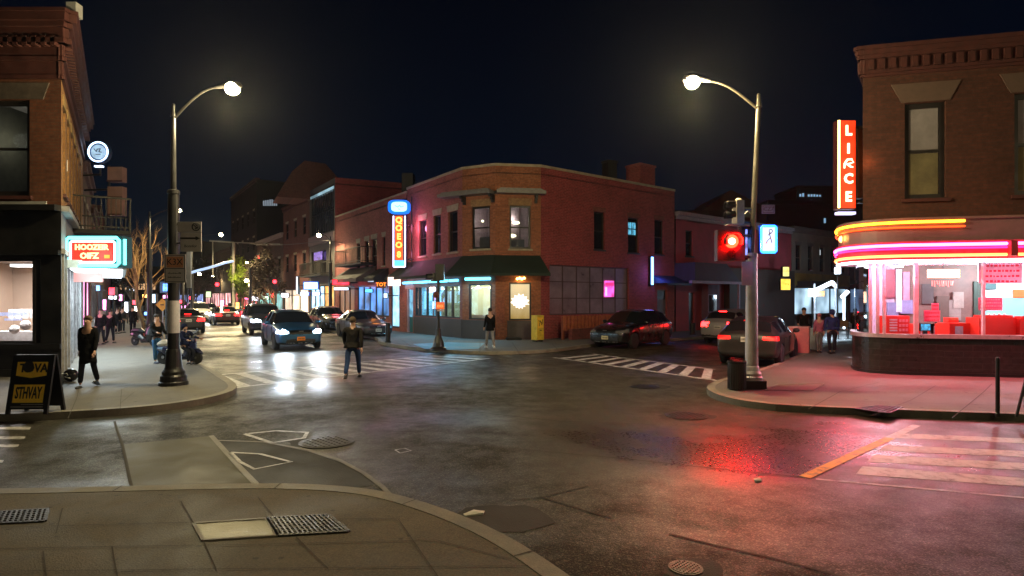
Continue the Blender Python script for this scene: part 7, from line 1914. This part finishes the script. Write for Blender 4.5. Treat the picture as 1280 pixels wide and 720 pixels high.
bl = cloth('black wool', (.007,.007,.008)); dj = cloth('dark jeans', (.018,.020,.03)); jn = cloth('blue jeans', (.035,.07,.19)); gj = cloth('charcoal jacket', (.030,.026,.024)); bj = cloth('blue anorak', (.035,.045,.18)); pk = cloth('pink top', (.55,.16,.26)); lt_ = cloth('grey trousers', (.2,.19,.2))
def pp(label, px, py, pyt, rz, jk, tr, z=KERB, **k):
    q = at(px, py, z); H = (py-pyt)/F*q.y
    return person(label, q.x, q.y, rz, H, jk, tr, z=z, **k)
wo = pp('person in a long black coat walking toward us on the left pavement', 110, 484, 393, 8, bl, dj, coat=.26, lleg=(12,3), rleg=(-10,14), larm=(-8,8), rarm=(9,12), hair=(.12,.07,.04))
mb = MB(); q = at(97,484,KERB)
pp('person in black seen from behind walking away on the left pavement', 138, 429, 386, 176, bl, dj, coat=.12, lleg=(8,3), rleg=(-8,10), wide=1.1)
pp('dark person beyond the black coated walker with a lit face', 126, 431, 385, 5, bl, dj, coat=.1, skin=M_skin, lleg=(6,2), rleg=(-5,6))
pp('distant dark person left of the parked motorcycle', 153, 416, 383, 180, cloth('dark grey', (.03,.03,.035)), dj)
pp('distant person in a dark coat beside the far shop light', 147, 417, 384, 180, bl, dj, coat=.1)
pp('distant person in an orange brown top on the left pavement', 143.5, 415, 392, 0, cloth('orange brown', (.4,.14,.05)), dj)
pp('dark bulky person near the motorcycle on the left pavement', 166, 419, 382, 170, bl, dj, coat=.15, wide=1.25)
pp('person in blue jeans leaning beyond the lamp base', 196, 454, 392, 60, bl, cloth('bright jeans', (.05,.16,.34)), shoes=(.03,.04,.08), lleg=(8,6), rleg=(-3,0), larm=(30,50), rarm=(20,40))
pp('man in charcoal jacket and blue jeans walking away over the crossing', 441, 473, 393, 184, gj, jn, z=0, lleg=(22,4), rleg=(-16,22), larm=(-20,12), rarm=(24,18), wide=1.32, hair=(.07,.04,.015), coat=.09, shoes=(.05,.05,.06))
pp('person in a black coat with pale leggings walking before the cafe window', 612.5, 435, 383.5, 200, bl, cloth('pale leggings', (.35,.33,.34)), shoes=(.6,.6,.62), coat=.16, lleg=(-14,14), rleg=(18,5), rarm=(10,20))
pp('person in a blue anorak and dark trousers seen from behind on the right pavement', 1040, 442, 386, 178, bj, cloth('dark trousers', (.03,.03,.05)), lleg=(7,2), rleg=(-5,8), wide=1.35, coat=.06, hood_=True)
pp('person in pink top beside the blue anorak', 1024, 441, 391, 170, pk, lt_, lleg=(6,2), rleg=(-4,5), wide=.95, hair=(.35,.1,.12))
pp('dark person with a red lit face behind the red utility box', 1005, 436, 384, -20, bl, dj, wide=1.3, larm=(30,40), coat=.1)
pp('distant dark person sitting height at the cafe chairs on the right', 1069, 424, 385, 150, cloth('brown coat', (.05,.03,.02)), dj, coat=.12)
# ================================================================ SCOOTERS, PROPS
def scooter(label, x, y, rz, colm, z=KERB, seatm=None):
    root = empty('scooter', (0,0,0), 0, label, 'scooter')
    def part(name, f, m, par=root):
        mb = MB(); f(mb); o = mb.build(name, m); l_ = o.location.copy(); o.data.transform(Matrix.Translation(l_)); o.location=(0,0,0); o.parent = par; return o
    # length along X, front at -X
    for xx, nm in ((-.62,'front'), (.58,'rear')):
        wh = part('wheel', lambda mb: (setattr(mb,'T',Matrix.Translation((xx,0,.23)) @ Matrix.Rotation(R(90),4,'X')), mb.lathe([(.15,-.045),(.21,-.05),(.235,-.03),(.235,.03),(.21,.05),(.15,.045)], n=24)), M_rub)
        part('rim', lambda mb: (setattr(mb,'T',Matrix.Translation((xx,0,.23)) @ Matrix.Rotation(R(90),4,'X')), mb.lathe([(.15,-.03),(.15,.03)], n=20), mb.lathe([(.05,-.06),(.05,.06)], n=12)), M_alu, wh)
    part('body', lambda mb: (mb.tube([(.78,0,.52),(.5,0,.50),(.2,0,.42),(.0,0,.30)],[.08,.19,.17,.10],12), mb.tube([(-.35,0,.25),(.1,0,.25)],[.10,.13],10)), colm)
    part('front_shield', lambda mb: mb.tube([(-.34,0,.28),(-.42,0,.55),(-.46,0,.80),(-.47,0,.92)],[.17,.20,.16,.08],12), colm)
    part('fender', lambda mb: mb.tube([(-.85,0,.36),(-.70,0,.47),(-.5,0,.45)],[.05,.09,.07],10), colm)
    part('seat', lambda mb: mb.tube([(-.02,0,.66),(.2,0,.71),(.6,0,.70),(.78,0,.66)],[.06,.13,.14,.07],10), seatm or mat('cream seat', (.55,.50,.42), .6))
    part('handlebar', lambda mb: (mb.rod((-.46,-.33,.98),(-.46,.33,.98),.02), mb.rod((-.47,0,.86),(-.46,0,.98),.03)), M_black)
    part('headlight', lambda mb: mb.ball((-.56,0,.94),(.06,.08,.07)), mat('unlit headlight', (.30,.32,.34), .12, .6, .3, 12))
    for s_ in (-1,1): part('mirror', lambda mb: (mb.rod((-.46,s_*.25,.98),(-.44,s_*.3,1.15),.01,5), mb.ball((-.44,s_*.31,1.18),(.02,.05,.04))), M_black)
    part('footboard', lambda mb: mb.box(-.35,.05,-.15,.15,.23,.27), M_black)
    root.location = (x,y,z); root.rotation_euler = (0,0,R(rz)); root.scale = (.86,.86,.86); return root
q = at(224,455,KERB); scooter('dark navy scooter with cream seat parked at the kerb behind the lamp', q.x, q.y, 172, paint('navy scooter', (.01,.015,.06), .2, .2))
q = at(180,432,KERB)
scooter('black motor scooter with tall box parked farther up the left pavement', q.x, q.y, 160, paint('black scooter', (.01,.01,.012), .25, .2), seatm=M_black)
q = at(170,420,KERB); scooter('second black scooter parked beyond the first two', q.x, q.y+1.5, 150, paint('black scooter', (.01,.01,.012), .25, .2), seatm=M_black)
q = at(242,457,KERB)
pv = px_x(236,16.6)
per = pp('seated rider in navy jacket leaning over the scooter behind the lamp', 231, 456, 398, 70, cloth('navy jacket', (.012,.018,.06)), dj, lleg=(60,70), rleg=(50,70), larm=(40,40), rarm=(50,30), wide=1.35, hood_=True)
# round black helmet-like object against the shop wall
q = at(88.5,477,KERB); hb = empty('helmet', (q.x,q.y,KERB), 0, 'round black helmet with white swoosh on the pavement by the shop wall', 'helmet')
mb = MB(); mb.ball((q.x,q.y,KERB+.15),(.155,.13,.15),20,14); mb.build('shell', mat('glossy black shell', (.01,.01,.012), .15), hb, smooth=True)
mb = MB(); mb.tube([(q.x-.09,q.y-.115,KERB+.19),(q.x+.0,q.y-.125,KERB+.21),(q.x+.03,q.y-.13,KERB+.16),(q.x-.05,q.y-.13,KERB+.13),(q.x+.07,q.y-.115,KERB+.09)],.010,6); mb.build('swoosh', mat('white decal', (.8,.8,.8), .5), hb)
mb = MB(); mb.cbox((q.x-.18,q.y+.08,KERB+.09),(.14,.12,.18)); tag(mb.build('paper_bag', mat('pale paper bag', (.55,.55,.55), .8), bevel=.02), 'crumpled pale bag beside the round black helmet', 'bag')
# sandwich board
a_, b_ = at(4,519,KERB), at(62,517,KERB); hgt = (519-444)/F*a_.y
bd = empty('sandwich_board', tuple((a_+b_)/2), 0, 'black sandwich board with two yellow panels at the left pavement edge', 'sign')
T = Matrix.Translation((a_+b_)/2) @ Matrix.Rotation(R(2),4,'Z'); wd = (b_-a_).length
for s_, nm in ((0,'front'),(1,'rear')):
    TT = T @ Matrix.Translation((0,s_*.42,0)) @ Matrix.Rotation(R(-11 if s_ == 0 else 11),4,'X')
    mb = MB(TT); mb.box(-wd/2,-wd/2+.06,-.02,.02,0,hgt); mb.box(wd/2-.06,wd/2,-.02,.02,0,hgt); mb.box(-wd/2+.06,wd/2-.06,-.018,.018,.08,hgt-.0)
    fr_ = mb.build('board', M_black, bd)
    if s_ == 0:
        mb = MB(TT); mb.box(-wd/2+.09,wd/2-.09,-.026,-.019,.19,.19+.30); p1 = mb.build('yellow_panel', mat('ochre yellow sheet', (.95,.60,.05), .6, 0, .15, 8), fr_)
        mb = MB(TT); mb.extr([(-wd/2+.09,.64),(0,.60),(wd/2-.09,.64),(wd/2-.09,.87),(-wd/2+.09,.87)], -.026,-.019); p2 = mb.build('yellow_panel', mat('ochre yellow sheet', (.95,.60,.05), .6, 0, .15, 8), fr_)
        letters('STHVAY', .27, Mink, bd, TT @ Matrix.Translation((0,-.030,.345)), .003, sx=.43, offset=.006)
        letters('TOVA', .20, Mink, bd, TT @ Matrix.Translation((.03,-.030,.76)), .003, sx=.85, offset=.006)
        mb = MB(TT); mb.ball((-.06,-.028,.79),(.09,.008,.10),14,8); mb.build('blot', Mink, bd)
        mb = MB(TT); random.seed(4)
        for zz, xa in ((.115,-.26),(.155,-.1)):
            x = xa
            while x < .26: w1 = random.uniform(.008,.02); mb.box(x,x+w1,-.024,-.019,zz,zz+.014); x += w1+.007
        mb.build('small_print', mat('grey print', (.35,.33,.32), .6), bd)
# bollards, bins, boxes
q = at(485,428,KERB)
def bollard(label, q, h, r=.07, cap=True):
    o = empty('bollard', tuple(q), 0, label, 'bollard')
    mb = MB(Tm(q.x,q.y,0)); mb.lathe([(r*1.3,q.z),(r*1.3,q.z+.05),(r,q.z+.06),(r,q.z+h-.04)], n=16); mb.build('post', M_black, o)
    mb = MB(Tm(q.x,q.y,0)); mb.lathe([(r*1.1,q.z+h-.04),(r*1.1,q.z+h),(r*.6,q.z+h+.02)], n=16); mb.build('cap', M_black, o)
bollard('black bollard near the parked sedan and the cafe door', q, .85, .11)
bollard('slim black post on the pavement before the diner', at(1247,520.5,KERB), .95, .03)
q = at(866,418,KERB); bollard('dark round bollard by the maroon porch', q, .6, .14)
q = at(921,487,KERB); tc_ = empty('trash_can', tuple(q), 0, 'ribbed black trash can beside the white lamp pole', 'trash can')
mb = MB(Tm(q.x,q.y,0)); mb.lathe([(.15,KERB),(.17,KERB+.02),(.185,KERB+.56),(.185,KERB+.57)], n=24)
for k in range(24): mb.T = Tm(q.x,q.y,0) @ Matrix.Rotation(2*PI*k/24,4,'Z'); mb.box(.168,.190,-.008,.008,KERB+.03,KERB+.55)
mb.build('bin', mat('grey black bin', (.035,.034,.036), .5), tc_)
mb = MB(Tm(q.x,q.y,0)); mb.lathe([(.195,KERB+.56),(.20,KERB+.60),(.17,KERB+.61),(.16,KERB+.57)], n=24); mb.build('rim', M_blackm, tc_)
mb = MB(); mb.ball((q.x+.02,q.y,KERB+.58),(.13,.1,.05)); tag(mb.build('trash_bag', mat('dull red bag', (.35,.03,.03), .5)), 'scrap of red bag on top of the black trash can', 'bag')
q = at(672,427,KERB); nb_ = empty('newspaper_box', tuple(q), 0, 'yellow newspaper box with scrawl by the red fence', 'newspaper box')
T = Tm(q.x,q.y,KERB,R(38)); My = mat('yellow box paint', (.72,.50,.04), .45, 0, .3, 5)
mb = MB(T); mb.box(-.2,.2,-.2,.2,.08,1.18); mb.build('cabinet', My, nb_, bevel=.02)
mb = MB(T); mb.box(-.16,.16,-.215,-.2,.62,1.08); dr = mb.build('door', mat('ochre yellow sheet', (.95,.60,.05), .6, 0, .15, 8), nb_)
mb = MB(T); mb.tube([(-.1,-.22,.7),(-.02,-.22,.95),(.05,-.22,.75),(.11,-.22,1.0)],.012,5); mb.tube([(-.12,-.22,.95),(.1,-.22,.82)],.012,5); mb.build('scrawl', Mink, dr)
mb = MB(T); mb.box(-.05,.05,-.24,-.2,.5,.53); mb.build('handle', M_black, nb_)
for xx in (-.16,.16): mb = MB(T); mb.box(xx-.02,xx+.02,-.15,.15,0,.08); mb.build('leg', M_black, nb_)
# red slatted fence / planter
ff = Fac(c3, c4); u0, u1 = .55, 3.9
fe = empty('fence', tuple(ff.M @ Vector((2.2,-1,0))), 0, 'red brown slatted fence with low planter wall at the brick wall', 'fence')
mb = ff.mb(); mb.box(u0,u1,-.95,-.90,.75,.83); mb.box(u0,u1,-.95,-.90,1.05,1.13); mb.build('rail', mat('red stained timber', (.24,.06,.035), .7, 0, .4, 6, .2), fe)
mb = ff.mb(); u = u0
while u < u1: mb.box(u,u+.15,-1.0,-.955,.55,1.22+.01*(int(u*10)%3)); u += .24
mb.build('slats', mat('orange red timber', (.42,.12,.05), .7, 0, .4, 6, .2), fe)
mb = ff.mb(); mb.box(u0+.3,u1,-1.25,-1.01,.12,.62); mb.build('planter', brick('planter brick', (.22,.05,.045), (.15,.035,.035), (.1,.05,.05), 1, .5), fe)
mb = ff.mb()
for u in (u0+.03, u1-.03): mb.box(u-.05,u+.05,-.95,-.85,.12,1.2)
mb.build('posts', mat('red stained timber', (.24,.06,.035), .7, 0, .4, 6, .2), fe)
# red utility box + barrier by the grey car
q = at(1008,441,KERB); ub = empty('utility_box', tuple(q), 0, 'pinkish red utility box at the kerb beyond the grey hatchback', 'utility box')
T = Tm(q.x-.15,q.y+.2,KERB,R(-30)); mb = MB(T); mb.box(-.32,.32,-.25,.25,0,.88); mb.build('cabinet', mat('faded red box', (.5,.12,.12), .55, 0, .3, 4), ub, bevel=.02)
mb = MB(T); mb.box(-.34,.34,-.27,.27,.88,.93); mb.build('lid', mat('faded pink lid', (.55,.25,.26), .5), ub)
q = at(1018,437,KERB); mb = MB(Tm(q.x,q.y,KERB)); mb.box(-.05,.05,-.3,.3,0,.8); tag(mb.build('barrier_panel', mat('grey white panel', (.45,.45,.48), .5), bevel=.02), 'narrow grey white panel standing next to the red box', 'panel')
# easel sign at right edge
q = at(1278,521,KERB); ea = empty('sandwich_board', tuple(q), 0, 'black A shaped easel cut by the right edge', 'sign')
T = Tm(q.x+.12,q.y,KERB)
for s_ in (-1,1): mb = MB(T); mb.tube([(s_*.22-.0,0,0),(s_*.06,.0,.62)],.022,6); mb.build('leg', M_black, ea)
mb = MB(T); mb.box(-.1,.25,-.02,.0,.15,.6); mb.build('board', M_black, ea)
# outdoor cafe chairs and table at right, before the black awning
def cafe_chair(label, px, py, rz):
    q = at(px,py,KERB); o = empty('chair', tuple(q), R(rz), label, 'chair', 'outdoor cafe chairs on the far right pavement')
    def part(n, f, m): 
        mb = MB(); f(mb); x = mb.build(n, m); l_ = x.location.copy(); x.data.transform(Matrix.Translation(l_)); x.location=(0,0,0); x.parent = o
    Mw = mat('brown wood slats', (.22,.11,.05), .6)
    part('seat', lambda mb: mb.box(-.22,.22,-.22,.22,.44,.48), Mw); part('backrest', lambda mb: mb.box(-.22,.22,.19,.22,.6,.9), Mw)
    for a in (-1,1):
        for b in (-1,1): part('leg', lambda mb: mb.rod((a*.2,b*.2,0),(a*.2,b*.2,.45 if b < 0 else .9),.015,6), M_black)
cafe_chair('brown cafe chair left under the black awning', 1054,424,150); cafe_chair('brown cafe chair right under the black awning', 1066,421,200)
q = at(1060,423,KERB); ct = empty('cafe_table', tuple(q), 0, 'small round cafe table under the black awning', 'table')
mb = MB(Tm(q.x,q.y,KERB)); mb.lathe([(.35,.72),(.35,.75)], n=20); mb.build('top', mat('brown wood slats', (.22,.11,.05), .6), ct)
mb = MB(Tm(q.x,q.y,KERB)); mb.lathe([(.2,0),(.03,.04),(.03,.72)], n=12); mb.build('stand', M_black, ct)
# blue lit pavement rectangle in front of cafe: the blue light is painted onto the paving
mb = MB(); qq = [at(x,y,KERB) for x,y in ((516,430),(556,428),(606,429),(598,436),(556,437.5),(530,436))]
mb.face([(v.x,v.y,KERB+.006) for v in qq]); o = mb.build('blue_light_pool', wet('blue light pool tint', (.04,.22,.32), (.03,.16,.24), .7, .5, .8, .35, .6, .2, .15)); tag(o, 'painted pool of blue light on the pavement round the signal post', 'pavement', kind='structure')

# ================================================================ TREES
def bare_tree(label, x, y, h, m, spread=1.0, seed=1, leaf=None):
    random.seed(seed); root = empty('bare_tree' if leaf is None else 'street_tree', (x,y,KERB), 0, label, 'tree')
    tr = MB(); tw_ = MB(); tips = []
    def grow(mb, p, d, L, r, lv):
        pts = [p]; q = p.copy(); dd_ = d.copy()
        n = 4
        for i in range(n):
            dd_ = (dd_ + Vector((random.uniform(-.16,.16),random.uniform(-.16,.16),random.uniform(-.02,.12)))).normalized(); q = q + dd_*L/n; pts.append(q.copy())
        mb.tube(pts, [r*(1-.45*i/n) for i in range(n+1)], 7 if lv < 2 else 4 if lv < 4 else 3)
        if lv >= 5: tips.append((pts[2], pts[-1])); return
        if lv >= 3: tips.append((pts[2], pts[-1]))
        for k in range(3 if lv else 5):
            t = random.uniform(.4,1.0) if k else 1.0; j = min(n, max(1, int(t*n)))
            a = random.uniform(0, 2*PI); sp_ = random.uniform(.35,.75)*spread
            nd = (dd_ + Vector((math.cos(a)*sp_, math.sin(a)*sp_, random.uniform(-.02,.28)))).normalized()
            grow(tw_, pts[j].copy(), nd, L*random.uniform(.55,.74), r*.55, lv+1)
    grow(tr, Vector((x,y,KERB)), Vector((0,0,1)), h*.38, h*.016, 0)
    tr.build('trunk', mat('tree bark', (.16,.11,.06), .9, 0, .4, 8, .5), root)
    tw_.build('branches' if leaf else 'crown', mat('tree bark', (.16,.11,.06), .9, 0, .4, 8, .5) if leaf else m, root)
    if leaf:
        mb = MB()
        for a, b in tips:
            for k in range(leaf):
                c = a.lerp(b, random.random()) + Vector([random.gauss(0,.22) for _ in range(3)]); s_ = random.uniform(.07,.14)
                u_ = Vector([random.gauss(0,1) for _ in range(3)]).normalized(); v_ = u_.orthogonal().normalized()
                mb.face([c-u_*s_, c+v_*s_*.6, c+u_*s_, c-v_*s_*.6])
        mb.build('crown', m, root, recalc=False)
    return root
M_twig = mat('pale brown twigs', (.30,.175,.075), .9, 0, .3, 5)
bare_tree('leafless orange brown tree on the left pavement', px_x(181,32.5), 32.5, 7.0, M_twig, 1.0, 4)
M_gleaf = mat('yellow green leaves', (.24,.32,.03), .6, 0, .6, 1.2); M_bleaf = mat('brown autumn leaves', (.06,.04,.025), .7, 0, .6, 1.2)
bare_tree('leafy yellow green street tree far down the right side', px_x(304,56), 56, 6.6, M_gleaf, 1.7, 8, 30)
bare_tree('dull brown leaved tree right of the green one', px_x(345,54), 54, 6.8, M_bleaf, 1.3, 21, 12)
bare_tree('dim brown street tree behind the bare tree', px_x(163,44), 44, 6.2, M_bleaf, 1.0, 33, 6)
bare_tree('distant dim tree left of the hanging red signal', px_x(240,82), 82, 8.5, mat('olive leaves', (.05,.05,.02), .7, 0, .6, 1), 1.0, 52, 7)
# far light points along the left street: shop signs and lanterns
random.seed(77)
cols = [((1,.05,.08),'red'),((1,.3,.75),'pink'),((.5,.75,1),'pale blue'),((.15,.35,1),'deep blue'),((1,.9,.75),'warm white'),((.8,.85,1),'cool white'),((1,.5,.12),'orange')]
spots = [(123,360,3,5,34,3,'under the canopy end'),(140,364,5,7,40,0,'above the walkers'),(141,372,7,3,40.2,5,'below the red sign'),(151,372,2.5,6,46,1,'over the pavement'),(158,384,3,10,46,5,'past the walkers'),(170,378,6,4,52,0,'left of the bare trunk'),(172,386,6,5,52,4,'low by the bare trunk'),(181,370,4,3,58,6,'right of the bare trunk'),(192,373,3,8,40,2,'beside the second lamp'),(208,371,6,3,60,1,'right of the left lamp'),(213,386,9,3,60,4,'low right of the left lamp'),(225,377,7,3,70,0,'over the far left traffic'),(231,384,6,3,72,1,'over the pale car'),(222,391,7,4,74,4,'left of the pale car'),(249,379,4,3,80,5,'at the street centre'),(278,379,3,6,64,1,'beneath the hanging signal'),(283,384,2.5,4,64,0,'beneath the green tree'),(297,382,3,6,62,6,'at the green tree foot'),(303,391,2.5,3,56,0,'by the van roof'),(236,393,5,3,76,2,'low at the street centre'),(259,386,6,3,78,1,'behind the pale car'),(184,392,5,3,44,3,'on the parked scooters'),(131,381,2.5,10,33,1,'in the first row window'),(165,362,4,2,60,5,'high left among the trees')]
for i,(px,py,wd,ht,Y,ci,wh) in enumerate(spots):
    c,nm = cols[ci]; mb = MB(); x,z = px_x(px,Y),pz(py,Y); a,b = wd/F*Y*.75, ht/F*Y*.75
    mb.box(x-a,x+a,Y,Y+.3,z-b,z+b); o = mb.build('shop_sign', M_black); tag(o, 'tiny far %s shop light %s' % (nm, wh), 'sign')
    mb = MB(); mb.box(x-a*.85,x+a*.85,Y-.05,Y-.002,z-b*.85,z+b*.85); mb.build('face', emis('far sign %s' % nm, c, 4.5, .4, 2), o)
    mb = MB(); mb.rod((x,Y+.15,z-b),(x,Y+.15,.1),.04,5); mb.build('post', M_blackm, o)
for i,(px,Y,c,pw) in enumerate(((135,38,(1,.4,.6),60),(165,50,(.9,.8,1),90),(215,66,(1,.5,.5),120),(250,80,(1,.8,.7),150))): pass
# ================================================================ HAZE ADDED FOR LAMP HALOS
mb = MB(); mb.box(-170, 170, -40, 210, -1.0, 20.5)
m = bpy.data.materials.new('night haze'); m.use_nodes = True; nt = m.node_tree; nt.nodes.clear()
o_ = nt.nodes.new('ShaderNodeOutputMaterial'); v_ = nt.nodes.new('ShaderNodeVolumePrincipled')
v_.inputs['Color'].default_value = (.85,.88,.95,1); v_.inputs['Density'].default_value = .00022; v_.inputs['Anisotropy'].default_value = .80
nt.links.new(v_.outputs[0], o_.inputs['Volume'])
tag(mb.build('haze', m), 'thin haze volume added over the junction for lamp halos', 'haze', kind='stuff')
